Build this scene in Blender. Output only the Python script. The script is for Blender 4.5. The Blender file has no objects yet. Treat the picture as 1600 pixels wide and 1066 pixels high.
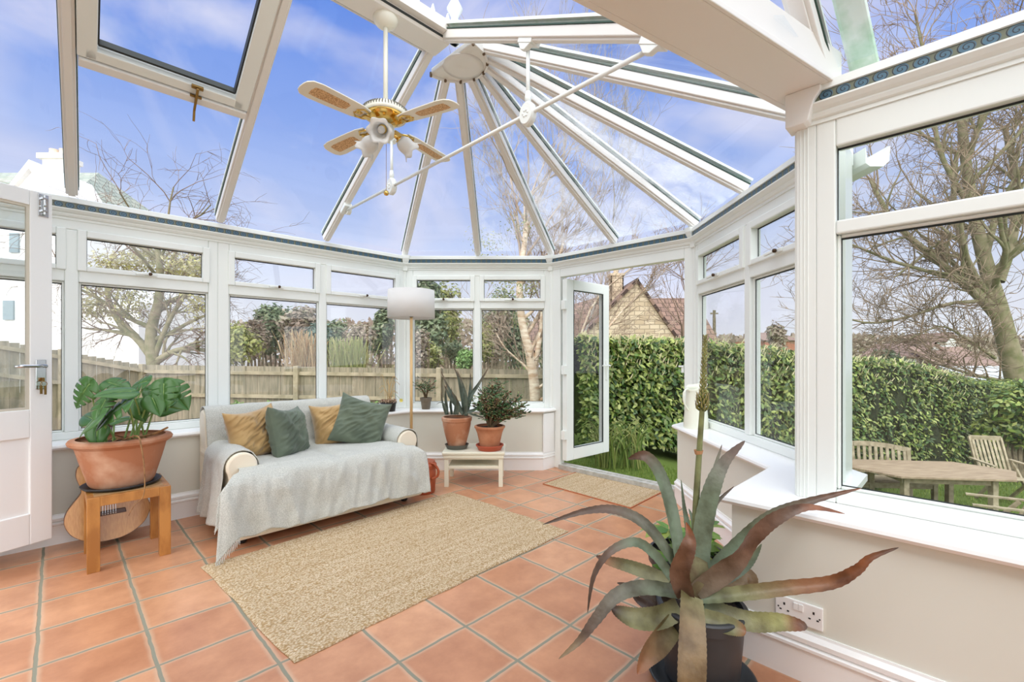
import bpy, math, random
import numpy as np
from mathutils import Vector, Matrix, noise

sc = bpy.context.scene
col = sc.collection
R2 = math.sqrt(2.0)
PI = math.pi
rnd = random.Random(7)

# ------------------------------------------------------------------ camera
F, HZ, CH = 711.0, 554.0, 1.15          # focal length in px of a 1600 px frame, horizon row, camera height
cd = bpy.data.cameras.new('camera'); cam = bpy.data.objects.new('camera', cd); col.objects.link(cam)
cd.sensor_width = 36.0; cd.lens = 36.0 * F / 1600.0
cd.shift_y = (HZ - 533.0) / 1600.0
cd.clip_start = 0.05; cd.clip_end = 400
cam.location = (0, 0, CH); cam.rotation_euler = (PI / 2, 0, 0)
sc.camera = cam

def lin(c):
    return tuple(((v / 255.0) / 12.92 if v / 255.0 <= 0.04045 else ((v / 255.0 + 0.055) / 1.055) ** 2.4) for v in c)

# ------------------------------------------------------------------ world
w = bpy.data.worlds.new('sky'); sc.world = w; w.use_nodes = True
nt = w.node_tree; nt.nodes.clear()
def wn(t, **k):
    n = nt.nodes.new(t)
    for a, b in k.items(): setattr(n, a, b)
    return n
tc = wn('ShaderNodeTexCoord'); sep = wn('ShaderNodeSeparateXYZ')
nt.links.new(tc.outputs['Generated'], sep.inputs[0])
ramp = wn('ShaderNodeValToRGB'); cr = ramp.color_ramp
cr.elements[0].position = 0.0; cr.elements[0].color = (*lin((243, 244, 251)), 1)
cr.elements[1].position = 0.62; cr.elements[1].color = (*lin((96, 140, 228)), 1)
for p_, c_ in ((0.09, (234, 236, 250)), (0.24, (194, 208, 244)), (0.42, (146, 174, 238))):
    e = cr.elements.new(p_); e.color = (*lin(c_), 1)
nt.links.new(sep.outputs[2], ramp.inputs[0])
mp = wn('ShaderNodeMapping'); mp.inputs['Scale'].default_value = (1.6, 1.6, 2.8); mp.inputs['Location'].default_value = (3.1, 1.7, 0.4)
mp.inputs['Rotation'].default_value = (0, 0.35, 0.3)
nt.links.new(tc.outputs['Generated'], mp.inputs[0])
nz = wn('ShaderNodeTexNoise'); nz.inputs['Scale'].default_value = 1.9; nz.inputs['Detail'].default_value = 5; nz.inputs['Roughness'].default_value = 0.5
nz.inputs['Distortion'].default_value = 0.5
nt.links.new(mp.outputs[0], nz.inputs[0])
cramp = wn('ShaderNodeValToRGB'); cramp.color_ramp.elements[0].position = 0.44; cramp.color_ramp.elements[1].position = 0.66
cramp.color_ramp.elements[1].color = (0.85, 0.85, 0.85, 1)
nt.links.new(nz.outputs[0], cramp.inputs[0])
mix = wn('ShaderNodeMixRGB'); mix.inputs[2].default_value = (*lin((226, 226, 246)), 1)
nt.links.new(cramp.outputs[0], mix.inputs[0]); nt.links.new(ramp.outputs[0], mix.inputs[1])
# extra brightness added to the unseen sky overhead and behind camera, for interior light
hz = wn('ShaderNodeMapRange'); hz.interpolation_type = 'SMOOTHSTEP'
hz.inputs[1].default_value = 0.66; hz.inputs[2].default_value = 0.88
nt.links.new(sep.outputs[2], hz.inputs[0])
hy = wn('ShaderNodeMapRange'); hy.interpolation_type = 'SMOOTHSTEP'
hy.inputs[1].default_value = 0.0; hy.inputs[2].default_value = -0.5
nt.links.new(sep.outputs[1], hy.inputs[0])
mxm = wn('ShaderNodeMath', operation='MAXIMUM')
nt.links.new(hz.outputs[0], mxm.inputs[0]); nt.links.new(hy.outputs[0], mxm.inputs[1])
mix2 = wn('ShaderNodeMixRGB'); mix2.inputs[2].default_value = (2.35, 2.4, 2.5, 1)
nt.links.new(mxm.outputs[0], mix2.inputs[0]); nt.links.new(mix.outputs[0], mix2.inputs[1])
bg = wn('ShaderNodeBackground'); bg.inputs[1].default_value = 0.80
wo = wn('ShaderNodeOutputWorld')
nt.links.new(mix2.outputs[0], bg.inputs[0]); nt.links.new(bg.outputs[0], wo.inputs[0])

# ------------------------------------------------------------------ sun + exposure
sd = bpy.data.lights.new('sun', 'SUN'); sd.energy = 1.1; sd.angle = math.radians(40); sd.color = (1.0, 0.97, 0.92)
so = bpy.data.objects.new('sun', sd); col.objects.link(so)
so.rotation_euler = Vector((0.35, 0.62, -0.85)).to_track_quat('-Z', 'Y').to_euler()
sc.view_settings.view_transform = 'Standard'
sc.view_settings.look = 'None'
sc.view_settings.gamma = 1.0
sc.view_settings.use_curve_mapping = False
sc.view_settings.exposure = 0.37
sc.cycles.max_bounces = 10
sc.cycles.diffuse_bounces = 5
sc.cycles.transparent_max_bounces = 24
sc.cycles.caustics_reflective = False
sc.cycles.caustics_refractive = False

# ------------------------------------------------------------------ helpers
def P(u, v, y):
    return Vector(((u - 800.0) / F * y, y, CH + (HZ - v) / F * y))
def W(s, p, z=0.0):
    return Vector(((s - p) / R2, (s + p) / R2, z))
E1 = Vector((1, 1, 0)) / R2
E2 = Vector((1, -1, 0)) / R2
UP = Vector((0, 0, 1))

class MB:
    def __init__(s): s.v = []; s.f = []; s.c = None
    def add(s, vs, fs, cs=None):
        o = len(s.v); s.v += [tuple(a) for a in vs]; s.f += [tuple(i + o for i in f) for f in fs]
        if cs is not None:
            if s.c is None: s.c = [(1, 1, 1)] * o
            s.c += [tuple(c) for c in cs]
        elif s.c is not None: s.c += [(1, 1, 1)] * len(vs)
        return s
    def obox(s, o, a, b, c):
        o, a, b, c = Vector(o), Vector(a), Vector(b), Vector(c)
        vs = [o, o + a, o + a + b, o + b, o + c, o + a + c, o + a + b + c, o + b + c]
        fs = [(0, 3, 2, 1), (4, 5, 6, 7), (0, 1, 5, 4), (1, 2, 6, 5), (2, 3, 7, 6), (3, 0, 4, 7)]
        if a.cross(b).dot(c) < 0: fs = [tuple(reversed(f)) for f in fs]
        return s.add(vs, fs)
    def box(s, c, size, rz=0.0):
        c = Vector(c); m = Matrix.Rotation(rz, 3, 'Z')
        a = m @ Vector((size[0], 0, 0)); b = m @ Vector((0, size[1], 0)); d = Vector((0, 0, size[2]))
        return s.obox(c - (a + b + d) / 2, a, b, d)
    def bar(s, p0, p1, wd, ht, up=UP, ext=0.0):
        """box from p0 to p1, width wd across, height ht along up (centred)"""
        p0, p1 = Vector(p0), Vector(p1); t = (p1 - p0).normalized(); p0 = p0 - t * ext; p1 = p1 + t * ext
        sd_ = t.cross(Vector(up)).normalized(); u_ = sd_.cross(t).normalized()
        return s.obox(p0 - sd_ * wd / 2 - u_ * ht / 2, p1 - p0, sd_ * wd, u_ * ht)
    def tube(s, pts, rad, n=8, cap=True, col_=None):
        pts = [Vector(p) for p in pts]; k = len(pts)
        if not isinstance(rad, (list, tuple)): rad = [rad] * k
        vs = []; cs = []; ref = None
        for i, p in enumerate(pts):
            t = (pts[min(i + 1, k - 1)] - pts[max(i - 1, 0)])
            if t.length < 1e-9: t = Vector((0, 0, 1))
            t.normalize()
            if ref is None:
                ref = Vector((0, 0, 1)) if abs(t.z) < 0.9 else Vector((1, 0, 0))
            a = t.cross(ref)
            if a.length < 1e-4: a = t.cross(Vector((0.3, 1, 0.2)))
            a.normalize(); b = a.cross(t); ref = b
            for j in range(n):
                g = 2 * PI * j / n
                vs.append(p + a * math.cos(g) * rad[i] + b * math.sin(g) * rad[i])
                if col_ is not None: cs.append(col_[i] if isinstance(col_, list) else col_)
        fs = []
        for i in range(k - 1):
            for j in range(n):
                q = (j + 1) % n
                fs.append((i * n + j, (i + 1) * n + j, (i + 1) * n + q, i * n + q))
        if cap:
            fs.append(tuple(range(n))); fs.append(tuple(reversed(range((k - 1) * n, k * n))))
        return s.add(vs, fs, cs if col_ is not None else None)
    def lathe(s, prof, c=(0, 0, 0), n=32, axis=None, wob=None):
        """prof: list (r,z)"""
        c = Vector(c)
        M = Matrix.Identity(3) if axis is None else Vector((0, 0, 1)).rotation_difference(Vector(axis)).to_matrix()
        vs = []
        for i, (r, z) in enumerate(prof):
            for j in range(n):
                g = 2 * PI * j / n
                rr = r * (wob(g, i) if wob else 1.0)
                vs.append(c + M @ Vector((rr * math.cos(g), rr * math.sin(g), z)))
        fs = []
        for i in range(len(prof) - 1):
            for j in range(n):
                q = (j + 1) % n
                fs.append((i * n + j, i * n + q, (i + 1) * n + q, (i + 1) * n + j))
        fs.append(tuple(reversed(range(n)))); fs.append(tuple(range((len(prof) - 1) * n, len(prof) * n)))
        return s.add(vs, fs)
    def prism(s, poly, z0, z1):
        n = len(poly)
        ar = sum(poly[i][0] * poly[(i + 1) % n][1] - poly[(i + 1) % n][0] * poly[i][1] for i in range(n))
        if ar < 0: poly = list(reversed(poly))
        vs = [(p[0], p[1], z0) for p in poly] + [(p[0], p[1], z1) for p in poly]
        fs = [tuple(reversed(range(n))), tuple(range(n, 2 * n))] + [(i, (i + 1) % n, n + (i + 1) % n, n + i) for i in range(n)]
        return s.add(vs, fs)
    def extr(s, poly3, d):
        """planar 3d polygon extruded by vector d"""
        n = len(poly3); d = Vector(d); p3 = [Vector(p) for p in poly3]
        nn = Vector((0, 0, 0))
        for i in range(n): nn += p3[i].cross(p3[(i + 1) % n])
        if nn.dot(d) < 0: p3.reverse()
        vs = p3 + [p + d for p in p3]
        fs = [tuple(reversed(range(n))), tuple(range(n, 2 * n))] + [(i, (i + 1) % n, n + (i + 1) % n, n + i) for i in range(n)]
        return s.add(vs, fs)
    def sweep(s, line, prof, closed_prof=True):
        """line: plan points; prof: (offset to the right of travel, z); mitred"""
        line = [Vector((p[0], p[1])) for p in line]; k = len(line); vs = []
        for i in range(k):
            if i == 0: d0 = d1 = (line[1] - line[0]).normalized()
            elif i == k - 1: d0 = d1 = (line[-1] - line[-2]).normalized()
            else: d0 = (line[i] - line[i - 1]).normalized(); d1 = (line[i + 1] - line[i]).normalized()
            n0 = Vector((d0.y, -d0.x)); n1 = Vector((d1.y, -d1.x))
            m = n0 + n1; m = m / m.dot(n0)
            for (o, z) in prof:
                q = line[i] + m * o
                vs.append((q.x, q.y, z))
        n = len(prof); fs = []
        for i in range(k - 1):
            for j in range(n if closed_prof else n - 1):
                q = (j + 1) % n
                fs.append((i * n + j, i * n + q, (i + 1) * n + q, (i + 1) * n + j))
        if closed_prof:
            fs.append(tuple(reversed(range(n)))); fs.append(tuple(range((k - 1) * n, k * n)))
        return s.add(vs, fs)
    def grid(s, fn, nu, nv, cfn=None):
        vs = []; cs = []
        for i in range(nu + 1):
            for j in range(nv + 1):
                vs.append(fn(i / nu, j / nv))
                if cfn: cs.append(cfn(i / nu, j / nv))
        fs = [(i * (nv + 1) + j, (i + 1) * (nv + 1) + j, (i + 1) * (nv + 1) + j + 1, i * (nv + 1) + j + 1) for i in range(nu) for j in range(nv)]
        return s.add(vs, fs, cs if cfn else None)
    def build(s, name, mat, parent=None, smooth=False, bevel=0.0, solid=0.0, sub=0, auto=None, recalc=False):
        off = Vector((0, 0, 0))
        q = parent
        while q is not None: off += q.location; q = q.parent
        me = bpy.data.meshes.new(name)
        vs = np.array(s.v, dtype=np.float64) - np.array(off)
        me.from_pydata(vs.tolist(), [], s.f)
        if s.c is not None:
            at = me.color_attributes.new('Col', 'FLOAT_COLOR', 'POINT')
            at.data.foreach_set('color', np.concatenate([np.array(s.c, dtype=np.float32), np.ones((len(s.c), 1), np.float32)], axis=1).ravel())
        if recalc:
            import bmesh
            bm_ = bmesh.new(); bm_.from_mesh(me); bmesh.ops.recalc_face_normals(bm_, faces=bm_.faces); bm_.to_mesh(me); bm_.free()
        if smooth or auto:
            me.polygons.foreach_set('use_smooth', [True] * len(me.polygons))
        me.update()
        if auto: me.set_sharp_from_angle(angle=math.radians(auto))
        if mat is not None: me.materials.append(mat)
        o = bpy.data.objects.new(name, me); col.objects.link(o)
        if parent is not None: o.parent = parent
        if bevel > 0:
            m = o.modifiers.new('edge', 'BEVEL'); m.width = bevel; m.segments = 2; m.limit_method = 'ANGLE'
            m.angle_limit = math.radians(40)
        if solid > 0:
            m = o.modifiers.new('thick', 'SOLIDIFY'); m.thickness = solid; m.offset = 0
        if sub > 0:
            m = o.modifiers.new('round', 'SUBSURF'); m.levels = sub; m.render_levels = sub
        return o

def empty(name, loc, label=None, cat=None, group=None, kind=None, rz=0.0, parent=None):
    o = bpy.data.objects.new(name, None); col.objects.link(o)
    loc = Vector(loc)
    if parent is not None:
        q = parent
        while q is not None: loc = loc - q.location; q = q.parent
        o.parent = parent
    o.location = loc; o.rotation_euler = (0, 0, rz); o.empty_display_size = 0.1
    return tag(o, label, cat, group, kind)
def tag(o, label=None, cat=None, group=None, kind=None):
    if label: o['label'] = label
    if cat: o['category'] = cat
    if group: o['group'] = group
    if kind: o['kind'] = kind
    return o

# ------------------------------------------------------------------ materials
def mat(name, color, rough=0.5, metal=0.0, spec=0.5, noise_amt=0.0, nscale=8.0, color2=None, bump=0.0, bscale=60.0,
        attr=False, island=None, sheen=0.0, transm=0.0, subs=0.0, stretch=(1, 1, 1), coat=0.0, detail=4.0, lo=0.35, hi=0.65):
    m = bpy.data.materials.new(name); m.use_nodes = True; t = m.node_tree; b = t.nodes['Principled BSDF']
    b.inputs['Roughness'].default_value = rough; b.inputs['Metallic'].default_value = metal
    b.inputs['Specular IOR Level'].default_value = spec
    if sheen: b.inputs['Sheen Weight'].default_value = sheen
    if coat: b.inputs['Coat Weight'].default_value = coat; b.inputs['Coat Roughness'].default_value = 0.12
    tcn = t.nodes.new('ShaderNodeTexCoord'); mpn = t.nodes.new('ShaderNodeMapping'); mpn.inputs['Scale'].default_value = stretch
    t.links.new(tcn.outputs['Object'], mpn.inputs[0])
    c1 = (*lin(color), 1); base = None
    if color2 is not None:
        n = t.nodes.new('ShaderNodeTexNoise'); n.inputs['Scale'].default_value = nscale; n.inputs['Detail'].default_value = detail
        t.links.new(mpn.outputs[0], n.inputs[0])
        r = t.nodes.new('ShaderNodeValToRGB'); r.color_ramp.elements[0].position = lo; r.color_ramp.elements[1].position = hi
        r.color_ramp.elements[0].color = c1; r.color_ramp.elements[1].color = (*lin(color2), 1)
        t.links.new(n.outputs[0], r.inputs[0]); base = r.outputs[0]
    if island is not None:
        g = t.nodes.new('ShaderNodeNewGeometry'); r = t.nodes.new('ShaderNodeValToRGB')
        els = r.color_ramp.elements
        for i, c in enumerate(island):
            pz = i / (len(island) - 1)
            if i == 0: els[0].position = 0; els[0].color = (*lin(c), 1)
            elif i == len(island) - 1: els[1].position = 1; els[1].color = (*lin(c), 1)
        for i, c in enumerate(island[1:-1]):
            e_ = els.new((i + 1) / (len(island) - 1)); e_.color = (*lin(c), 1)
        t.links.new(g.outputs['Random Per Island'], r.inputs[0]); base = r.outputs[0]
    if attr:
        a = t.nodes.new('ShaderNodeAttribute'); a.attribute_name = 'Col'
        if base is None: base = a.outputs['Color']
        else:
            mm = t.nodes.new('ShaderNodeMixRGB'); mm.blend_type = 'MULTIPLY'; mm.inputs[0].default_value = 1
            t.links.new(base, mm.inputs[1]); t.links.new(a.outputs['Color'], mm.inputs[2]); base = mm.outputs[0]
    if base is not None: t.links.new(base, b.inputs['Base Color'])
    else: b.inputs['Base Color'].default_value = c1
    if bump > 0:
        n2 = t.nodes.new('ShaderNodeTexNoise'); n2.inputs['Scale'].default_value = bscale; n2.inputs['Detail'].default_value = 3
        t.links.new(mpn.outputs[0], n2.inputs[0])
        bp = t.nodes.new('ShaderNodeBump'); bp.inputs['Strength'].default_value = bump; bp.inputs['Distance'].default_value = 0.01
        t.links.new(n2.outputs[0], bp.inputs['Height']); t.links.new(bp.outputs[0], b.inputs['Normal'])
    if subs > 0:
        # thin leaf / cloth: some light passes through
        tr = t.nodes.new('ShaderNodeBsdfTranslucent'); ms = t.nodes.new('ShaderNodeMixShader'); ms.inputs[0].default_value = subs
        if base is not None: t.links.new(base, tr.inputs[0])
        else: tr.inputs[0].default_value = c1
        out = t.nodes['Material Output']
        t.links.new(b.outputs[0], ms.inputs[1]); t.links.new(tr.outputs[0], ms.inputs[2]); t.links.new(ms.outputs[0], out.inputs[0])
    return m

def glass_mat(name, tint=(1, 1, 1), refl=1.0, dirt=0.0, dscale=3.0, dcol=(0.9, 0.92, 0.93)):
    m = bpy.data.materials.new(name); m.use_nodes = True; t = m.node_tree; t.nodes.clear()
    tr = t.nodes.new('ShaderNodeBsdfTransparent'); tr.inputs[0].default_value = (*tint, 1)
    gl = t.nodes.new('ShaderNodeBsdfGlossy'); gl.inputs['Roughness'].default_value = 0.0
    lw = t.nodes.new('ShaderNodeLayerWeight'); lw.inputs[0].default_value = 0.5
    pw = t.nodes.new('ShaderNodeMath'); pw.operation = 'POWER'; pw.inputs[1].default_value = 5.0
    ma = t.nodes.new('ShaderNodeMath'); ma.operation = 'MULTIPLY_ADD'; ma.inputs[1].default_value = 0.9 * refl; ma.inputs[2].default_value = 0.035 * refl
    t.links.new(lw.outputs['Facing'], pw.inputs[0]); t.links.new(pw.outputs[0], ma.inputs[0])
    ms = t.nodes.new('ShaderNodeMixShader'); out = t.nodes.new('ShaderNodeOutputMaterial')
    t.links.new(ma.outputs[0], ms.inputs[0]); t.links.new(tr.outputs[0], ms.inputs[1]); t.links.new(gl.outputs[0], ms.inputs[2])
    last = ms.outputs[0]
    if dirt > 0:
        tcn = t.nodes.new('ShaderNodeTexCoord'); n = t.nodes.new('ShaderNodeTexNoise'); n.inputs['Scale'].default_value = dscale
        n.inputs['Detail'].default_value = 9; n.inputs['Roughness'].default_value = 0.72
        t.links.new(tcn.outputs['Object'], n.inputs[0])
        mr = t.nodes.new('ShaderNodeMapRange'); mr.inputs[1].default_value = 0.42; mr.inputs[2].default_value = 0.75; mr.inputs[4].default_value = dirt
        t.links.new(n.outputs[0], mr.inputs[0])
        df = t.nodes.new('ShaderNodeBsdfDiffuse'); df.inputs[0].default_value = (*dcol, 1)
        tl = t.nodes.new('ShaderNodeBsdfTranslucent'); tl.inputs[0].default_value = (*dcol, 1)
        m1 = t.nodes.new('ShaderNodeMixShader'); m1.inputs[0].default_value = 0.6
        t.links.new(df.outputs[0], m1.inputs[1]); t.links.new(tl.outputs[0], m1.inputs[2])
        m2 = t.nodes.new('ShaderNodeMixShader')
        t.links.new(mr.outputs[0], m2.inputs[0]); t.links.new(last, m2.inputs[1]); t.links.new(m1.outputs[0], m2.inputs[2]); last = m2.outputs[0]
    t.links.new(last, out.inputs[0])
    return m

M = {}
M['upvc'] = mat('white_upvc', (236, 240, 236), 0.28, spec=0.5)
M['roofbar'] = mat('white_roof_bar', (234, 231, 226), 0.35)
M['cap'] = mat('weathered_white_cap', (238, 244, 240), 0.5, color2=(205, 228, 208), nscale=14, lo=0.5, hi=0.8)
M['algae'] = mat('algae_stained_white', (236, 246, 236), 0.6, color2=(150, 198, 152), nscale=9, lo=0.42, hi=0.75)
M['seal'] = mat('black_rubber_seal', (38, 44, 42), 0.6)
M['seal_green'] = mat('green_black_seal', (48, 74, 62), 0.6)
M['paint'] = mat('warm_white_wall_paint', (227, 228, 217), 0.75, color2=(222, 222, 210), nscale=1.5)
M['gloss'] = mat('white_gloss_paint', (244, 245, 244), 0.25)
M['sill'] = mat('white_sill', (246, 246, 244), 0.3)
M['doorpaint'] = mat('white_wood_paint', (238, 240, 239), 0.4, bump=0.05, bscale=30)
M['glass'] = glass_mat('window_glass', (0.97, 0.985, 0.98))
M['roofglass'] = glass_mat('roof_glass', (0.97, 0.985, 1.0), 0.5)
M['roofglass_dirty'] = glass_mat('weathered_roof_glass', (0.97, 0.985, 1.0), 0.5, dirt=0.55, dscale=2.2)
M['steel'] = mat('polished_chrome', (200, 202, 204), 0.12, metal=1.0)
M['brass'] = mat('polished_brass', (226, 190, 110), 0.18, metal=1.0)
M['oldbrass'] = mat('tarnished_brass', (150, 120, 70), 0.4, metal=1.0)
M['dark'] = mat('dark_plastic', (34, 35, 36), 0.45)
M['bronze'] = mat('brown_latch', (78, 58, 40), 0.4, metal=0.6)

def frieze_mat():
    m = bpy.data.materials.new('blue_scroll_border'); m.use_nodes = True; t = m.node_tree; b = t.nodes['Principled BSDF']
    b.inputs['Roughness'].default_value = 0.35
    uv = t.nodes.new('ShaderNodeAttribute'); uv.attribute_name = 'Col'   # r = metres along, g = height 0..1
    sp = t.nodes.new('ShaderNodeSeparateColor'); t.links.new(uv.outputs['Color'], sp.inputs[0])
    def math_(op, a, bb=None, c=None):
        n = t.nodes.new('ShaderNodeMath'); n.operation = op
        for i, x in enumerate((a, bb, c)):
            if x is None: continue
            if hasattr(x, 'is_linked') or hasattr(x, 'links'): t.links.new(x, n.inputs[i])
            else: n.inputs[i].default_value = x
        return n.outputs[0]
    x = math_('MULTIPLY', sp.outputs[0], 1.0 / 0.052); y = sp.outputs[1]
    fx = math_('FRACT', x); dx = math_('SUBTRACT', fx, 0.5)
    dy = math_('MULTIPLY', math_('SUBTRACT', y, 0.5), 0.78)
    r = math_('SQRT', math_('ADD', math_('MULTIPLY', dx, dx), math_('MULTIPLY', dy, dy)))
    ang = math_('ARCTAN2', dy, dx)
    blue = math_('LESS_THAN', r, 0.38)
    spiral = math_('SINE', math_('ADD', math_('MULTIPLY', r, 26.0), math_('MULTIPLY', ang, 1.0)))
    dark = math_('MULTIPLY', math_('GREATER_THAN', spiral, 0.72), math_('LESS_THAN', r, 0.46))
    edge = math_('GREATER_THAN', math_('ABSOLUTE', math_('SUBTRACT', y, 0.5)), 0.40)
    line = math_('GREATER_THAN', math_('SINE', math_('MULTIPLY', y, 95.0)), 0.1)
    edged = math_('MULTIPLY', edge, line)
    def mx(f, a, bb):
        n = t.nodes.new('ShaderNodeMixRGB'); t.links.new(f, n.inputs[0])
        for i, q in ((1, a), (2, bb)):
            if isinstance(q, tuple): n.inputs[i].default_value = (*lin(q), 1)
            else: t.links.new(q, n.inputs[i])
        return n.outputs[0]
    c = mx(blue, (104, 108, 88), (70, 104, 124))
    c = mx(dark, c, (28, 34, 44)); c = mx(edged, c, (40, 52, 52))
    t.links.new(c, b.inputs['Base Color'])
    return m
M['frieze'] = frieze_mat()

def tile_mat():
    m = bpy.data.materials.new('terracotta_tiles'); m.use_nodes = True; t = m.node_tree; b = t.nodes['Principled BSDF']
    tcn = t.nodes.new('ShaderNodeTexCoord'); mpn = t.nodes.new('ShaderNodeMapping')
    t.links.new(tcn.outputs['Object'], mpn.inputs[0])
    mpn.inputs['Rotation'].default_value = (0, 0, -PI / 4)
    # rotated coords: X=s, Y=p
    sx = t.nodes.new('ShaderNodeSeparateXYZ'); t.links.new(mpn.outputs[0], sx.inputs[0])
    def mth(op, a, bb=None, c=None):
        n = t.nodes.new('ShaderNodeMath'); n.operation = op
        for i, x in enumerate((a, bb, c)):
            if x is None: continue
            if isinstance(x, (int, float)): n.inputs[i].default_value = x
            else: t.links.new(x, n.inputs[i])
        return n.outputs[0]
    wob = t.nodes.new('ShaderNodeTexNoise'); wob.inputs['Scale'].default_value = 9; t.links.new(mpn.outputs[0], wob.inputs[0])
    wv = mth('MULTIPLY', mth('SUBTRACT', wob.outputs[0], 0.5), 0.012)
    S, Pp = 0.3195, 0.3067
    a = mth('DIVIDE', mth('ADD', mth('SUBTRACT', sx.outputs[0], 0.264), wv), S)
    c = mth('DIVIDE', mth('ADD', mth('SUBTRACT', sx.outputs[1], 1.193), wv), Pp)
    fa = mth('ABSOLUTE', mth('SUBTRACT', mth('FRACT', mth('ADD', a, 0.5)), 0.5))
    fc = mth('ABSOLUTE', mth('SUBTRACT', mth('FRACT', mth('ADD', c, 0.5)), 0.5))
    d = mth('MULTIPLY', mth('MINIMUM', mth('MULTIPLY', fa, 1.0), fc), S)      # metres from the joint
    gro = t.nodes.new('ShaderNodeMapRange'); gro.interpolation_type = 'SMOOTHSTEP'
    gro.inputs[1].default_value = 0.0045; gro.inputs[2].default_value = 0.0075; t.links.new(d, gro.inputs[0])
    halo = t.nodes.new('ShaderNodeMapRange'); halo.interpolation_type = 'SMOOTHSTEP'
    halo.inputs[1].default_value = 0.006; halo.inputs[2].default_value = 0.024; t.links.new(d, halo.inputs[0])
    cell = t.nodes.new('ShaderNodeCombineXYZ')
    t.links.new(mth('FLOOR', a), cell.inputs[0]); t.links.new(mth('FLOOR', c), cell.inputs[1])
    wn_ = t.nodes.new('ShaderNodeTexWhiteNoise'); wn_.noise_dimensions = '3D'; t.links.new(cell.outputs[0], wn_.inputs[0])
    r = t.nodes.new('ShaderNodeValToRGB'); el = r.color_ramp.elements
    el[0].color = (*lin((188, 134, 100)), 1); el[1].color = (*lin((206, 156, 120)), 1)
    t.links.new(wn_.outputs[0], r.inputs[0])
    n = t.nodes.new('ShaderNodeTexNoise'); n.inputs['Scale'].default_value = 5.5; n.inputs['Detail'].default_value = 8; n.inputs['Roughness'].default_value = 0.65
    t.links.new(mpn.outputs[0], n.inputs[0])
    r2 = t.nodes.new('ShaderNodeValToRGB'); r2.color_ramp.elements[0].position = 0.36; r2.color_ramp.elements[1].position = 0.68
    r2.color_ramp.elements[0].color = (0.84, 0.76, 0.72, 1); r2.color_ramp.elements[1].color = (1.12, 1.10, 1.08, 1)
    t.links.new(n.outputs[0], r2.inputs[0])
    mu = t.nodes.new('ShaderNodeMixRGB'); mu.blend_type = 'MULTIPLY'; mu.inputs[0].default_value = 1
    t.links.new(r.outputs[0], mu.inputs[1]); t.links.new(r2.outputs[0], mu.inputs[2])
    hm = t.nodes.new('ShaderNodeMixRGB'); hm.inputs[1].default_value = (*lin((206, 178, 150)), 1)
    t.links.new(halo.outputs[0], hm.inputs[0]); t.links.new(mu.outputs[0], hm.inputs[2])
    hm2 = t.nodes.new('ShaderNodeMixRGB'); hm2.inputs[0].default_value = 0.55
    t.links.new(mu.outputs[0], hm2.inputs[1]); t.links.new(hm.outputs[0], hm2.inputs[2])
    gm = t.nodes.new('ShaderNodeMixRGB'); gm.inputs[1].default_value = (*lin((136, 134, 116)), 1)
    t.links.new(gro.outputs[0], gm.inputs[0]); t.links.new(hm2.outputs[0], gm.inputs[2])
    t.links.new(gm.outputs[0], b.inputs['Base Color'])
    rr = t.nodes.new('ShaderNodeMapRange'); rr.inputs[3].default_value = 0.75; rr.inputs[4].default_value = 0.30
    t.links.new(gro.outputs[0], rr.inputs[0]); t.links.new(rr.outputs[0], b.inputs['Roughness'])
    b.inputs['Specular IOR Level'].default_value = 0.5
    hgt = mth('ADD', mth('MULTIPLY', gro.outputs[0], 0.6), mth('MULTIPLY', n.outputs[0], 0.35))
    bp = t.nodes.new('ShaderNodeBump'); bp.inputs['Strength'].default_value = 0.35; bp.inputs['Distance'].default_value = 0.006
    t.links.new(hgt, bp.inputs['Height']); t.links.new(bp.outputs[0], b.inputs['Normal'])
    return m
M['tiles'] = tile_mat()

# ------------------------------------------------------------------ room shell
# inner faces of the low walls (plan, clockwise seen from inside, room on the right hand)
LW1 = [(-3.30, 2.23), (-1.00, 4.53), (0.30, 4.53), (0.43, 4.66)]
LW2 = [(1.42, 3.68), (1.29, 3.55), (1.29, 2.21), (0.86, 1.78), (3.45, -0.81)]
TW = 0.28
room_poly = [(-3.55, 2.47), (-1.14, 4.88), (0.5, 4.90), (1.72, 3.72), (1.72, 2.25), (1.35, 1.75), (3.7, -0.6), (1.9, -3.1), (-0.55, -0.6)]
fl = MB().prism(room_poly, -0.12, 0.0).build('floor', M['tiles']); tag(fl, kind='structure', label='terracotta tiled floor')

def lowwall(name, line):
    o = MB().sweep(line, [(0, 0), (0, 0.572), (-TW, 0.572), (-TW, 0.0)]).build(name, M['paint'], recalc=True)
    return tag(o, kind='structure')
lowwall('wall_left', LW1[:2] + [(-0.99, 4.53)])
lowwall('wall_back', [(-1.0, 4.53), LW1[2], LW1[3]])
lowwall('wall_side', LW2[:3])
lowwall('wall_right', LW2[2:])
def skirt(name, line, ends=True):
    pr = [(0, 0.0), (0.018, 0.0), (0.018, 0.112), (0.026, 0.118), (0.026, 0.128), (0.014, 0.134), (0.022, 0.142), (0.022, 0.156), (0.008, 0.170), (0.006, 0.178), (0, 0.178)]
    o = MB().sweep(line, pr).build(name, M['gloss'], recalc=True)
    return tag(o, kind='structure')
skirt('baseboard_left', LW1)
skirt('baseboard_right', LW2)
def sill(name, line):
    pr = [(-0.33, 0.575), (0.022, 0.570), (0.033, 0.574), (0.040, 0.585), (0.036, 0.596), (0.026, 0.603), (-0.33, 0.603)]
    o = MB().sweep(line, pr).build(name, M['sill'], recalc=True)
    return tag(o, kind='structure')
sill('trim_1', LW1)
sill('trim_2', LW2)
# white reveal panels beside the french door
MB().obox((0.305, 4.525, 0.17), (0.115, 0.115, 0), (0.01, -0.01, 0), (0, 0, 0.39)).build('trim_3', M['gloss'])['kind'] = 'structure'

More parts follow.
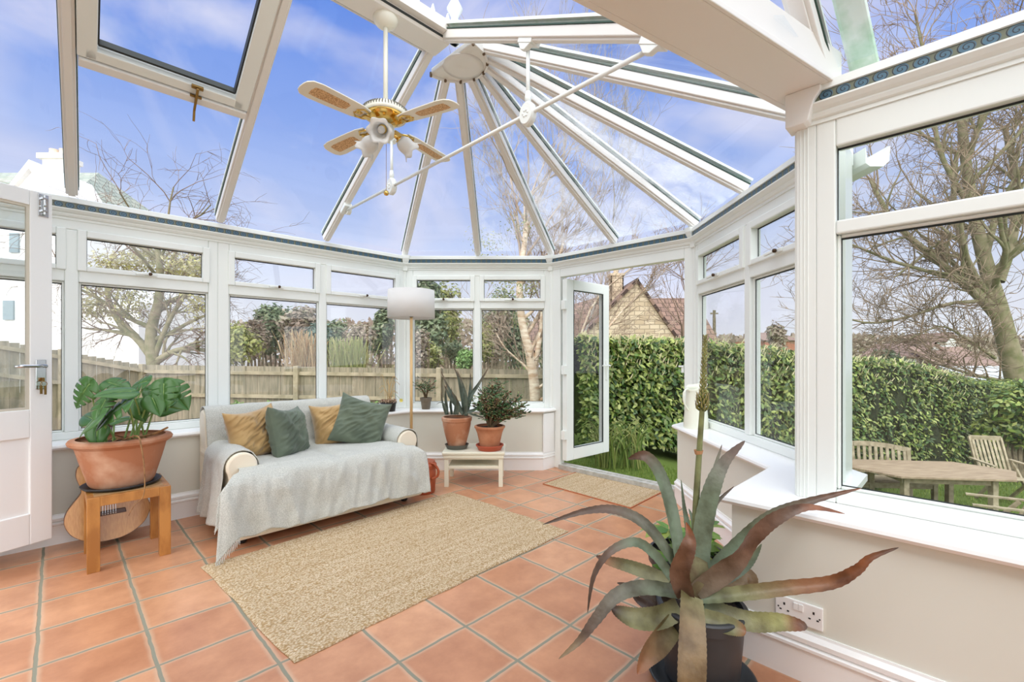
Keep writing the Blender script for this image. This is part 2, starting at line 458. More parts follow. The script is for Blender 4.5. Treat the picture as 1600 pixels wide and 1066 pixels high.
# window planes (inner faces)
L0, C1, C2, C3, C4 = Vector((-3.41, 2.36)), Vector((-1.10, 4.67)), Vector((0.40, 4.67)), Vector((1.46, 3.64)), Vector((1.46, 2.08))
Q0, Q1 = Vector((1.145, 1.715)), Vector((3.58, -0.72))

def V3(p, z): return Vector((p[0], p[1], z))
wcount = 0
def window(A, B, mull=(), z0=0.603, z1=2.02, openers=True, handle=True, lab=None, tr=(1.62, 1.70), fw=0.062, fwl=None, gtop=1.955):
    """one framed window unit from A to B (plan), room on the right of travel; mullions at fractions"""
    global wcount
    wcount += 1
    d = (B - A); Lh = d.length; d = d / Lh; nrm = Vector((-d.y, d.x))        # outward
    D = Vector((d.x, d.y, 0)); N = Vector((nrm.x, nrm.y, 0))
    root = empty('window_%d' % wcount, V3(A, 0), kind='structure', label=lab)
    dep = 0.07
    def pt(x, o, z): return V3(A, z) + D * x + N * o
    def rail(x0, x1, za, zb, o=0.0, dp=dep):
        return ((pt(x0, o, za)), D * (x1 - x0), N * dp, UP * (zb - za))
    fr = MB()
    fwl = fwl if fwl is not None else fw
    cols_ = [0.0] + [m * Lh for m in mull] + [Lh]
    fr.obox(*rail(0, fwl, z0, z1)); fr.obox(*rail(Lh - fw, Lh, z0, z1))
    fr.obox(*rail(fwl, Lh - fw, z0, 0.652)); fr.obox(*rail(fwl, Lh - fw, gtop, z1))
    mh = 0.033
    for m in mull: fr.obox(*rail(m * Lh - mh, m * Lh + mh, 0.652, gtop))
    edges = []
    for i in range(len(cols_) - 1):
        a = fwl if i == 0 else cols_[i] + mh
        b = Lh - fw if i == len(cols_) - 2 else cols_[i + 1] - mh
        edges.append((a, b))
        fr.obox(*rail(a, b, tr[0], tr[1]))
        # glazing bead: sloping inner lip
        for (za, zb) in ((0.652, tr[0]),):
            bd = 0.012
            fr.obox(*rail(a, a + bd, za, zb, 0.02, 0.03)); fr.obox(*rail(b - bd, b, za, zb, 0.02, 0.03))
            fr.obox(*rail(a + bd, b - bd, za, za + bd, 0.02, 0.03)); fr.obox(*rail(a + bd, b - bd, zb - bd, zb, 0.02, 0.03))
    fr.build('window_frame', M['upvc'], root, bevel=0.006)
    sl = MB(); 
    for (a, b) in edges:
        sp_ = 0.046 if openers else 0.0
        if openers:
            s = MB(); xa, xb, za, zb = a - 0.008, b + 0.008, tr[1] - 0.008, gtop + 0.004
            for (q0, q1, r0, r1) in ((xa, xa + 0.046, za, zb), (xb - 0.046, xb, za, zb), (xa + 0.046, xb - 0.046, za, za + 0.034), (xa + 0.046, xb - 0.046, zb - 0.046, zb)):
                s.obox(*rail(q0, q1, r0, r1, -0.016, 0.06))
            s.build('top_sash', M['upvc'], root, bevel=0.006)
            if handle:
                hx = (a + b) / 2 + 0.01; hz_ = za + 0.020
                h = MB(); h.obox(pt(hx - 0.035, -0.028, hz_ - 0.011), D * 0.07, N * 0.012, UP * 0.022)
                h.bar(pt(hx - 0.015, -0.040, hz_), pt(hx - 0.085, -0.050, hz_ - 0.008), 0.016, 0.016)
                ho = h.build('window_handle', M['upvc'], root, bevel=0.004)
                k = MB().lathe([(0.0, 0), (0.011, 0), (0.011, 0.012), (0.006, 0.016)], pt(hx - 0.004, -0.034, hz_), 12, axis=-N)
                k.build('latch', M['bronze'], ho, smooth=True)
            ga, gb, gza, gzb = xa + 0.046, xb - 0.046, za + 0.034, zb - 0.046
        else:
            ga, gb, gza, gzb = a, b, tr[1], gtop
        for (x0, x1, zz0, zz1) in ((a + 0.012 * 1, b - 0.012, 0.664, tr[0] - 0.012), (ga, gb, gza, gzb)):
            g = MB().obox(pt(x0 - 0.004, 0.034, zz0 - 0.004), D * (x1 - x0 + 0.008), N * 0.004, UP * (zz1 - zz0 + 0.008))
            g.build('pane', M['glass'], root)
            t_ = 0.0035; o_ = 0.030
            sl.obox(pt(x0, o_, zz1 - 2 * t_), D * (x1 - x0), N * 0.004, UP * 2 * t_)
            sl.obox(pt(x0, o_, zz0), D * (x1 - x0), N * 0.004, UP * t_)
            sl.obox(pt(x0, o_, zz0), D * t_, N * 0.004, UP * (zz1 - zz0)); sl.obox(pt(x1 - t_, o_, zz0), D * t_, N * 0.004, UP * (zz1 - zz0))
    sl.build('seal', M['seal'], root)
    return root
tL = (L0 - C1).normalized()
S1 = C1 + tL * 1.648
window(L0, S1, (0.5,), lab='white two-light window nearest the open glazed door')
window(S1, C1, (0.49,), fw=0.075, lab='white two-light window behind the sofa')
window(C1, C2, (0.495,), fw=0.07, fwl=0.085, lab='white two-light window behind the low plant table')
window(C3, C4, (0.52,), lab='white two-light window above the sill with the jug')
window(Q0, Q0 + (Q1 - Q0).normalized() * 1.62, (0.72,), openers=False, gtop=1.915, tr=(1.592, 1.642), lab='large white window looking on the garden table')
window(Q0 + (Q1 - Q0).normalized() * 1.62, Q1, (0.5,), openers=False, gtop=1.915, tr=(1.592, 1.642), lab='white window outside the view')

# corner posts
def post(name, pts, z0=0.603, z1=2.06):
    o = MB().prism(pts, z0, z1).build(name, M['upvc'], bevel=0.006); return tag(o, kind='structure')
post('trim_4', [(-1.115, 4.665), (-1.085, 4.655), (-1.085, 4.75), (-1.15, 4.72)])
post('trim_5', [(0.385, 4.655), (0.415, 4.648), (0.47, 4.72), (0.385, 4.75)], 0.603)
post('trim_6', [(1.445, 3.66), (1.452, 3.62), (1.53, 3.62), (1.51, 3.71)], 0.0)
# the pillar at the projecting corner
pf = Vector((1.10, 1.76, 0))
pm = MB(); pm.obox(pf + UP * 0.603, E2 * 0.064, E1 * 0.36, UP * 1.457)
pm.obox(pf + E1 * 0.01 - E2 * 0.008 + UP * 0.603, E2 * 0.01, E1 * 0.10, UP * 1.457)
pm.obox(pf + E1 * 0.36 + UP * 0.603, E2 * 0.10, E1 * 0.16, UP * 1.457)
for k_ in (0.012, 0.024, 0.036): pm.obox(pf - E1 * 0.003 + E2 * k_ + UP * 0.603, E2 * 0.004, E1 * 0.004, UP * 1.45)
tag(pm.build('trim_7', M['upvc'], bevel=0.004), kind='structure', label='white corner pillar')

# eaves cornice + patterned border
WP1 = [L0, C1, C2, C3, C4]
WP2 = [Vector((1.118, 1.742)), Q1]
def cornice(name, line):
    pr = [(-0.10, 2.015), (0.006, 2.015), (0.006, 2.030), (0.016, 2.034), (0.022, 2.046), (0.022, 2.052), (0.036, 2.060), (0.048, 2.074), (0.048, 2.080),
          (0.034, 2.082), (0.034, 2.118), (0.042, 2.120), (0.040, 2.150), (0.020, 2.158), (-0.10, 2.165)]
    o = MB().sweep([(p.x, p.y) for p in line], pr).build(name, M['upvc'], recalc=True)
    tag(o, kind='structure')
    # border tape
    m = MB(); tot = 0
    for i in range(len(line) - 1):
        a, b = line[i], line[i + 1]; d = (b - a).normalized(); r = Vector((d.y, -d.x)); ln = (b - a).length
        def off(j, pr_):
            return 0
        inset0 = 0.0; inset1 = 0.0
        if i > 0: inset0 = 0.0355 * math.tan(0.5 * (line[i] - line[i - 1]).angle(b - a)) 
        if i < len(line) - 2: inset1 = 0.0355 * math.tan(0.5 * (b - a).angle(line[i + 2] - b))
        p0 = a + d * inset0 + r * 0.0355; p1 = b - d * inset1 + r * 0.0355
        vs = [V3(p0, 2.082), V3(p1, 2.082), V3(p1, 2.118), V3(p0, 2.118)]
        vs2 = [v - Vector((r.x, r.y, 0)) * 0.003 for v in vs]
        cs = [(tot, 0, 0), (tot + ln, 0, 0), (tot + ln, 1, 0), (tot, 1, 0)]
        m.add(vs + vs2, [(0, 3, 2, 1), (4, 5, 6, 7), (0, 1, 5, 4), (3, 7, 6, 2)], cs + cs); tot += ln
    m.build('border_strip', M['frieze'], o)
    return o
cornice('trim_8', WP1); cornice('trim_9', WP2)
tag(MB().sweep([(p.x, p.y) for p in WP1[:-1]] + [(1.46, 2.02)], [(-0.11, 2.07), (-0.11, 2.0), (-0.13, 1.985), (-0.19, 1.985), (-0.215, 2.01), (-0.22, 2.075), (-0.21, 2.075), (-0.19, 2.01), (-0.12, 2.01)]).build('trim_15', M['upvc'], recalc=True), kind='structure', label='white gutter along the outer eaves')
def corbel(name, c, fwd, w0=0.085, w1=0.045, scale=1.0):
    """carved bracket under a corner, fwd = into the room"""
    fwd = Vector((fwd[0], fwd[1], 0)).normalized(); sd_ = fwd.cross(UP)
    prof = [(0, 2.158), (0.075, 2.158), (0.075, 2.125), (0.062, 2.095), (0.045, 2.075), (0.030, 2.055), (0.026, 2.02), (0.026, 2.005), (0, 2.005)]
    vs = []; 
    for sg in (-1, 1):
        for (o, z) in prof:
            k = (z - 2.005) / 0.153; wd = (w1 + (w0 - w1) * k * k) * scale
            vs.append(V3(c, z) + fwd * o * scale + sd_ * sg * wd / 2)
    n = len(prof)
    fs = [tuple(range(n)), tuple(reversed(range(n, 2 * n)))] + [(i, n + i, n + (i + 1) % n, (i + 1) % n) for i in range(n)]
    o = MB().add(vs, fs).build(name, M['upvc'], recalc=True, bevel=0.003); return tag(o, kind='structure')
corbel('trim_10', C1, (0.38, -0.92)); corbel('trim_11', C2, (-0.38, -0.92)); corbel('trim_12', C3, (-0.92, -0.38), 0.06)
cb = MB(); cc = Vector((1.09, 1.772, 0))
prof = [(0.0, 2.14), (0.14, 2.14), (0.140, 2.118), (0.115, 2.09), (0.10, 2.05), (0.092, 2.02), (0.075, 2.012), (0.0, 2.012)]
cb.extr([cc - E1 * 0.055 + E2 * (o - 0.012) * 0.82 + UP * z for (o, z) in prof], E1 * 0.09)
tag(cb.build('trim_13', M['roofbar'], bevel=0.004), kind='structure')

# ------------------------------------------------------------------ house wall behind the viewpoint
hw = MB()
def hs(x):  # point on plane x+y=-1.05, x-y = x
    return Vector(((x - 1.05) / 2, (-x - 1.05) / 2, 0))
for (a, b, z0, z1) in ((-5.85, -4.85, -0.1, 3.4), (-4.85, -2.2, 2.1, 3.4), (-2.2, 5.2, -0.1, 3.4)):
    p0, p1 = hs(a), hs(b)
    hw.obox(p0 + UP * z0, p1 - p0, -E1 * 0.25, UP * (z1 - z0))
tag(hw.build('wall_house', M['paint']), kind='structure')

# french door surround
droot = empty('door_1', V3(C2, 0), kind='structure', label='white double-door opening with a threshold')
dd = (C3 - C2).normalized(); DN = Vector((-dd.y, dd.x, 0)); DD = Vector((dd.x, dd.y, 0)); dl = (C3 - C2).length
dm = MB()
a0 = V3(C2, 0) + DD * 0.02
dm.obox(a0, DD * 0.10, DN * 0.07, UP * 2.02); dm.obox(V3(C3, 0) - DD * 0.085, DD * 0.07, DN * 0.07, UP * 2.02)
dm.obox(a0 + DD * 0.10 + UP * 1.93, DD * (dl - 0.205), DN * 0.07, UP * 0.09)
dm.build('door_frame', M['upvc'], droot, bevel=0.006)
th = MB(); th.obox(a0 + DD * 0.10 - DN * 0.03, DD * (dl - 0.20), DN * 0.12, UP * 0.045); th.obox(a0 + DD * 0.10 + DN * 0.02, DD * (dl - 0.2), DN * 0.02, UP * 0.052)
th.build('threshold', mat('grey_threshold', (196, 194, 188), 0.4, color2=(170, 168, 160), nscale=20), droot)
st = MB(); st.obox(V3(C3, 0) - DD * 0.11 + DN * 0.0 + UP * 1.00, DD * 0.02, DN * 0.02, UP * 0.06)
st.obox(V3(C3, 0) - DD * 0.13 - DN * 0.01 + UP * 1.045, DD * 0.04, DN * 0.014, UP * 0.014)
st.build('door_catch', M['upvc'], droot, bevel=0.003)
# open leaf
hp = Vector((0.545, 4.53, 0)); tip = Vector((1.065, 4.985, 0)); LD = (tip - hp).normalized(); LL_ = (tip - hp).length; LN = Vector((LD.y, -LD.x, 0))
leaf = empty('glazed_door_leaf', hp, 'white glazed garden door leaf standing open in front of the laurel hedge', 'door')
lf = MB(); z0, z1 = 0.085, 1.905; st_ = 0.105
lf.obox(hp + UP * z0, LD * st_, -LN * 0.06, UP * (z1 - z0)); lf.obox(hp + LD * (LL_ - st_) + UP * z0, LD * st_, -LN * 0.06, UP * (z1 - z0))
lf.obox(hp + LD * st_ + UP * z0, LD * (LL_ - 2 * st_), -LN * 0.06, UP * 0.12); lf.obox(hp + LD * st_ + UP * (z1 - 0.105), LD * (LL_ - 2 * st_), -LN * 0.06, UP * 0.105)
lf.build('leaf_frame', M['upvc'], leaf, bevel=0.006)
sl = MB(); a_, b_ = st_, LL_ - st_
for (x0, x1, zz0, zz1) in ((a_, a_ + 0.008, z0 + .12, z1 - .105), (b_ - 0.014, b_, z0 + .12, z1 - .105), (a_, b_, z0 + .12, z0 + .126), (a_, b_, z1 - .112, z1 - .105)):
    sl.obox(hp + LD * x0 + UP * zz0 + LN * 0.001, LD * (x1 - x0), -LN * 0.01, UP * (zz1 - zz0))
sl.build('seal', M['seal'], leaf)
MB().obox(hp + LD * a_ + UP * (z0 + .12) - LN * 0.03, LD * (b_ - a_), -LN * 0.006, UP * (z1 - z0 - .225)).build('pane', M['glass'], leaf)
hd = MB(); hc = hp + LD * (LL_ - 0.05) + UP * 1.0
hd.obox(hc - LD * 0.012 - UP * 0.13, LD * 0.026, LN * 0.01, UP * 0.22); hd.bar(hc + LN * 0.012 + UP * 0.03, hc + LN * 0.045 + UP * 0.03, 0.018, 0.018)
hd.bar(hc + LN * 0.045 + UP * 0.03 + LD * 0.01, hc + LN * 0.045 + UP * 0.03 - LD * 0.12, 0.016, 0.014)
hd.build('door_handle', M['upvc'], leaf, bevel=0.003)
for zz in (0.3, 0.95, 1.6):
    MB().obox(hp + UP * zz - LD * 0.03, LD * 0.035, -LN * 0.05, UP * 0.09).build('hinge', M['upvc'], leaf, bevel=0.003)

# left painted wooden door (half glazed), swung into the room
ed = Vector((-2.626, 2.60, 0)); dv = Vector((-0.36, -0.933, 0)).normalized(); dnn = Vector((dv.y, -dv.x, 0))
if dnn.dot(-ed) < 0: dnn = -dnn
ld = empty('half_glazed_door', ed, 'white painted half-glazed wooden door open beside the potted monstera', 'door')
z0, z1 = 0.10, 2.06; wd = 0.78; m = MB(); th_ = 0.044
def dbx(m, x0, x1, za, zb, o=0.0, t=th_):
    m.obox(ed + dv * x0 + UP * za - dnn * (o + t), dv * (x1 - x0), dnn * t, UP * (zb - za))
dbx(m, 0, 0.095, z0, z1); dbx(m, wd - 0.095, wd, z0, z1); dbx(m, 0.095, wd - 0.095, z1 - 0.085, z1)
dbx(m, 0.095, wd - 0.095, 0.69, 0.845); dbx(m, 0.095, wd - 0.095, z0, 0.27)
m.build('door_frame', M['doorpaint'], ld, bevel=0.004)
m = MB(); dbx(m, 0.095, wd - 0.095, 0.27, 0.69, 0.012, 0.02); m.build('lower_panel', M['doorpaint'], ld)
m = MB(); dbx(m, 0.095, wd - 0.095, 0.845, z1 - 0.085, 0.02, 0.004); m.build('pane', M['glass'], ld)
m = MB()
for (x0, x1, za, zb) in ((0.095, 0.108, 0.845, z1 - .085), (wd - .108, wd - .095, 0.845, z1 - .085), (0.108, wd - .108, 0.845, 0.858), (0.108, wd - .108, z1 - .098, z1 - .085)):
    dbx(m, x0, x1, za, zb, 0.006, 0.014)
m.build('glazing_bead', mat('beige_bead', (206, 200, 184), 0.5), ld)
# lock plate, lever, keys, bolt
def dp(x, o, z): return ed + dv * x + dnn * o + UP * z
m = MB(); m.obox(dp(0.028, 0, 0.955), dv * 0.046, dnn * 0.006, UP * 0.165); lk = m.build('lock_plate', M['steel'], ld, bevel=0.004)
m = MB(); m.tube([dp(0.050, 0.004, 1.085), dp(0.050, 0.05, 1.085)], 0.010, 12)
m.tube([dp(0.045, 0.048, 1.085), dp(0.09, 0.05, 1.087), dp(0.14, 0.05, 1.087), dp(0.175, 0.05, 1.083)], [0.009, 0.009, 0.010, 0.007], 12)
m.build('lever_handle', M['steel'], ld, smooth=True)
m = MB(); m.lathe([(0.011, 0), (0.011, 0.008)], dp(0.05, 0.004, 1.01), 12, axis=dnn)
m.obox(dp(0.046, 0.01, 1.0), dv * 0.008, dnn * 0.02, UP * 0.02)
ring = [dp(0.05, 0.03, 0.985) + dv * 0.014 * math.cos(a * PI / 8) + UP * 0.014 * math.sin(a * PI / 8) for a in range(17)]
m.tube(ring, 0.0016, 6); m.obox(dp(0.038, 0.028, 0.925), dv * 0.010, dnn * 0.003, UP * 0.05); m.obox(dp(0.056, 0.030, 0.93), dv * 0.011, dnn * 0.003, UP * 0.045)
m.build('keys', M['oldbrass'], ld)
m = MB(); m.obox(dp(0.018, 0, 1.925), dv * 0.044, dnn * 0.004, UP * 0.125); m.tube([dp(0.04, 0.012, 1.935), dp(0.04, 0.012, 2.045)], 0.007, 10)
m.obox(dp(0.028, 0, 1.95), dv * 0.024, dnn * 0.02, UP * 0.012); m.obox(dp(0.028, 0, 2.02), dv * 0.024, dnn * 0.02, UP * 0.012)
m.tube([dp(0.04, 0.012, 1.985), dp(0.04, 0.035, 1.985)], 0.007, 8)
m.build('bolt', M['steel'], ld, bevel=0.001)

# ------------------------------------------------------------------ glazed roof
roof = empty('ceiling', (-0.36, 2.86, 3.0), kind='structure', label='glazed conservatory roof')
ZR, ZE = 3.035, 2.165
BC = Vector((-0.36, 2.86))                    # boss centre
def eaveL(k): return V3(Vector((-1.65, 4.05)) - Vector((E1.x, E1.y)) * 0.815 * k, ZE)
def ridge(k): return V3(Vector((-0.45, 2.77)) - Vector((E1.x, E1.y)) * 0.815 * k, ZR)
bars = []
for k in range(0, 4): bars.append((ridge(k) - E2 * 0.06, eaveL(k)))
def rad(e, zt=3.015, r=0.18):
    e = Vector((e[0], e[1])); d = (e - BC).normalized(); return (V3(BC + d * r, zt + 0.0), V3(e, ZE))
mid = lambda a, b: (a + b) / 2
# corner and mid-facet bars
hip = [rad(C1), rad(mid(C1, C2)), rad(C2), rad(mid(C2, C3)), rad(C3), rad(mid(C3, C4)), rad(Vector((1.50, 2.06)))]
bars += hip
right_bar = (ridge(0) + E2 * 0.06, V3(Vector((0.84, 1.46)), ZE))
bars.append((right_bar[0], right_bar[0].lerp(right_bar[1], 0.89)))
def pnorm(a, b, side):
    t = (b - a).normalized(); n = t.cross(side).normalized()
    return n if n.z > 0 else -n
def roofbar(a, b, wd=0.058, name='roof_bar'):
    t = (b - a).normalized(); sd_ = t.cross(UP).normalized(); n = sd_.cross(t).normalized()
    m = MB(); m.obox(a - sd_ * wd / 2, b - a, sd_ * wd, n * 0.048)
    m.obox(a - sd_ * wd * 0.30 + n * -0.012, b - a, sd_ * wd * 0.60, n * 0.014)
    o = m.build(name, M['roofbar'], roof, bevel=0.004)
    s = MB(); s.obox(a - sd_ * (wd / 2 + 0.004) + n * 0.048, b - a, sd_ * (wd + 0.008), n * 0.006); s.build('seal', M['seal_green'], o)
    c = MB(); c.obox(a - sd_ * (wd / 2 + 0.006) + n * 0.072, b - a, sd_ * (wd + 0.012), n * 0.014)
    c.obox(a - sd_ * 0.012 + n * 0.054, b - a, sd_ * 0.024, n * 0.02)
    c.build('outer_cap', M['cap'], o)
    return o
for (a, b) in bars: roofbar(a, b)
def rpane(pts, mt, name='roof_pane'):
    pts = [Vector(p) for p in pts]; n = (pts[1] - pts[0]).cross(pts[2] - pts[0]).normalized()
    if n.z < 0: n = -n
    q = [p + n * 0.056 for p in pts]
    MB().extr(q, n * 0.010).build(name, mt, roof)
for k in range(0, 4): 
    rpane([ridge(k), eaveL(k), eaveL(k + 1), ridge(k + 1)], M['roofglass'])
rpane([ridge(0), eaveL(0), V3(C1, ZE), V3(BC, ZR)], M['roofglass'])
seq = [C1, mid(C1, C2), C2, mid(C2, C3), C3, mid(C3, C4), Vector((1.50, 2.06))]
for i in range(6):
    rpane([V3(BC, ZR), V3(seq[i], ZE), V3(seq[i + 1], ZE)], M['roofglass_dirty'] if i in (1, 2, 3, 4) else M['roofglass'])
rpane([V3(BC, ZR), V3(Vector((1.50, 2.06)), ZE), right_bar[1], right_bar[0]], M['roofglass'])
# extension slope and the bar on its end
ES = Vector((-0.19, -0.16, 0.19)); XB = (Vector((1.145, 1.70, 2.17)))
xb2 = Vector((1.276, 1.674, 2.17))
roofbar(XB + ES * 4.6, XB, 0.075)
t_ = ES.normalized(); sd_ = t_.cross(UP).normalized(); n_ = sd_.cross(t_).normalized()
MB().obox(xb2 - t_ * 0.05 - sd_ * 0.045 + n_ * 0.085, t_ * 1.6, sd_ * 0.09, n_ * 0.03).build('stained_cap', M['algae'], roof, bevel=0.012)
rpane([XB, Vector((3.5, -0.65, 2.17)), Vector((3.5, -0.65, 2.17)) + ES * 4.6, XB + ES * 4.6], M['roofglass'])
# ridge beam
rb = MB(); r0 = V3(BC - Vector((E1.x, E1.y)) * 0.10, 0); r1 = V3(BC - Vector((E1.x, E1.y)) * 2.95, 0)
rb.sweep([(r1.x, r1.y), (r0.x, r0.y)], [(-0.072, 3.012), (0.072, 3.012), (0.085, 3.025), (0.085, 3.045), (0.13, 3.045), (0.13, 3.11), (-0.13, 3.11), (-0.13, 3.045), (-0.085, 3.045), (-0.085, 3.025)])
rbo = rb.build('ridge_beam', M['roofbar'], roof, recalc=True)
s = MB(); 
for sg in (-1, 1): s.obox(r1 + E2 * sg * 0.083 + UP * 3.024, r0 - r1, E2 * sg * 0.006, UP * 0.012)
s.build('seal', M['seal'], rbo)
# cresting with finial above the ridge end
cr_ = MB(); q0 = V3(BC, 0) + E1 * 0.02
cr_.obox(q0 - E1 * 1.6 - E2 * 0.02 + UP * 3.10, E1 * 1.6, E2 * 0.04, UP * 0.05)
for k in range(14):
    c_ = q0 - E1 * (0.08 + 0.11 * k) + UP * 3.15
    cr_.extr([c_ - E1 * 0.035, c_ + E1 * 0.035, c_ + E1 * 0.02 + UP * 0.05, c_ + UP * 0.11, c_ - E1 * 0.02 + UP * 0.05], E2 * 0.012)
cr_.build('ridge_crest', M['cap'], roof)
MB().lathe([(0.03, 3.10), (0.03, 3.2), (0.045, 3.22), (0.02, 3.26), (0.05, 3.32), (0.02, 3.38), (0.0, 3.62)], V3(BC, 0), 16).build('finial', M['cap'], roof, smooth=True)
# boss plate
bs = MB(); n_seg = 14; pts = []
ctr = V3(BC - Vector((E1.x, E1.y)) * 0.03, 0)
arc = [ctr + (E2 * math.cos(PI * i / n_seg - PI / 2 + PI / 2) * 0.215 + E1 * math.sin(PI * i / n_seg) * 0.235) for i in range(n_seg + 1)]
bs.extr([p + UP * 2.992 for p in arc], UP * 0.04)
bo = bs.build('boss_plate', mat('aged_white_plastic', (232, 230, 224), 0.5, color2=(214, 209, 198), nscale=14, lo=0.5, hi=0.8), roof, bevel=0.008)
MB().lathe([(0.13, 0.0), (0.13, -0.006), (0.095, -0.010), (0.05, -0.006), (0.014, -0.012), (0, -0.014)], ctr + E1 * 0.10 + UP * 2.993, 24).build('rosette', M['roofbar'], bo, smooth=True)
br = MB()
for i in (0, 2, 4, 6, 8, 10, 12):
    a_, b_ = arc[i], arc[min(i + 2, n_seg)]
    d = (b_ - a_).normalized(); o_ = d.cross(UP) * -1
    br.obox(a_ + d * 0.008 + UP * 2.980, (b_ - a_) - d * 0.016, (V3(BC, 0) - a_ * 1.0).normalized() * -0.012, UP * 0.055)
br.build('boss_rim', M['roofbar'], bo, bevel=0.002)
sm = MB()
for i in range(n_seg + 1):
    if i % 2 == 0: sm.box(arc[i] + UP * 2.99, (0.012, 0.012, 0.03), PI / 4)
sm.build('stained_bolt', mat('rusty_stain', (112, 92, 70), 0.8), bo)
# opening roof vent between the two left bars
def RL(k, t, side=0.0):   # point on left slope: k along (bar index), t 0 eave .. 1 ridge
    return eaveL(k) * (1 - t) + (ridge(k)) * t
slope = (RL(1, 1) - RL(1, 0)).normalized(); vn = E1.cross(slope); vn = vn if vn.z > 0 else -vn
vent = MB()
k0, k1 = 1.045, 1.955
def vb(ka, ta, kb, tb, wd, o0, o1, m):
    a, b = RL(ka, ta), RL(kb, tb); t = (b - a).normalized(); s_ = t.cross(vn).normalized()
    m.obox(a - s_ * wd / 2 + vn * o0, b - a, s_ * wd, vn * (o1 - o0))
vb(k0, 0.515, k1, 0.515, 0.045, -0.012, 0.05, vent)
vo = vent.build('vent_rail', M['roofbar'], roof, bevel=0.004)
v2 = MB()
vb(k0 + .03, 0.545, k1 - .03, 0.545, 0.055, 0.0, 0.075, v2); vb(k0 + .04, 0.53, k0 + .04, 0.97, 0.075, 0.0, 0.075, v2); vb(k1 - .04, 0.53, k1 - .04, 0.97, 0.075, 0.0, 0.075, v2)
vb(k0 + .03, 0.96, k1 - .03, 0.96, 0.06, 0.0, 0.075, v2)
vs_ = v2.build('vent_sash', M['upvc'], roof, bevel=0.005)
v3 = MB(); vb(k0 + .09, 0.572, k1 - .09, 0.572, 0.012, 0.02, 0.06, v3); vb(k0 + .09, 0.572, k0 + .09, 0.94, 0.008, 0.02, 0.06, v3); vb(k1 - .09, 0.572, k1 - .09, 0.94, 0.008, 0.02, 0.06, v3)
v3.build('seal', M['seal'], vs_)
lt = MB(); lc = RL(1.36, 0.535) - vn * 0.012
lt.obox(lc - E1 * 0.028 - slope * 0.03, E1 * 0.056, slope * 0.02, vn * 0.015); lt.obox(lc - E1 * 0.028 + slope * 0.035, E1 * 0.056, slope * 0.02, vn * 0.015)
lt.bar(lc - slope * 0.09 - vn * 0.02, lc + slope * 0.05 - vn * 0.01, 0.012, 0.014)
lt.bar(lc - slope * 0.09 - vn * 0.02, lc - slope * 0.135 - vn * 0.06, 0.012, 0.012)
lt.build('vent_latch', M['oldbrass'], vs_, bevel=0.002)

# flat boxed beam across the opening of the extension
bm = MB(); q_a = Vector((1.115, 1.845, 2.14)); q_b = Vector((1.22, 1.70, 2.14)); q_c = Vector((0.424, 1.25, 2.14)); q_d = Vector((0.109, 1.25, 2.14))
bdir = Vector((-0.85, -0.522, 0)).normalized(); bside = Vector((bdir.y, -bdir.x, 0))
if bside.y < 0: bside = -bside
m0 = Vector((1.19, 1.775, 2.14)); BW = 0.17
bm.obox(m0 - bside * BW / 2, bdir * 3.0, bside * BW, UP * 0.14)
bm.obox(m0 + bside * (BW / 2) - UP * 0.0, bdir * 3.0, bside * 0.022, UP * 0.03)
bm.obox(m0 - bside * (BW / 2 + 0.012), bdir * 3.0, bside * 0.012, UP * 0.02)
tag(bm.build('trim_14', M['roofbar'], bevel=0.003), kind='structure', label='flat white boxed ceiling beam')

# tie rods under the roof
T0 = Vector((-1.36, 3.743, 2.335)); T1 = Vector((0.53, 1.775, 2.335))
tie = empty('roof_tie_rod', T0.lerp(T1, 0.5), 'white metal tie rod with two round rosettes spanning the glazed roof', 'tie rod')
td = (T1 - T0)
def on_tie(u):   # point of the rod seen at image column u
    # solve x/y = (u-800)/F
    r = (u - 800) / F; f_ = (r * T0.y - T0.x) / (td.x - r * td.y); return T0 + td * f_
A_, B_ = on_tie(612), on_tie(825)
MB().tube([T0, T1], 0.0105, 12).build('rod', M['upvc'], tie, smooth=True)
tn = Vector((-td.y, td.x, 0)).normalized()
for c_, topz in ((A_, None), (B_, None)):
    dz = MB().lathe([(0, -0.02), (0.040, -0.02), (0.046, -0.012), (0.046, 0.012), (0.040, 0.02), (0.030, 0.022), (0.026, 0.017), (0, 0.017)], c_, 28, axis=tn)
    # stretched upward: tear-drop shape
    dz.v = [(v[0], v[1], c_.z + (v[2] - c_.z) * 1.28) for v in dz.v]
    d_ = dz.build('rosette', M['upvc'], tie, auto=40)
    fl_ = MB()
    for k in range(6):
        g = k * PI / 3; a3 = td.normalized() * math.cos(g) + UP * math.sin(g)
        fl_.lathe([(0, 0), (0.0085, 0), (0.006, 0.006), (0, 0.008)], c_ - tn * 0.017 + a3 * 0.015, 10, axis=-tn)
    fl_.build('flower', M['upvc'], d_, smooth=True)
topA = Vector((A_.x, A_.y, 2.655)); topB = Vector((B_.x, B_.y, 2.655))
for c_, t3 in ((A_, topA), (B_, topB)):
    m = MB(); m.tube([c_ + UP * 0.05, t3], 0.010, 10); m.lathe([(0.014, 0), (0.017, 0.03), (0.013, 0.06)], c_ + UP * 0.05, 12); m.build('hanger', M['upvc'], tie, smooth=True)
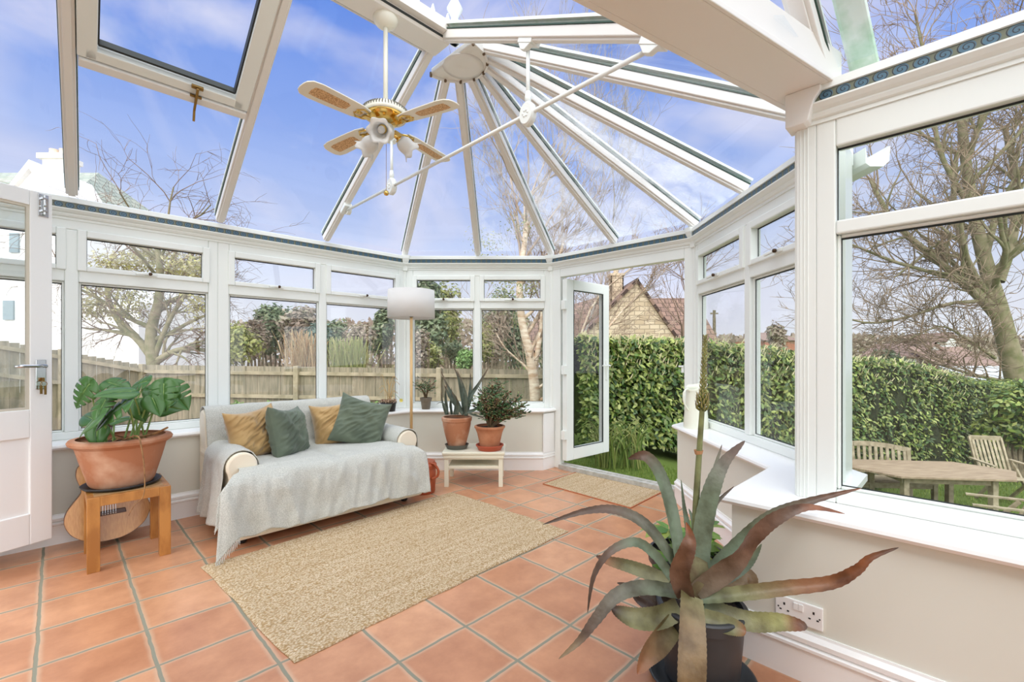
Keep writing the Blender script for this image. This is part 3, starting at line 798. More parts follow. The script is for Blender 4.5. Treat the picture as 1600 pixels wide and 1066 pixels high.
for t3, nrm in ((topB + UP * 0.02, 1), (T1 + td.normalized() * 0.02, 1), (topA + UP * 0.02, -1), (T0, -1)):
    m = MB(); ax = (right_bar[1] - right_bar[0]).normalized() if nrm == 1 else (bars[0][1] - bars[0][0]).normalized()
    sd_ = ax.cross(UP).normalized(); u_ = sd_.cross(ax).normalized(); u_ = u_ if u_.z > 0 else -u_
    m.obox(t3 - ax * 0.05 - sd_ * 0.032 + u_ * 0.0, ax * 0.10, sd_ * 0.064, u_ * 0.035)
    m.extr([t3 - ax * 0.045, t3 + ax * 0.045, t3 + ax * 0.015 - u_ * 0.03, t3 - ax * 0.015 - u_ * 0.03], sd_ * 0.03)
    m.build('bracket', M['upvc'], tie, bevel=0.003)

# ================================================================== furniture
def fnoise(x, y, z=0.0, sc_=1.0): return noise.noise(Vector((x * sc_, y * sc_, z)))
# ---- ceiling fan
fc = Vector((-0.70, 2.52, 0))
fan = empty('ceiling_fan', fc + UP * 2.45, 'white and brass ceiling fan with cane blades and tulip glass lamps hanging from the ridge', 'ceiling fan')
M['fanwhite'] = mat('cream_white_enamel', (240, 238, 224), 0.35)
M['cane'] = mat('woven_cane', (232, 196, 146), 0.6, color2=(186, 142, 94), nscale=160, detail=1, lo=0.45, hi=0.55)
MB().lathe([(0.0, 2.958), (0.028, 2.960), (0.052, 2.974), (0.066, 2.996), (0.066, 3.012), (0.060, 3.022)], fc, 28).build('canopy', M['fanwhite'], fan, smooth=True)
MB().tube([fc + UP * 2.52, fc + UP * 2.97], 0.0125, 14).build('down_rod', M['fanwhite'], fan, smooth=True)
MB().lathe([(0.02, 2.585), (0.06, 2.583), (0.095, 2.57), (0.118, 2.548), (0.122, 2.53), (0.117, 2.52), (0.05, 2.52)], fc, 48).build('motor_housing', M['fanwhite'], fan, smooth=True)
slots = MB()
for k in range(48):
    g = 2 * PI * k / 48; d_ = Vector((math.cos(g), math.sin(g), 0)); t3 = Vector((-math.sin(g), math.cos(g), 0))
    slots.obox(fc + d_ * 0.100 + UP * 2.556 - t3 * 0.002, t3 * 0.004, d_ * 0.022 - UP * 0.018, UP * 0.012 + d_ * 0.004)
slots.build('vent_slots', mat('grey_slot', (120, 118, 108), 0.6), fan)
MB().lathe([(0.03, 2.485), (0.06, 2.488), (0.085, 2.50), (0.112, 2.512), (0.114, 2.522), (0.03, 2.522)], fc, 40).build('brass_bowl', M['brass'], fan, smooth=True)
MB().lathe([(0.0, 2.40), (0.03, 2.402), (0.046, 2.415), (0.048, 2.46), (0.04, 2.472), (0.022, 2.478), (0.022, 2.49)], fc, 28).build('switch_housing', M['fanwhite'], fan, smooth=True)
for k in range(4):
    g = math.radians(57 + 90 * k); d_ = Vector((math.cos(g), math.sin(g), 0)); t3 = Vector((-math.sin(g), math.cos(g), 0)); 
    tw = (t3 * math.cos(0.13) + UP * math.sin(0.13)); nn = d_.cross(tw).normalized()
    zc = fc + UP * 2.478 
    out = [(0.135, 0.045), (0.19, 0.058), (0.30, 0.064), (0.43, 0.068), (0.475, 0.060), (0.495, 0.038), (0.50, 0.015)]
    pts = [zc + d_ * r - tw * h - UP * r * 0.06 for r, h in out] + [zc + d_ * r + tw * h - UP * r * 0.06 for r, h in reversed(out)]
    bl = MB().extr(pts, nn * 0.006).build('blade', M['fanwhite'], fan, bevel=0.002)
    pc = [(0.245, 0.020), (0.265, 0.030), (0.42, 0.034), (0.445, 0.030), (0.45, 0.0)]
    p2 = [zc + d_ * r - tw * h - UP * r * 0.06 - nn * 0.0015 for r, h in pc] + [zc + d_ * r + tw * h - UP * r * 0.06 - nn * 0.0015 for r, h in reversed(pc[:-1])]
    MB().extr(p2, nn * 0.009).build('cane_inset', M['cane'], bl)
    ir = MB(); b0 = zc - UP * 0.012
    ir.bar(b0 + d_ * 0.06, b0 + d_ * 0.15 - UP * 0.006, 0.03, 0.007)
    for sg in (-1, 1):
        ir.tube([b0 + d_ * 0.10, b0 + d_ * 0.135 + tw * sg * 0.03, b0 + d_ * 0.175 + tw * sg * 0.038, b0 + d_ * 0.20 + tw * sg * 0.015, b0 + d_ * 0.165 + tw * sg * 0.006], 0.0055, 8)
    ir.lathe([(0, 0), (0.014, 0), (0.012, 0.006), (0, 0.009)], b0 + d_ * 0.185, 12, axis=-UP)
    ir.build('blade_iron', M['brass'], fan, auto=40)
M['tulip'] = mat('frosted_tulip_glass', (246, 246, 244), 0.2, subs=0.45)
for k in range(3):
    g = math.radians(-86 + 120 * k); d_ = Vector((math.cos(g), math.sin(g), 0)); ax = (d_ * 0.86 - UP * 0.52).normalized()
    c0 = fc + UP * 2.425
    arm = MB().tube([c0 + d_ * 0.03, c0 + d_ * 0.055 + UP * 0.004, c0 + d_ * 0.072 - UP * 0.006], [0.010, 0.010, 0.012], 12)
    arm.lathe([(0.0, 0), (0.020, 0.004), (0.024, 0.016), (0.022, 0.022), (0, 0.022)], c0 + d_ * 0.068 - UP * 0.004, 18, axis=ax)
    ao = arm.build('lamp_arm', M['brass'], fan, smooth=True)
    sp_ = c0 + d_ * 0.078 - UP * 0.010
    prof = [(0.022, 0), (0.034, 0.012), (0.043, 0.030), (0.044, 0.050), (0.042, 0.066), (0.050, 0.082), (0.062, 0.092)]
    m = MB(); M3 = UP.rotation_difference(ax).to_matrix(); nn_ = 36; vs = []
    for i, (r, z) in enumerate(prof):
        for j in range(nn_):
            a = 2 * PI * j / nn_; q = max(0, (i - 3) / 3.0)
            rr = r * (1 + 0.10 * q * math.cos(6 * a)); zz = z + 0.008 * q * math.cos(6 * a)
            vs.append(sp_ + M3 @ Vector((rr * math.cos(a), rr * math.sin(a), zz)))
    fs = [(i * nn_ + j, i * nn_ + (j + 1) % nn_, (i + 1) * nn_ + (j + 1) % nn_, (i + 1) * nn_ + j) for i in range(len(prof) - 1) for j in range(nn_)]
    m.add(vs, fs); m.build('lamp_shade', M['tulip'], fan, smooth=True, solid=0.0025)
    MB().lathe([(0, 0.0), (0.012, 0.004), (0.020, 0.024), (0.017, 0.042), (0, 0.05)], sp_ + ax * 0.012, 16, axis=ax).build('bulb', M['tulip'], ao, smooth=True)
pc_ = MB(); pcx = fc + Vector((0.012, -0.03, 0))
pc_.tube([pcx + UP * 2.36, pcx + UP * 2.045], 0.0012, 5); pc_.build('pull_chain', M['oldbrass'], fan)
MB().lathe([(0, 0), (0.010, 0.004), (0.0155, 0.014), (0.010, 0.026), (0, 0.03)], pcx + UP * 2.018, 16).build('chain_knob', M['brass'], fan, smooth=True)

for o_ in list(fan.children):
    if o_.name.split('.')[0] not in ('canopy', 'down_rod', 'pull_chain', 'chain_knob'): o_.location.z -= 0.055
# ---- sofa
M['cream'] = mat('cream_upholstery', (238, 228, 206), 0.8, sheen=0.2)
M['throw'] = mat('grey_linen_throw', (206, 206, 198), 0.92, color2=(176, 178, 170), nscale=210, detail=2, sheen=0.2, bump=0.25, bscale=260)
sofa = empty('sofa', W(1.37, 3.42), 'small cream upholstered two-seat sofa against the window wall', 'sofa')
sb = MB(); sb.obox(W(0.72, 3.84, 0.055), E1 * 1.30, E2 * 0.84, UP * 0.27); sb.build('base', M['cream'], sofa, bevel=0.02)
MB().obox(W(0.80, 3.66, 0.30), E1 * 1.14, E2 * 0.61, UP * 0.13).build('seat_cushion', M['cream'], sofa, bevel=0.04)
bk = MB(); pr = [(3.88, 0.09), (3.88, 0.70), (3.86, 0.745), (3.82, 0.76), (3.76, 0.755), (3.73, 0.72), (3.655, 0.40), (3.65, 0.30)]
bk.extr([W(0.72, p, z) for p, z in pr], E1 * 1.24); bk.build('backrest', M['cream'], sofa, bevel=0.015)
def arm(s0, s1, sg):
    m = MB(); c_ = (s0 + s1) / 2; r = 0.085
    prof = [(c_ - 0.075 , 0.06)] + [(c_ + 0.075, 0.06), (c_ + 0.07, 0.40)] + [(c_ + sg * 0.0 + math.cos(a) * (r), 0.465 + math.sin(a) * r) for a in [(-0.5 + 4.14 * i / 16) for i in range(17)]] + [(c_ - 0.07, 0.40)]
    m.extr([W(s, 3.12, z) for s, z in prof], -E2 * 0.72 * 1.0); m.build('arm', M['cream'], sofa, bevel=0.012)
arm(0.70, 0.90, -1); arm(1.86, 2.06, 1)
for (s_, p_) in ((0.80, 3.13), (1.93, 3.13), (0.80, 3.78), (1.93, 3.78)):
    MB().lathe([(0.018, 0.0), (0.026, 0.01), (0.03, 0.03), (0.03, 0.06), (0.012, 0.06)], W(s_, p_), 16).build('foot', M['dark'], sofa, smooth=True)
# throw over back, seat and front
th_root = empty('throw_blanket', W(1.37, 3.05), 'pale grey linen throw with a fringe draped over the whole sofa', 'throw')
path = [(3.885, 0.60), (3.895, 0.70), (3.865, 0.765), (3.80, 0.782), (3.74, 0.765), (3.70, 0.68), (3.66, 0.53), (3.63, 0.47), (3.52, 0.452), (3.30, 0.455), (3.12, 0.458), (3.04, 0.445), (2.995, 0.405), (2.975, 0.33), (2.965, 0.22), (2.955, 0.08)]
cum = [0]
for a, b in zip(path, path[1:]): cum.append(cum[-1] + math.hypot(a[0] - b[0], a[1] - b[1]))
def onpath(t):
    d_ = t * cum[-1]
    for i in range(len(cum) - 1):
        if d_ <= cum[i + 1] + 1e-9:
            f_ = (d_ - cum[i]) / (cum[i + 1] - cum[i])
            # smooth with catmull-rom
            p0, p1, p2, p3 = (path[max(i - 1, 0)], path[i], path[i + 1], path[min(i + 2, len(path) - 1)])
            q = []
            for k in (0, 1):
                q.append(0.5 * ((2 * p1[k]) + (-p0[k] + p2[k]) * f_ + (2 * p0[k] - 5 * p1[k] + 4 * p2[k] - p3[k]) * f_ ** 2 + (-p0[k] + 3 * p1[k] - 3 * p2[k] + p3[k]) * f_ ** 3))
            return q
    return list(path[-1])
def throwpt(a, b):
    s_ = 0.725 + 1.225 * a; t = b
    tf = cum[11] / cum[-1]                           # where the front drop starts
    p, z = onpath(t)
    # on the seat the cloth widens beyond the arm fronts
    k = min(1, max(0, (t - tf + 0.04) / 0.10))
    s_ = s_ + (a - 0.5) * (-0.10) * (1 - k) * (1 if t > 0.36 else 0) + (a - 0.5) * 0.14 * k
    if k > 0:
        hem = 0.095 + 0.008 * math.sin(a * 11) + 0.006 * math.sin(a * 37)
        k9 = max(0, 1 - a / 0.07) ** 1.3; hem = hem * (1 - k9) + 0.012 * k9
        zz = z
        f_ = max(0, (0.445 - z) / (0.445 - 0.08)); zz = 0.445 - f_ * (0.445 - hem); z = zz
        amp = 0.040 * f_ ** 0.7
        p -= 0.012 + amp * (0.5 + 0.5 * math.sin(a * 23 + 1.2 * math.sin(a * 7) + 0.6 * f_)) * (0.4 + 0.6 * abs(fnoise(a * 5, 1.7)))
        p -= 0.05 * f_ * (max(0, 1 - a / 0.10) + 0.4 * max(0, (a - 0.93) / 0.07))
        s_ -= 0.05 * f_ * max(0, 1 - a / 0.12)
    else:
        # dip between the two seat cushions and soft wrinkles
        if 0.42 < t < tf + 0.02: z -= 0.018 * math.exp(-((a - 0.52) / 0.03) ** 2)
    w_ = 0.006 * fnoise(s_ * 7 + p * 4, z * 9 + p * 6, 3.0) + 0.003 * fnoise(s_ * 22 - p * 9, z * 20 + p * 16, 8.0)
    fr_ = max(0, min(1, (0.44 - z) / 0.12)) if k > 0 else 0
    w_ += fr_ * (0.055 * (0.3 - abs(fnoise(s_ * 5.5 + z * 1.2, z * 1.1, 5.0))) + 0.022 * (0.3 - abs(fnoise(s_ * 14 - z * 3, z * 2.0, 9.0))))
    if k <= 0 and 0.36 < t: w_ += 0.018 * (0.25 - abs(fnoise(s_ * 4 + p * 3, p * 3 - s_, 2.0)))
    q = W(s_, p, z); q += E2 * w_ + UP * (w_ * 0.9)
    return q
MB().grid(throwpt, 130, 120).build('seat_drape', M['throw'], th_root, smooth=True, solid=0.006)
def armdrape(c_, side, dropin, dropout, p0, p1, seed):
    r = 0.096; H = 0.465
    tot = dropin + PI * r + dropout
    def f(a, b):
        d_ = b * tot
        fold = 0.0
        if d_ < dropout:
            z = H - (dropout - d_); s_ = c_ - side * r * -1; s_ = c_ + side * r; k = (dropout - d_) / dropout
            fold = 0.022 * k * math.sin(a * 21 + seed + 2 * math.sin(a * 5)); s_ += side * (0.03 * k + fold)
        elif d_ < dropout + PI * r:
            g = (d_ - dropout) / r; s_ = c_ + side * r * math.cos(g); z = H + r * math.sin(g)
        else:
            z = H - (d_ - dropout - PI * r); s_ = c_ - side * r * 0.95
        p = p1 + (p0 - p1) * a
        wv = 0.005 * fnoise(a * 6 + seed, b * 9) + 0.003 * fnoise(a * 19, b * 22, seed)
        p -= 0.012 * math.sin(b * 6 + seed)
        return W(s_, p, z + wv) + E1 * wv
    return f
MB().grid(armdrape(0.80, -1, 0.06, 0.36, 3.135, 3.62, 1.0), 40, 60).build('arm_drape', M['throw'], th_root, smooth=True, solid=0.006)
MB().grid(armdrape(1.96, 1, 0.06, 0.34, 3.135, 3.62, 4.0), 40, 60).build('arm_drape', M['throw'], th_root, smooth=True, solid=0.006)
# tassel fringe at the near front corner and along the edge
fr = MB(); rr = random.Random(3)
for i in range(34):
    b = 0.80 + 0.20 * i / 33 if i < 18 else 1.0
    a = 0.0 if i < 18 else (i - 18) * 0.0045
    q = throwpt(a, b); L_ = rr.uniform(0.03, 0.05)
    q.z = max(q.z, 0.03)
    d_ = (-E1 * 0.6 + E2 * 0.2) if i < 18 else (E2 * 0.3)
    fr.tube([q, q + (d_ * 0.6 - UP * 0.5).normalized() * L_ * 0.5, q + d_ * L_ * 0.7 - UP * min(L_ * 0.8, q.z - 0.004)], [0.003, 0.0025, 0.001], 5)
fr.build('fringe', M['throw'], th_root)['kind'] = 'stuff'

# ---- cushions
M['velvet'] = mat('sage_green_velvet', (102, 114, 94), 0.75, color2=(80, 92, 76), nscale=5, sheen=0.2, bump=0.1, bscale=30)
M['mustard'] = mat('mustard_velvet', (190, 156, 102), 0.75, color2=(164, 130, 78), nscale=6, sheen=0.5, bump=0.1, bscale=30)
def cushion(name, c, size, nrm, roll, m_, lab, seed, th=0.085, group=None):
    nrm = Vector(nrm).normalized(); x = UP.cross(nrm).normalized(); y = nrm.cross(x)
    xr = x * math.cos(roll) + y * math.sin(roll); yr = -x * math.sin(roll) + y * math.cos(roll)
    def f(sgn):
        def g(a, b):
            u_, v_ = a * 2 - 1, b * 2 - 1
            pin = 1 - 0.07 * (1 - u_ * u_) * abs(v_) ** 3; pin2 = 1 - 0.07 * (1 - v_ * v_) * abs(u_) ** 3
            X = u_ * size / 2 * pin2; Y = v_ * size / 2 * pin
            h = th * ((1 - abs(u_) ** 3.2) * (1 - abs(v_) ** 3.2)) ** 0.55
            qx, qy = u_ * 0.8 + v_ * 0.6, v_ * 0.8 - u_ * 0.6; e1_ = fnoise(qx * 1.5 + seed, qy * 5.5 + seed); e2_ = fnoise(qx * 3.0 - seed, qy * 11 + seed)
            wr = (0.030 * (0.28 - abs(e1_)) + 0.012 * (0.25 - abs(e2_)) + 0.018 * fnoise(u_ * 2.2 + seed, v_ * 3.1 - seed)) * (h / th) ** 0.6
            # slump: sagging at the top edge
            Y -= 0.02 * (1 - u_ * u_) * max(0, v_)
            return Vector(c) + xr * X + yr * Y + nrm * sgn * (h + wr * 0.8)
        return g
    m = MB(); m.grid(f(1), 60, 60); m2 = MB().grid(f(-1), 60, 60); m.add(m2.v, [tuple(reversed(q)) for q in m2.f])
    root = m.build(name, m_, None, smooth=True, recalc=True)
    tag(root, lab, 'cushion', group)
    return root
nf = E2
cushion('cushion', W(0.965, 3.50, 0.605), 0.36, E2 * 1 + E1 * 0.32 + UP * 0.22, 0.10, M['mustard'], 'mustard velvet cushion by the near sofa arm, behind a green one', 1.0)
cushion('cushion', W(1.165, 3.42, 0.60), 0.37, E2 * 0.85 + E1 * 0.75 + UP * 0.30, -0.10, M['velvet'], 'upright sage green velvet cushion leaning on a mustard cushion', 2.3)
cushion('cushion', W(1.57, 3.56, 0.60), 0.35, E2 * 1 - E1 * 0.3 + UP * 0.25, 0.12, M['mustard'], 'mustard velvet cushion mostly hidden behind the tilted green one', 3.1)
cushion('cushion', W(1.715, 3.42, 0.615), 0.40, E2 * 1 - E1 * 0.42 + UP * 0.40, -0.30, M['velvet'], 'large sage green velvet cushion tilted beside the far sofa arm', 5.2)

# ---- floor lamp
lp = Vector((-0.945, 4.27, 0))
lamp = empty('floor_lamp', lp, 'floor lamp with a white drum shade on a pale wooden pole', 'lamp')
M['palewood'] = mat('pale_ash_wood', (226, 190, 136), 0.45, color2=(210, 172, 118), nscale=6, stretch=(14, 14, 1))
MB().lathe([(0.0, 0), (0.13, 0), (0.13, 0.018), (0.124, 0.024), (0, 0.024)], lp, 40).build('base', M['palewood'], lamp, auto=40)
MB().tube([lp + UP * 0.02, lp + UP * 1.55], 0.0135, 16).build('pole', M['palewood'], lamp, smooth=True)
shade = MB(); nn_ = 64; vs = []
for z in (1.49, 1.75):
    for j in range(nn_): vs.append(lp + Vector((math.cos(2 * PI * j / nn_) * (0.217 if z < 1.6 else 0.213), math.sin(2 * PI * j / nn_) * (0.217 if z < 1.6 else 0.213), z)))
shade.add(vs, [(j, (j + 1) % nn_, nn_ + (j + 1) % nn_, nn_ + j) for j in range(nn_)])
shade.build('lamp_shade', mat('white_linen_shade', (240, 238, 236), 0.9, subs=0.35, bump=0.1, bscale=300), lamp, smooth=True, solid=0.003)
spd = MB()
for k in range(3):
    g = k * 2.094; spd.tube([lp + UP * 1.55, lp + Vector((math.cos(g) * 0.214, math.sin(g) * 0.214, 1.72))], 0.002, 5)
spd.lathe([(0.02, 1.50), (0.02, 1.56), (0, 1.56)], lp, 12); spd.build('shade_carrier', M['steel'], lamp)
MB().lathe([(0, 1.56), (0.02, 1.57), (0.03, 1.61), (0.022, 1.64), (0, 1.65)], lp, 16).build('bulb', M['tulip'], lamp, smooth=True)

# ---- plants: tools
def cat(pts, n):
    pts = [Vector(p) for p in pts]; out = []
    k = len(pts) - 1
    for i in range(n + 1):
        t = i / n * k; a = min(int(t), k - 1); f_ = t - a
        p0, p1, p2, p3 = pts[max(a - 1, 0)], pts[a], pts[a + 1], pts[min(a + 2, k)]
        out.append(0.5 * ((2 * p1) + (-p0 + p2) * f_ + (2 * p0 - 5 * p1 + 4 * p2 - p3) * f_ ** 2 + (-p0 + 3 * p1 - 3 * p2 + p3) * f_ ** 3))
    return out
def lerp3(a, b, t): return tuple(a[i] + (b[i] - a[i]) * t for i in range(3))
def strap(m, pts, wid, hint, chan=0.35, thick=0.25, n=20, cols=None, teeth=False, seed=0, prof=None):
    """succulent leaf: width wid at base, tapering to a point; hint = surface normal"""
    ps = cat(pts, n); r_ = random.Random(seed); vs = []; cs = []
    K = 7
    for i, p in enumerate(ps):
        t = i / n
        tg = (ps[min(i + 1, n)] - ps[max(i - 1, 0)]).normalized()
        h = hint(t) if callable(hint) else Vector(hint)
        sd_ = tg.cross(h)
        if sd_.length < 1e-3: sd_ = tg.cross(Vector((1, 0.2, 0.1)))
        sd_.normalize(); nn = sd_.cross(tg).normalized()
        if nn.dot(h) < 0: nn = -nn
        w_ = wid * (prof(t) if prof else (0.75 + 0.25 * math.sin(min(1, t * 3) * PI / 2)) * (1 - t ** 1.6) ** 0.85) + 0.0012
        w_ *= 1 + 0.035 * fnoise(t * 5, seed * 1.7)
        for j in range(K):          # upper surface across
            x = (j / (K - 1)) * 2 - 1
            tooth = (min(0.0016, 0.06 * w_) if (teeth and j in (0, K - 1) and i % 2 == 0) else 0)
            vs.append(p + sd_ * (x * w_ / 2 + (tooth if x > 0 else -tooth if x < 0 else 0)) + nn * (x * x * chan * w_ * 0.5))
        for j in range(K - 2, 0, -1):  # lower surface
            x = (j / (K - 1)) * 2 - 1
            vs.append(p + sd_ * (x * w_ / 2 * 0.96) + nn * (x * x * chan * w_ * 0.5 - thick * w_ * (1 - x * x) - 0.0006))
        if cols:
            c = cols(t)
            mot = 1 + 0.09 * fnoise(p.x * 40, p.y * 40, p.z * 40)
            c = tuple(max(0, v * mot) for v in c)
            edge = tuple(v * 0.92 for v in c)
            cs += [edge if j in (0, K - 1) else c for j in range(K)] + [tuple(v * 0.9 for v in c)] * (K - 2)
    R_ = 2 * K - 2; fs = []
    for i in range(n):
        for j in range(R_):
            q = (j + 1) % R_
            fs.append((i * R_ + j, (i + 1) * R_ + j, (i + 1) * R_ + q, i * R_ + q))
    fs.append(tuple(range(R_))); fs.append(tuple(reversed(range(n * R_, (n + 1) * R_))))
    m.add(vs, fs, cs if cols else None)
def pot(parent, c, prof, m_, name='pot', n=40):
    """prof outer profile bottom->top, makes an open pot with wall thickness"""
    inner = [(max(r - 0.012, 0.001), z) for r, z in reversed(prof) if z > prof[0][1] + 0.012]
    full = list(prof) + inner
    return MB().lathe(full, c, n).build(name, m_, parent, smooth=False, auto=35, recalc=True)
M['soil'] = mat('potting_soil', (62, 48, 38), 0.95, color2=(34, 26, 20), nscale=60, bump=0.8, bscale=90)
M['terra'] = mat('terracotta', (198, 140, 104), 0.8, color2=(178, 116, 82), nscale=9, bump=0.06, bscale=40)
M['terra_old'] = mat('weathered_terracotta', (178, 120, 86), 0.85, color2=(206, 166, 138), nscale=7, lo=0.45, hi=0.7, bump=0.08, bscale=40)
M['blackpot'] = mat('black_plastic_pot', (58, 60, 62), 0.45, color2=(48, 50, 53), nscale=5)

# ---- large aloe, foreground
AC = Vector((0.665, 1.60, 0))
al = empty('potted_aloe', AC, 'big sprawling aloe with browned leaf tips and a tall flower stalk in a black pot', 'potted plant')
pot(al, AC, [(0.118, 0.022), (0.122, 0.03), (0.138, 0.235), (0.148, 0.24), (0.151, 0.275), (0.146, 0.28)], M['blackpot'])
MB().lathe([(0, 0.258), (0.136, 0.256), (0.136, 0.25), (0, 0.25)], AC, 32).build('soil', M['soil'], al)
MB().lathe([(0.0, 0.0), (0.135, 0.0), (0.16, 0.006), (0.176, 0.030), (0.180, 0.033), (0.172, 0.034), (0.150, 0.014), (0.12, 0.012), (0, 0.012)], AC + Vector((0, 0, 0.001)), 44).build('saucer', M['blackpot'], al, smooth=True)
MB().lathe([(0.036, 0.24), (0.05, 0.30), (0.06, 0.37), (0.045, 0.43), (0.0, 0.45)], AC + Vector((-0.025, 0, 0)), 14).build('stem', mat('aloe_stem', (118, 112, 78), 0.8, color2=(92, 74, 52), nscale=20), al, smooth=True)
G1, G2 = lin((132, 150, 128)), lin((110, 124, 100)); BR = lin((104, 82, 68)); RB = lin((148, 94, 62)); TAN = lin((136, 114, 82)); OL = lin((136, 134, 94)); DK = lin((82, 64, 50)); GY = lin((112, 110, 94))
def grad(*st):
    def f(t):
        for (t0, c0), (t1, c1) in zip(st, st[1:]):
            if t <= t1: return lerp3(c0, c1, (t - t0) / max(1e-6, t1 - t0))
        return st[-1][1]
    return f
M['aloe'] = mat('aloe_leaf', (255, 255, 255), 0.42, attr=True, bump=0.25, bscale=45, color2=(186, 178, 168), nscale=16, detail=9, lo=0.4, hi=0.7)
CAMV = Vector((0, -1, 0))
def aleaf(name, px, ys, wpx, cols, hint, chan=0.35, prof=None, lab=None, n=22, seed=1, thick=0.12):
    y0 = ys[0]; m = MB()
    pts = []
    for i, (u, v) in enumerate(px):
        f_ = i / (len(px) - 1) * (len(ys) - 1); a = min(int(f_), len(ys) - 2) if len(ys) > 1 else 0
        y = ys[a] + (ys[min(a + 1, len(ys) - 1)] - ys[a]) * (f_ - a)
        pts.append(P(u, v, y))
    strap(m, pts, wpx * 1.52 / F, hint, chan=chan, thick=thick, n=n * 2, cols=cols, teeth=True, seed=seed, prof=prof)
    return m.build('leaf', M['aloe'], al, auto=50)
UPC = Vector((0, -0.75, 0.65))
fat = lambda t: (1.0 - 0.1 * t) * (1 - t ** 5) ** 0.6
blunt = lambda t: 0.9 + 0.1 * math.sin(t * 3)
mid_ = lambda t: (0.85 + 0.15 * math.sin(t * PI)) * (1 - t ** 2.6) ** 0.8
aleaf('a', [(1064, 900), (1048, 805), (1030, 744), (1007, 713), (981, 717)], [1.60, 1.66, 1.68], 30, grad((0, G1), (0.5, G2), (0.75, BR), (1, BR)), Vector((0.5, -0.85, 0.1)), prof=mid_)
aleaf('a', [(1055, 882), (1011, 824), (966, 799), (916, 799), (848, 820)], [1.60, 1.62, 1.60], 22, grad((0, G2), (0.3, GY), (0.6, BR), (1, DK)), Vector((0.2, -0.8, 0.6)))
aleaf('a', [(1048, 902), (1023, 868), (992, 848), (954, 862), (928, 900), (918, 958)], [1.57, 1.50, 1.45], 17, grad((0, G1), (0.4, G2), (0.6, BR), (1, DK)), Vector((-0.1, -0.8, 0.6)))
aleaf('a', [(1045, 912), (1020, 900), (985, 887), (950, 877), (931, 869)], [1.62, 1.70, 1.72], 25, grad((0, OL), (0.55, OL), (0.8, RB), (1, DK)), UPC, prof=mid_)
aleaf('a', [(1068, 928), (1007, 919), (962, 932), (931, 968), (905, 1002), (873, 1030)], [1.56, 1.46, 1.40], 24, grad((0, G2), (0.35, GY), (0.7, BR), (0.9, TAN), (1, TAN)), UPC)
aleaf('a', [(1062, 950), (1030, 966), (995, 968), (968, 958), (954, 949)], [1.54, 1.50, 1.50], 34, grad((0, OL), (0.6, OL), (0.85, DK), (1, DK)), UPC, prof=mid_, seed=4)
aleaf('a', [(1050, 975), (1030, 1000), (1010, 1025), (996, 1054)], [1.53, 1.46, 1.42], 40, grad((0, OL), (0.4, TAN), (1, RB)), Vector((0.3, -0.9, 0.3)), prof=mid_, seed=6)
aleaf('a', [(1080, 930), (1081, 965), (1081, 1010), (1080, 1060), (1079, 1086)], [1.50, 1.42, 1.36, 1.36], 40, grad((0, OL), (0.35, TAN), (0.8, lin((142, 120, 86))), (1, TAN)), Vector((0, -1, 0.1)), prof=blunt, chan=0.12, seed=2)
aleaf('a', [(1093, 908), (1098, 830), (1112, 765), (1132, 722), (1164, 689)], [1.58, 1.60, 1.66], 30, grad((0, G1), (0.45, G2), (0.7, GY), (0.85, BR), (1, BR)), Vector((-0.3, -0.9, 0.1)), prof=mid_, chan=0.15, thick=0.25)
aleaf('a', [(1072, 932), (1062, 895), (1074, 858), (1078, 838), (1072, 816)], [1.50, 1.47, 1.50], 32, grad((0, BR), (0.35, lin((116, 84, 62))), (0.75, lin((134, 90, 62))), (1, lin((170, 100, 58)))), Vector((-0.35, -0.9, 0.1)), prof=lambda t: (0.55 + 0.45 * math.sin(min(1, t * 2.2 + .25) * PI / 2)) * (1 - t ** 1.5) ** 0.9, chan=0.45, seed=7)
aleaf('a', [(1086, 925), (1145, 880), (1180, 835), (1216, 808), (1262, 793), (1320, 803)], [1.55, 1.46, 1.42], 36, grad((0, lin((128, 118, 100))), (0.3, lin((124, 96, 80))), (0.7, BR), (0.85, RB), (1, RB)), Vector((0.4, -0.75, 0.55)), prof=lambda t: (1 - t ** 0.9) ** 0.9 * (0.7 + 0.5 * math.sin(min(1, t * 4) * PI / 2)), chan=0.25, seed=3)
aleaf('a', [(1100, 905), (1158, 848), (1205, 808), (1262, 785), (1346, 763)], [1.62, 1.58, 1.50], 26, grad((0, G1), (0.35, G2), (0.6, GY), (0.8, BR), (1, RB)), UPC, seed=8)
aleaf('a', [(1096, 935), (1150, 930), (1225, 921), (1297, 912), (1335, 893), (1360, 872), (1404, 856)], [1.54, 1.46, 1.38, 1.33], 24, grad((0, G2), (0.2, OL), (0.4, lin((140, 96, 64))), (0.8, RB), (1, DK)), Vector((0, -0.7, 0.7)), chan=0.5, seed=5)
aleaf('a', [(1102, 942), (1130, 960), (1175, 972), (1221, 973), (1262, 980)], [1.54, 1.48, 1.40], 30, grad((0, G2), (0.3, OL), (0.75, lin((160, 158, 98))), (0.88, RB), (1, DK)), UPC, prof=fat, chan=0.15, seed=9)
aleaf('a', [(1100, 968), (1125, 975), (1145, 981), (1166, 988)], [1.50, 1.44], 28, grad((0, OL), (0.7, OL), (1, RB)), UPC, prof=fat, seed=10)
aleaf('a', [(1105, 850), (1110, 810), (1120, 785), (1147, 760)], [1.66, 1.72], 12, grad((0, G2), (1, BR)), Vector((-.3, -1, 0)), seed=11)
aleaf('a', [(1078, 860), (1073, 820), (1068, 790), (1064, 750)], [1.64, 1.70], 12, grad((0, G1), (1, G2)), Vector((.3, -1, 0)), seed=12)
aleaf('a', [(1084, 850), (1082, 815), (1076, 795)], [1.66, 1.70], 11, grad((0, G1), (1, G2)), Vector((.3, -1, 0)), seed=13)
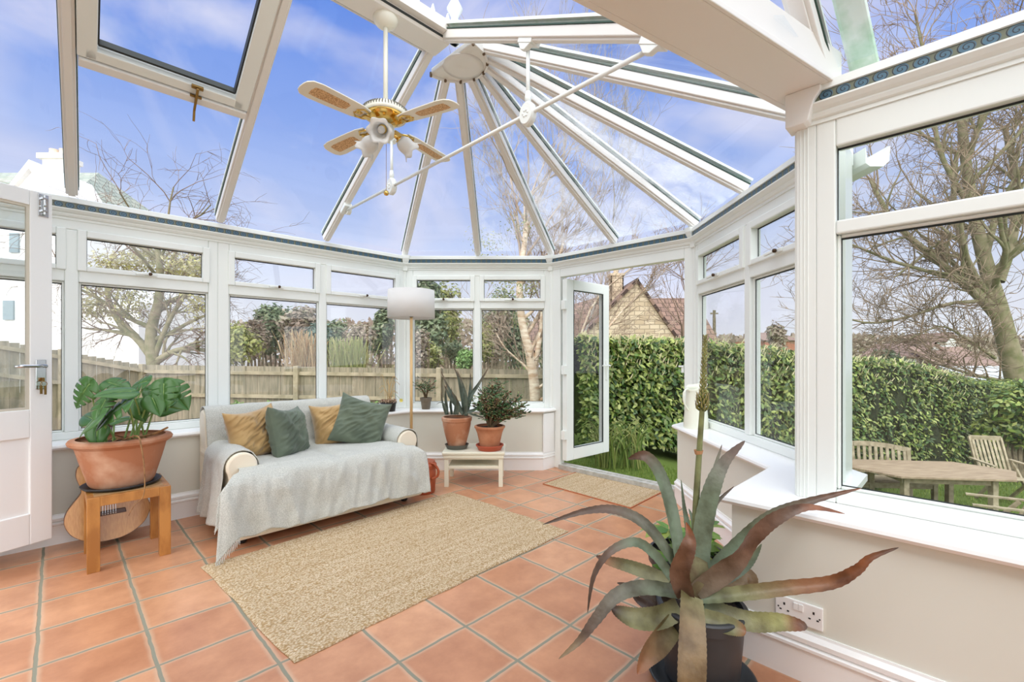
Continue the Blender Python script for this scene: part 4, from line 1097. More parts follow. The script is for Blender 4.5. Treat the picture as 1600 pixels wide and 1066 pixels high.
aleaf('a', [(1108, 800), (1110, 770), (1116, 735), (1128, 695)], [1.68, 1.78], 13, grad((0, G2), (0.6, G2), (1, BR)), Vector((-.3, -1, 0)), seed=14)
aleaf('a', [(1040, 945), (1010, 930), (985, 918), (964, 911)], [1.64, 1.72], 20, grad((0, DK), (1, DK)), UPC, seed=15)
aleaf('a', [(1120, 925), (1150, 912), (1168, 905), (1172, 920)], [1.66, 1.66], 36, grad((0, TAN), (1, TAN)), UPC, prof=fat, seed=16)
aleaf('a', [(1104, 915), (1140, 900), (1170, 880), (1190, 850)], [1.58, 1.55], 22, grad((0, G1), (1, G2)), UPC, seed=17)
aleaf('a', [(1050, 930), (1020, 945), (1000, 940), (985, 925)], [1.66, 1.74], 24, grad((0, DK), (.5, BR), (1, DK)), UPC, seed=18)
# flower stalk
sp = cat([P(1083, 905, 1.61), P(1088, 780, 1.62), (P(1093, 700, 1.64)), P(1098, 622, 1.66), P(1102, 524, 1.68)], 40)
m = MB(); gs, gt = lin((112, 118, 84)), lin((138, 142, 78))
m.tube(sp, [0.0125 - 0.005 * i / 40 if i < 28 else 0.0075 * (1 - (i - 28) / 13) ** 0.6 + 0.001 for i in range(41)], 10, col_=[lerp3(gs, gt, i / 40) for i in range(41)])
stk = m.build('flower_stalk', M['aloe'], al, smooth=True)
m = MB(); r_ = random.Random(5)
for k in range(150):
    f_ = 0.685 + 0.31 * (k / 150); q = sp[int(f_ * 40)].lerp(sp[min(40, int(f_ * 40) + 1)], f_ * 40 - int(f_ * 40))
    g = k * 2.4; d_ = Vector((math.cos(g), math.sin(g), 0)); big = 1.0 if k < 34 else 0.55
    L_ = (0.030 if k < 34 else 0.016) * (1 - 0.4 * k / 150); r0 = 0.0035 * (1 - 0.5 * k / 150)
    rb_ = 0.006 * (1 - 0.7 * k / 150)
    m.tube([q + d_ * rb_, q + d_ * (rb_ + L_ * 0.45) + UP * L_ * 0.35, q + d_ * (rb_ + L_ * 0.62) + UP * L_ * 0.95], [r0 * .7, r0, 0.0008], 5, col_=[lin((120, 140, 66)), lin((150, 152, 80)), lin((150, 120, 84))])
m.build('bud', M['aloe'], stk, smooth=True)['kind'] = 'stuff'
m = MB(); q = P(1091.5, 707, 1.64)
m.lathe([(0.0115, -0.008), (0.014, -0.004), (0.017, 0.008), (0.012, 0.004)], q, 8); m.build('bract', mat('dry_bract', (186, 140, 98), 0.7), stk)

# ---- second pot behind the aloe
QC = Vector((0.80, 2.07, 0))
pp = empty('potted_hellebore', QC, 'leafy green plant in a black plastic pot behind the big aloe', 'potted plant')
pot(pp, QC, [(0.135, 0.0), (0.16, 0.20), (0.172, 0.205), (0.176, 0.245), (0.17, 0.25)], M['blackpot'])
MB().lathe([(0, 0.225), (0.158, 0.222), (0.155, 0.21), (0, 0.21)], QC, 24).build('soil', M['soil'], pp)
M['lgreen'] = mat('fresh_green_leaf', (255, 255, 255), 0.4, island=[(72, 118, 48), (104, 150, 62), (142, 172, 74), (88, 128, 60), (168, 178, 78)], subs=0.25)
def leafquad(m, c, t, n, L_, wd, fold=0.25):
    t = Vector(t).normalized(); s_ = t.cross(n)
    if s_.length < 1e-4: s_ = t.cross(Vector((0.1, 0.3, 1)))
    s_.normalize(); n_ = s_.cross(t)
    c = Vector(c)
    vs = [c, c + t * L_ * 0.35 + s_ * wd * 0.5 + n_ * fold * wd * 0.4, c + t * L_ * 0.72 + s_ * wd * 0.38 + n_ * fold * wd * 0.3, c + t * L_ - n_ * fold * wd * 0.3,
          c + t * L_ * 0.72 - s_ * wd * 0.38 + n_ * fold * wd * 0.3, c + t * L_ * 0.35 - s_ * wd * 0.5 + n_ * fold * wd * 0.4, c + t * L_ * 0.35, c + t * L_ * 0.72]
    m.add(vs, [(0, 1, 6), (1, 2, 7, 6), (2, 3, 7), (0, 6, 5), (6, 7, 4, 5), (7, 3, 4)])
r_ = random.Random(11); lv = MB(); stm = MB()
for k in range(26):
    g = r_.uniform(0, 2 * PI); rr = r_.uniform(0.03, 0.20); h = r_.uniform(0.28, 0.40) - rr * 0.4
    top = QC + Vector((math.cos(g) * rr, math.sin(g) * rr, h)); b0 = QC + Vector((math.cos(g) * rr * 0.3, math.sin(g) * rr * 0.3, 0.22))
    stm.tube([b0, (b0 + top) / 2 + UP * 0.02, top], [0.003, 0.0025, 0.002], 5)
    for j in range(5):
        a = g + (j - 2) * 0.75; leafquad(lv, top, Vector((math.cos(a), math.sin(a), r_.uniform(-0.3, 0.3))), UP + Vector((r_.uniform(-.4, .4), r_.uniform(-.6, .1), 0)), r_.uniform(0.06, 0.10), 0.045)
lv.build('foliage', M['lgreen'], pp, smooth=True); stm.build('stems', mat('green_stem', (120, 150, 80), 0.5), pp)
tag(pp)

# ---- rugs
def rugmat(name, c1, c2, c3):
    m = bpy.data.materials.new(name); m.use_nodes = True; t = m.node_tree; b = t.nodes['Principled BSDF']; b.inputs['Roughness'].default_value = 0.95
    b.inputs['Specular IOR Level'].default_value = 0.1
    tcn = t.nodes.new('ShaderNodeTexCoord'); mpn = t.nodes.new('ShaderNodeMapping'); t.links.new(tcn.outputs['Object'], mpn.inputs[0])
    mpn.inputs['Rotation'].default_value = (0, 0, -PI / 4)
    n1 = t.nodes.new('ShaderNodeTexVoronoi'); n1.inputs['Scale'].default_value = 95; 
    mp2 = t.nodes.new('ShaderNodeMapping'); mp2.inputs['Scale'].default_value = (1.0, 1.5, 1); t.links.new(mpn.outputs[0], mp2.inputs[0]); t.links.new(mp2.outputs[0], n1.inputs[0])
    mp3 = t.nodes.new('ShaderNodeMapping'); mp3.inputs['Scale'].default_value = (0.9, 26, 1); t.links.new(mpn.outputs[0], mp3.inputs[0])
    n2 = t.nodes.new('ShaderNodeTexNoise'); n2.inputs['Scale'].default_value = 1.5; n2.inputs['Detail'].default_value = 3; t.links.new(mp3.outputs[0], n2.inputs[0])
    r = t.nodes.new('ShaderNodeValToRGB'); r.color_ramp.elements[0].color = (*lin(c1), 1); r.color_ramp.elements[1].color = (*lin(c2), 1)
    r.color_ramp.elements[0].position = 0.3; r.color_ramp.elements[1].position = 0.7; t.links.new(n2.outputs[0], r.inputs[0])
    r2 = t.nodes.new('ShaderNodeValToRGB'); r2.color_ramp.elements[0].position = 0.15; r2.color_ramp.elements[1].position = 0.75
    r2.color_ramp.elements[0].color = (1, 1, 1, 1); r2.color_ramp.elements[1].color = (*lin(c3), 1); t.links.new(n1.outputs['Distance'], r2.inputs[0])
    mu = t.nodes.new('ShaderNodeMixRGB'); mu.blend_type = 'MULTIPLY'; mu.inputs[0].default_value = 1; t.links.new(r.outputs[0], mu.inputs[1]); t.links.new(r2.outputs[0], mu.inputs[2])
    t.links.new(mu.outputs[0], b.inputs['Base Color'])
    bp = t.nodes.new('ShaderNodeBump'); bp.inputs['Strength'].default_value = 0.9; bp.inputs['Distance'].default_value = 0.006; bp.invert = True
    t.links.new(n1.outputs['Distance'], bp.inputs['Height']); t.links.new(bp.outputs[0], b.inputs['Normal'])
    return m
M['jute'] = rugmat('braided_jute', (210, 190, 158), (230, 214, 188), (196, 178, 150))
def rug(name, corners, h, m_, lab, cat_, wob=0.006, edge=None):
    cs = [Vector((c[0], c[1], 0)) for c in corners]   # order: A,B,C,D
    n = 90
    def f(zz, ins):
        def g(a, b):
            q = cs[0].lerp(cs[1], a).lerp(cs[3].lerp(cs[2], a), b)
            e = min(a, 1 - a, b, 1 - b)
            q = q + Vector((fnoise(q.x * 5, q.y * 5, 1), fnoise(q.x * 5, q.y * 5, 7), 0)) * wob
            hh = zz * min(1, (e / 0.012 + 0.35)) if zz > 0.001 else 0.0015
            return Vector((q.x, q.y, hh + (0.0012 * fnoise(q.x * 9, q.y * 9, 2) if zz > 0.001 else 0)))
        return g
    m = MB(); m.grid(f(h, 0), n, n); m2 = MB().grid(f(0, 0), n, n); m.add(m2.v, [tuple(reversed(q)) for q in m2.f])
    # side skirt
    N = n + 1; off = N * N
    ring = [(0, j) for j in range(n)] + [(i, n) for i in range(n)] + [(n, n - j) for j in range(n)] + [(n - i, 0) for i in range(n)]
    idx = [i * N + j for i, j in ring]
    for k in range(len(idx)):
        a, b = idx[k], idx[(k + 1) % len(idx)]
        m.f.append((a, b, b + off, a + off))
    o = m.build(name, m_, None, smooth=False, auto=60, recalc=True)
    return tag(o, lab, cat_)
rug('jute_rug', [(-1.67, 2.45), (-0.815, 1.69), (0.37, 2.952), (-0.49, 3.785)], 0.013, M['jute'], 'large natural braided jute rug on the terracotta tiles before the sofa', 'rug', 0.012)
dm_ = rug('door_mat', [(0.275, 4.03), (0.885, 3.395), (1.285, 3.83), (0.666, 4.47)], 0.007, M['jute'], 'small flat jute mat lying inside the open garden door', 'mat', 0.003)
mb_ = MB(); ccs = [Vector((0.275, 4.03, 0)), Vector((0.885, 3.395, 0)), Vector((1.285, 3.83, 0)), Vector((0.666, 4.47, 0))]
for i in range(4): mb_.bar(ccs[i] + UP * 0.004, ccs[(i + 1) % 4] + UP * 0.004, 0.009, 0.007)
eo = mb_.build('binding', mat('rust_brown_binding', (176, 108, 72), 0.8), dm_)

# ---- oak stool with monstera
st0, st1, sp0, sp1 = 0.110, 0.465, 3.245, 3.640
M['oak'] = mat('honey_oak', (190, 132, 66), 0.4, color2=(160, 104, 46), nscale=5, stretch=(3, 3, 1.2), coat=0.2, lo=0.4, hi=0.6, detail=8)
M['oaktop'] = mat('worn_oak_top', (186, 150, 104), 0.5, color2=(158, 120, 78), nscale=5, stretch=(5, 1.5, 3), detail=8)
sl_ = empty('oak_stool', W((st0 + st1) / 2, (sp0 + sp1) / 2), 'square honey oak stool carrying the monstera pot', 'stool')
H_ = 0.395
lg = 0.052
for (a, b) in ((st0, sp0), (st1 - lg, sp0), (st0, sp1 - lg), (st1 - lg, sp1 - lg)):
    MB().obox(W(a, b, 0), E1 * lg, -E2 * lg, UP * (H_ - 0.001)).build('leg', M['oak'], sl_, bevel=0.002)
m = MB(); m.obox(W(st0 + lg, sp0, H_ - 0.05), E1 * (st1 - st0 - 2 * lg), -E2 * 0.03, UP * 0.05); m.obox(W(st0 + lg, sp1 - 0.03, H_ - 0.05), E1 * (st1 - st0 - 2 * lg), -E2 * 0.03, UP * 0.05)
m.obox(W(st0, sp0 + lg, H_ - 0.05), E1 * 0.03, -E2 * (sp1 - sp0 - 2 * lg), UP * 0.05); m.obox(W(st1 - 0.03, sp0 + lg, H_ - 0.05), E1 * 0.03, -E2 * (sp1 - sp0 - 2 * lg), UP * 0.05)
m.build('apron', M['oak'], sl_, bevel=0.002)
MB().obox(W(st0 + 0.028, sp0 + 0.028, H_ - 0.02), E1 * (st1 - st0 - 0.056), -E2 * (sp1 - sp0 - 0.056), UP * 0.021).build('top', M['oaktop'], sl_, bevel=0.002)
MC = W(0.268, 3.462, H_)
mo = empty('potted_monstera', MC, 'monstera with split leaves in a wide terracotta pot on the oak stool', 'potted plant')
MB().lathe([(0.0, 0.0), (0.15, 0.0), (0.172, 0.006), (0.182, 0.020), (0.176, 0.021), (0.16, 0.010), (0, 0.010)], MC + UP * 0.001, 48).build('saucer', M['dark'], mo, smooth=True)
pot(mo, MC, [(0.138, 0.012), (0.150, 0.03), (0.185, 0.155), (0.205, 0.235), (0.216, 0.243), (0.232, 0.255), (0.236, 0.268), (0.228, 0.280), (0.212, 0.283)], M['terra_old'], n=56)
MB().lathe([(0, 0.245), (0.10, 0.25), (0.20, 0.236), (0.198, 0.225), (0, 0.225)], MC, 32).build('soil', M['soil'], mo)
M['monst'] = mat('monstera_leaf', (66, 116, 58), 0.3, island=[(48, 90, 36), (66, 112, 48), (84, 128, 66), (56, 98, 40)], subs=0.22, coat=0.1)
def monstera_leaf(c, tipdir, nrm, size, splits=3, fold=0.25, seed=0):
    """c = where the stalk joins; tipdir towards the tip"""
    t = Vector(tipdir).normalized(); s_ = t.cross(Vector(nrm)).normalized(); n_ = s_.cross(t).normalized(); c = Vector(c)
    m = MB(); N = 44; rr = random.Random(seed)
    notch = [(0.28 + 0.17 * i + rr.uniform(-.02, .02)) for i in range(splits)]
    for sg in (-1, 1):
        vs = []; fs = []
        for i in range(N + 1):
            f_ = i / N; y = f_ * 1.22 - 0.22            # along the midrib, lobes behind the joint
            rib = max(0.0, y)
            wdt = 0.50 * (math.sin(min(1, (f_ + 0.02) * 1.02) ** 0.62 * PI)) ** 0.8 if 0 < f_ < 1 else 0.0
            drop = -0.22 * rib * rib * 1.0
            k = 1.0
            for q in notch:
                dd_ = abs(f_ - q)
                if dd_ < 0.022: k = 0.32
            base = c + t * size * rib + n_ * size * drop * 0.8
            edge_y = y + 0.10 * wdt
            for j, x in enumerate((0.0, 0.34, 0.7, 1.0)):
                xx = x * k if k < 1 else x
                px = wdt * xx; py = rib + (edge_y - rib) * x
                up_ = fold * px - 0.55 * px * px * 1.1
                vs.append(c + s_ * sg * size * px + t * size * py + n_ * size * (up_ - 0.22 * py * abs(py)))
        for i in range(N):
            for j in range(3):
                a = i * 4 + j; q = (a, a + 4, a + 5, a + 1)
                fs.append(q if sg > 0 else tuple(reversed(q)))
        m.add(vs, fs)
    # one island per leaf: weld the midrib through a thin tube
    o = m.build('leaf', M['monst'], mo, smooth=True, solid=0.0012)
    mm = MB(); mm.tube([c + t * size * q - n_ * size * 0.22 * q * q * 1.0 - n_ * 0.001 for q in (0, 0.3, 0.6, 0.9)], [0.0035, 0.0028, 0.002, 0.001], 6)
    mm.build('midrib', mat('pale_rib', (150, 178, 110), 0.4) if 'rib' not in M else M['rib'], o)
    return o
M['rib'] = mat('pale_green_rib', (140, 168, 96), 0.4)
mleaves = [  # px joint, px tip, y, size, normal hint
    ((140, 600), (118, 628), 2.52, 0.17, (0.1, -0.9, 0.5), 4, 2.50), ((165, 625), (150, 648), 2.45, 0.15, (-.2, -0.6, 0.8), 2, 2.38), ((170, 598), (200, 606), 2.72, 0.15, (0, -0.5, 0.9), 2, 2.72),
    ((205, 612), (178, 612), 2.50, 0.17, (0, -0.55, 0.9), 0, 2.44), ((198, 628), (150, 660), 2.46, 0.22, (-.1, -0.5, 0.9), 2, 2.40), ((162, 645), (115, 678), 2.40, 0.19, (-.3, -0.5, 0.8), 0, 2.36),
    ((230, 596), (212, 600), 2.70, 0.13, (0, -0.7, 0.7), 3, 2.70), ((256, 600), (254, 630), 2.62, 0.18, (0.1, -0.9, 0.4), 4, 2.58), ((262, 605), (297, 640), 2.66, 0.19, (0.3, -0.7, 0.6), 3, 2.66),
    ((238, 622), (250, 648), 2.58, 0.13, (0.6, -0.7, 0.3), 0, 2.54), ((256, 638), (280, 636), 2.76, 0.14, (0, -0.6, 0.7), 0, 2.74), ((152, 668), (150, 690), 2.50, 0.12, (0.3, -0.8, 0.4), 0, 2.48),
    ((214, 630), (222, 655), 2.62, 0.13, (0, -0.8, 0.5), 0, 2.6), ((180, 658), (200, 652), 2.64, 0.10, (0, -0.4, 0.9), 0, 2.64), ((145, 655), (125, 645), 2.66, 0.13, (-.2, -0.6, 0.7), 0, 2.7), ((235, 610), (275, 625), 2.80, 0.16, (0, -0.5, 0.8), 2, 2.84)]
pe = MB(); rr = random.Random(4)
for i, (j_, t_, yj, sz, nh, spn, yt) in enumerate(mleaves):
    J = P(j_[0], j_[1], yj); T = P(t_[0], t_[1], yt)
    monstera_leaf(J, T - J, nh, sz * 0.95, spn, 0.2, seed=i)
    base = MC + UP * 0.24 + Vector((rr.uniform(-.04, .07), rr.uniform(-.04, .04), 0)) + (E1 * (0.04 if j_[0] > 190 else -0.07))
    pe.tube(cat([base, base.lerp(J, 0.5) + UP * 0.05, J], 8), [0.006, 0.0055, 0.005, 0.005, 0.0045, 0.004, 0.004, 0.0035, 0.003], 7)
pe.build('stalks', M['rib'], mo, smooth=True)
M['root'] = mat('aerial_root', (168, 128, 82), 0.8, color2=(120, 84, 52), nscale=30)
m = MB(); a0 = P(214, 678, 2.56)
m.tube(cat([MC + Vector((0.02, -0.06, 0.25)), P(213, 681, 2.44), P(221, 700, 2.40), P(226, 740, 2.40), P(224, 775, 2.39), P(210, 790, 2.38), P(201, 806, 2.38)], 30), [0.0045 - 0.003 * i / 30 for i in range(31)], 7)
for k in range(26):
    g = rr.uniform(0, 2 * PI); q = MC + Vector((rr.uniform(-.13, .17), rr.uniform(-.12, .10), 0.252))
    d_ = Vector((math.cos(g), math.sin(g), 0)); m.tube([q, q + d_ * 0.05 + UP * rr.uniform(0.005, 0.03), q + d_ * 0.10 + UP * rr.uniform(0, 0.015)], [0.004, 0.0035, 0.002], 6)
m.tube(cat([MC + Vector((0.03, 0.02, 0.26)), P(240, 678, 2.62), P(262, 668, 2.62)], 8), [0.006] * 9, 7)
m.build('aerial_root', M['root'], mo, smooth=True)
# phone and wallet
ph = MB(); c_ = P(243, 750, 2.83); ph.box((c_.x - 0.012, c_.y - 0.02, H_ + 0.010), (0.06, 0.10, 0.016), PI / 4 + 0.25)
tag(ph.build('wallet', mat('dark_brown_leather', (66, 42, 32), 0.5), bevel=0.004), 'dark brown leather wallet at the back corner of the oak stool', 'wallet')

# ---- guitar
gu = empty('acoustic_guitar', W(0.224, 3.72), 'acoustic guitar leaning on the wall behind the oak stool', 'guitar')
M['spruce'] = mat('spruce_top', (206, 158, 98), 0.35, color2=(190, 138, 80), nscale=5, stretch=(30, 30, 1), coat=0.4)
M['mahog'] = mat('dark_rosewood', (74, 44, 28), 0.35)
prof_r = [(0.0, 0.0), (0.06, 0.005), (0.12, 0.03), (0.17, 0.075), (0.196, 0.14), (0.188, 0.20), (0.155, 0.255), (0.128, 0.295), (0.124, 0.325), (0.138, 0.37), (0.146, 0.41), (0.138, 0.455), (0.105, 0.485), (0.05, 0.497), (0.0, 0.50)]
pr_ = cat([(x, y, 0) for x, y in prof_r], 60)
outl = [(p.x, p.y) for p in pr_] + [(-p.x, p.y) for p in reversed(pr_[1:-1])]
gcs, gp0 = 0.224, 3.655; lean = 0.16
def GP(x, y, o): # x across (along e1), y up the guitar, o out of the soundboard (into the room)
    return W(gcs + x, gp0 + math.sin(lean) * y - o * math.cos(lean), 0.03 + y * math.cos(lean) + o * math.sin(lean))
nrmg = (GP(0, 0, 1) - GP(0, 0, 0))
gb = MB().extr([GP(x, y, -0.09) for x, y in outl], nrmg * 0.088); gb.build('body', mat('guitar_side_binding', (112, 66, 36), 0.3), gu, auto=40)
MB().extr([GP(x * 0.985, 0.25 + (y - 0.25) * 0.99, 0) for x, y in outl], nrmg * 0.003).build('soundboard', M['spruce'], gu, auto=40)
m = MB(); m.extr([GP(0.052 * math.cos(a * PI / 16), 0.345 + 0.052 * math.sin(a * PI / 16), 0.003) for a in range(32)], nrmg * 0.0008); m.build('sound_hole', M['dark'], gu)
m = MB(); m.extr([GP(x, y, 0.003) for x, y in ((-0.08, 0.150), (0.08, 0.150), (0.075, 0.178), (-0.075, 0.178))], nrmg * 0.009)
br_ = m.build('bridge', M['mahog'], gu, bevel=0.003)
m = MB()
for k in range(6): m.lathe([(0.0035, 0), (0.003, 0.004), (0, 0.005)], GP(-0.030 + 0.012 * k, 0.158, 0.012), 8, axis=nrmg)
m.build('bridge_pins', M['upvc'], br_)
m = MB(); m.extr([GP(x, y, -0.012) for x, y in ((-0.028, 0.40), (0.028, 0.40), (0.022, 0.74), (-0.022, 0.74))], nrmg * 0.02); m.build('neck', M['mahog'], gu, bevel=0.004)
m = MB(); m.extr([GP(x, y, -0.02) for x, y in ((-0.024, 0.74), (0.024, 0.74), (0.034, 0.78), (0.031, 0.87), (-0.031, 0.87), (-0.034, 0.78))], nrmg * 0.015); m.build('headstock', M['mahog'], gu, bevel=0.003)
m = MB()
for k in range(6): m.tube([GP(-0.03 + 0.012 * k, 0.165, 0.013), GP(-0.018 + 0.0072 * k, 0.74, 0.012)], 0.0006, 4)
m.build('strings', M['steel'], gu)

# ---- low cream table with two potted plants
tx0, tx1, ty0, ty1, tz = -0.605, -0.062, 3.925, 4.335, 0.305
M['creamp'] = mat('cream_painted_wood', (230, 228, 208), 0.45)
tb = empty('low_table', ((tx0 + tx1) / 2, (ty0 + ty1) / 2, 0), 'low cream painted wooden table under the back window', 'table')
m = MB(); m.obox((tx0, ty0, tz - 0.024), (tx1 - tx0, 0, 0), (0, ty1 - ty0, 0), (0, 0, 0.024)); m.build('table_top', M['creamp'], tb, bevel=0.006)
m = MB(); m.obox((tx0 + .008, ty0 + .008, tz - 0.055), (tx1 - tx0 - .016, 0, 0), (0, ty1 - ty0 - .016, 0), (0, 0, 0.031)); m.obox((tx0 + .014, ty0 + .014, tz - 0.066), (tx1 - tx0 - .028, 0, 0), (0, ty1 - ty0 - .028, 0), (0, 0, 0.012))
m.build('apron', M['creamp'], tb, bevel=0.004)
for (x, y) in ((tx0 + .018, ty0 + .018), (tx1 - .018 - .036, ty0 + .018), (tx0 + .018, ty1 - .054), (tx1 - .054, ty1 - .054)):
    MB().obox((x, y, 0), (0.036, 0, 0), (0, 0.036, 0), (0, 0, tz - 0.06)).build('leg', M['creamp'], tb, bevel=0.002)
MB().obox((tx0 + .05, ty0 + .03, 0.155), (tx1 - tx0 - .10, 0, 0), (0, ty1 - ty0 - .06, 0), (0, 0, 0.026)).build('shelf', M['creamp'], tb, bevel=0.003)
# aloe pot
A2 = Vector((-0.497, 4.10, tz))
pa = empty('potted_aloe', A2, 'spiky grey-green aloe in a tall terracotta pot on the low cream table', 'potted plant')
MB().lathe([(0, 0), (0.088, 0), (0.105, 0.034), (0.108, 0.038), (0.101, 0.038), (0.088, 0.010), (0, 0.010)], A2 + UP * 0.001, 36).build('saucer', mat('dark_grey_saucer', (92, 92, 84), 0.6), pa, auto=40)
pot(pa, A2, [(0.072, 0.012), (0.088, 0.06), (0.112, 0.15), (0.125, 0.215), (0.128, 0.245), (0.134, 0.250), (0.136, 0.278), (0.130, 0.284)], M['terra_old'])
MB().lathe([(0, 0.262), (0.120, 0.258), (0.118, 0.25), (0, 0.25)], A2, 24).build('soil', M['soil'], pa)
AG, AG2, AT = lin((104, 122, 110)), lin((86, 100, 88)), lin((130, 104, 84))
def aloe2(px, y, wpx, hint=(0.2, -0.9, 0.2)):
    m = MB(); pts = [P(u, v, y + 0.10 * (i / (len(px) - 1)) * (1 if px[-1][0] > 715 else -1) * 0.5) for i, (u, v) in enumerate(px)]
    strap(m, pts, wpx * 0.72 * 4.1 / F, hint, chan=0.4, thick=0.3, n=14, cols=grad((0, AG), (0.6, AG2), (1, AT)), seed=int(px[0][0]))
    m.build('leaf', M['aloe'], pa, smooth=True)
for px, y, wd_ in (([(726, 648), (722, 620), (716, 590), (708, 572)], 4.1, 9), ([(728, 650), (728, 625), (722, 600), (714, 578)], 4.06, 10), ([(722, 645), (712, 625), (700, 605), (688, 578)], 4.12, 9),
                   ([(724, 648), (706, 625), (698, 610), (694, 602)], 4.05, 8), ([(728, 648), (735, 620), (748, 600), (765, 572)], 4.08, 11), ([(730, 645), (734, 615), (735, 600), (735, 582)], 4.15, 8),
                   ([(730, 644), (742, 640), (755, 628)], 4.05, 8), ([(733, 646), (745, 650), (757, 652)], 4.02, 4), ([(699, 648), (697, 630), (696, 615), (698, 600)], 4.1, 7), ([(706, 648), (704, 632), (706, 618), (705, 605)], 4.14, 6),
                   ([(710, 648), (712, 636), (710, 622), (706, 612)], 4.05, 7), ([(697, 648), (692, 632), (689, 612)], 4.08, 5), ([(699, 646), (694, 632), (688, 629), (682, 632)], 4.0, 3), ([(714, 648), (716, 634), (712, 618)], 4.02, 7)):
    aloe2(px, y, wd_)
# crassula
A3 = Vector((-0.198, 4.045, tz))
M['jade'] = mat('jade_leaf', (255, 255, 255), 0.35, island=[(48, 84, 48), (76, 112, 66), (98, 132, 82), (64, 98, 58), (132, 92, 76), (150, 160, 104)])
M['jadestem'] = mat('jade_stem', (128, 104, 74), 0.8, color2=(96, 80, 58), nscale=25)
def fatleaf(m, c, d, n, L_, wd):
    d = Vector(d).normalized(); s_ = d.cross(n)
    if s_.length < 1e-4: s_ = d.cross(Vector((1, .2, 0)))
    s_.normalize(); n_ = s_.cross(d); vs = []
    vs = [c]; 
    for (f_, w_) in ((0.35, 0.36), (0.7, 0.5), (0.93, 0.3)):
        q = c + d * L_ * f_ + n_ * L_ * 0.12 * f_
        vs += [q + s_ * wd * w_, q + n_ * wd * 0.16, q - s_ * wd * w_, q - n_ * wd * 0.16]
    fs = [(0, 1, 2), (0, 2, 3), (0, 3, 4), (0, 4, 1)]
    for k in (0, 1):
        o = 1 + 4 * k
        for j in range(4): fs.append((o + j, o + 4 + j, o + 4 + (j + 1) % 4, o + (j + 1) % 4))
    fs.append((9, 12, 11, 10)); m.add(vs, fs)
def jade(root, base, tips, seed, lsz, nl, r0):
    rr = random.Random(seed); st = MB(); lv = MB()
    for T in tips:
        T = Vector(T); q = cat([base, base.lerp(T, 0.45) + Vector((rr.uniform(-.02, .02), rr.uniform(-.02, .02), 0.03)), T], 10)
        st.tube(q, [r0 * (1 - 0.75 * i / 10) for i in range(11)], 7)
        for k in range(nl):
            f_ = rr.uniform(0.42, 1.0); p = q[min(10, int(f_ * 10))]
            ang = rr.uniform(0, 2 * PI); sp2 = Vector((math.cos(ang), math.sin(ang), rr.uniform(-0.2, 0.9)))
            off = sp2 * rr.uniform(0.0, 0.045 + 0.02 * (lsz / 0.03))
            if rr.random() < 0.4: st.tube([p, p + off], [r0 * 0.25, r0 * 0.18], 5)
            fatleaf(lv, p + off, sp2, UP + Vector((rr.uniform(-.5, .5), rr.uniform(-.7, .2), 0)), lsz * rr.uniform(0.7, 1.2), lsz * 0.62)
    st.build('branches', M['jadestem'], root, smooth=True); lv.build('foliage', M['jade'], root, smooth=True)
pj = empty('potted_jade_plant', A3, 'bushy jade plant in a bowl-shaped terracotta pot with a red saucer on the low table', 'potted plant')
MB().lathe([(0, 0), (0.100, 0), (0.118, 0.034), (0.124, 0.036), (0.124, 0.046), (0.116, 0.046), (0.098, 0.012), (0, 0.012)], A3 + UP * 0.001, 40).build('saucer', mat('red_terracotta', (178, 86, 58), 0.6), pj, auto=40)
pot(pj, A3, [(0.078, 0.012), (0.085, 0.03), (0.112, 0.15), (0.128, 0.19), (0.136, 0.196), (0.138, 0.210), (0.130, 0.214)], M['terra'])
MB().lathe([(0, 0.197), (0.120, 0.192), (0.118, 0.185), (0, 0.185)], A3, 24).build('soil', M['soil'], pj)
tips = [P(u, v, y) for u, v, y in ((752, 618, 3.98), (768, 603, 4.05), (782, 598, 4.12), (745, 632, 4.1), (795, 612, 4.0), (810, 622, 4.12), (818, 634, 4.0), (760, 632, 3.92), (780, 622, 3.9), (800, 640, 3.95), (772, 610, 4.18), (812, 650, 3.98), (757, 612, 4.2), (790, 634, 4.2), (768, 645, 3.95), (820, 645, 4.05))]
jade(pj, A3 + UP * 0.19, tips, 5, 0.034, 95, 0.014)

# ---- sill plants
s1 = Vector((-0.862, 4.555, 0.604))
pj2 = empty('potted_jade_plant', s1, 'small jade plant in a grey clay pot on the window sill beside the lamp pole', 'potted plant')
pot(pj2, s1, [(0.040, 0.0), (0.050, 0.075), (0.056, 0.078), (0.060, 0.112), (0.056, 0.114)], mat('grey_clay', (132, 122, 106), 0.85, color2=(112, 102, 88), nscale=18))
MB().lathe([(0, 0.104), (0.050, 0.102), (0.048, 0.098), (0, 0.098)], s1, 20).build('soil', M['soil'], pj2)
jade(pj2, s1 + UP * 0.10, [P(u, v, y) for u, v, y in ((652, 601, 4.5), (658, 599, 4.55), (664, 597, 4.6), (672, 602, 4.55), (680, 606, 4.5), (668, 606, 4.45), (656, 606, 4.6))], 9, 0.028, 22, 0.008)
s2 = Vector((-1.19, 4.385, 0.604))
pd = empty('potted_dead_plant', s2, 'withered brown plant in a black pot on the sill behind the sofa', 'potted plant')
pot(pd, s2, [(0.062, 0.0), (0.072, 0.07), (0.077, 0.078), (0.076, 0.082)], M['dark'])
MB().lathe([(0, 0.072), (0.066, 0.071), (0.064, 0.065), (0, 0.065)], s2, 20).build('soil', M['soil'], pd)
m = MB(); rr = random.Random(8)
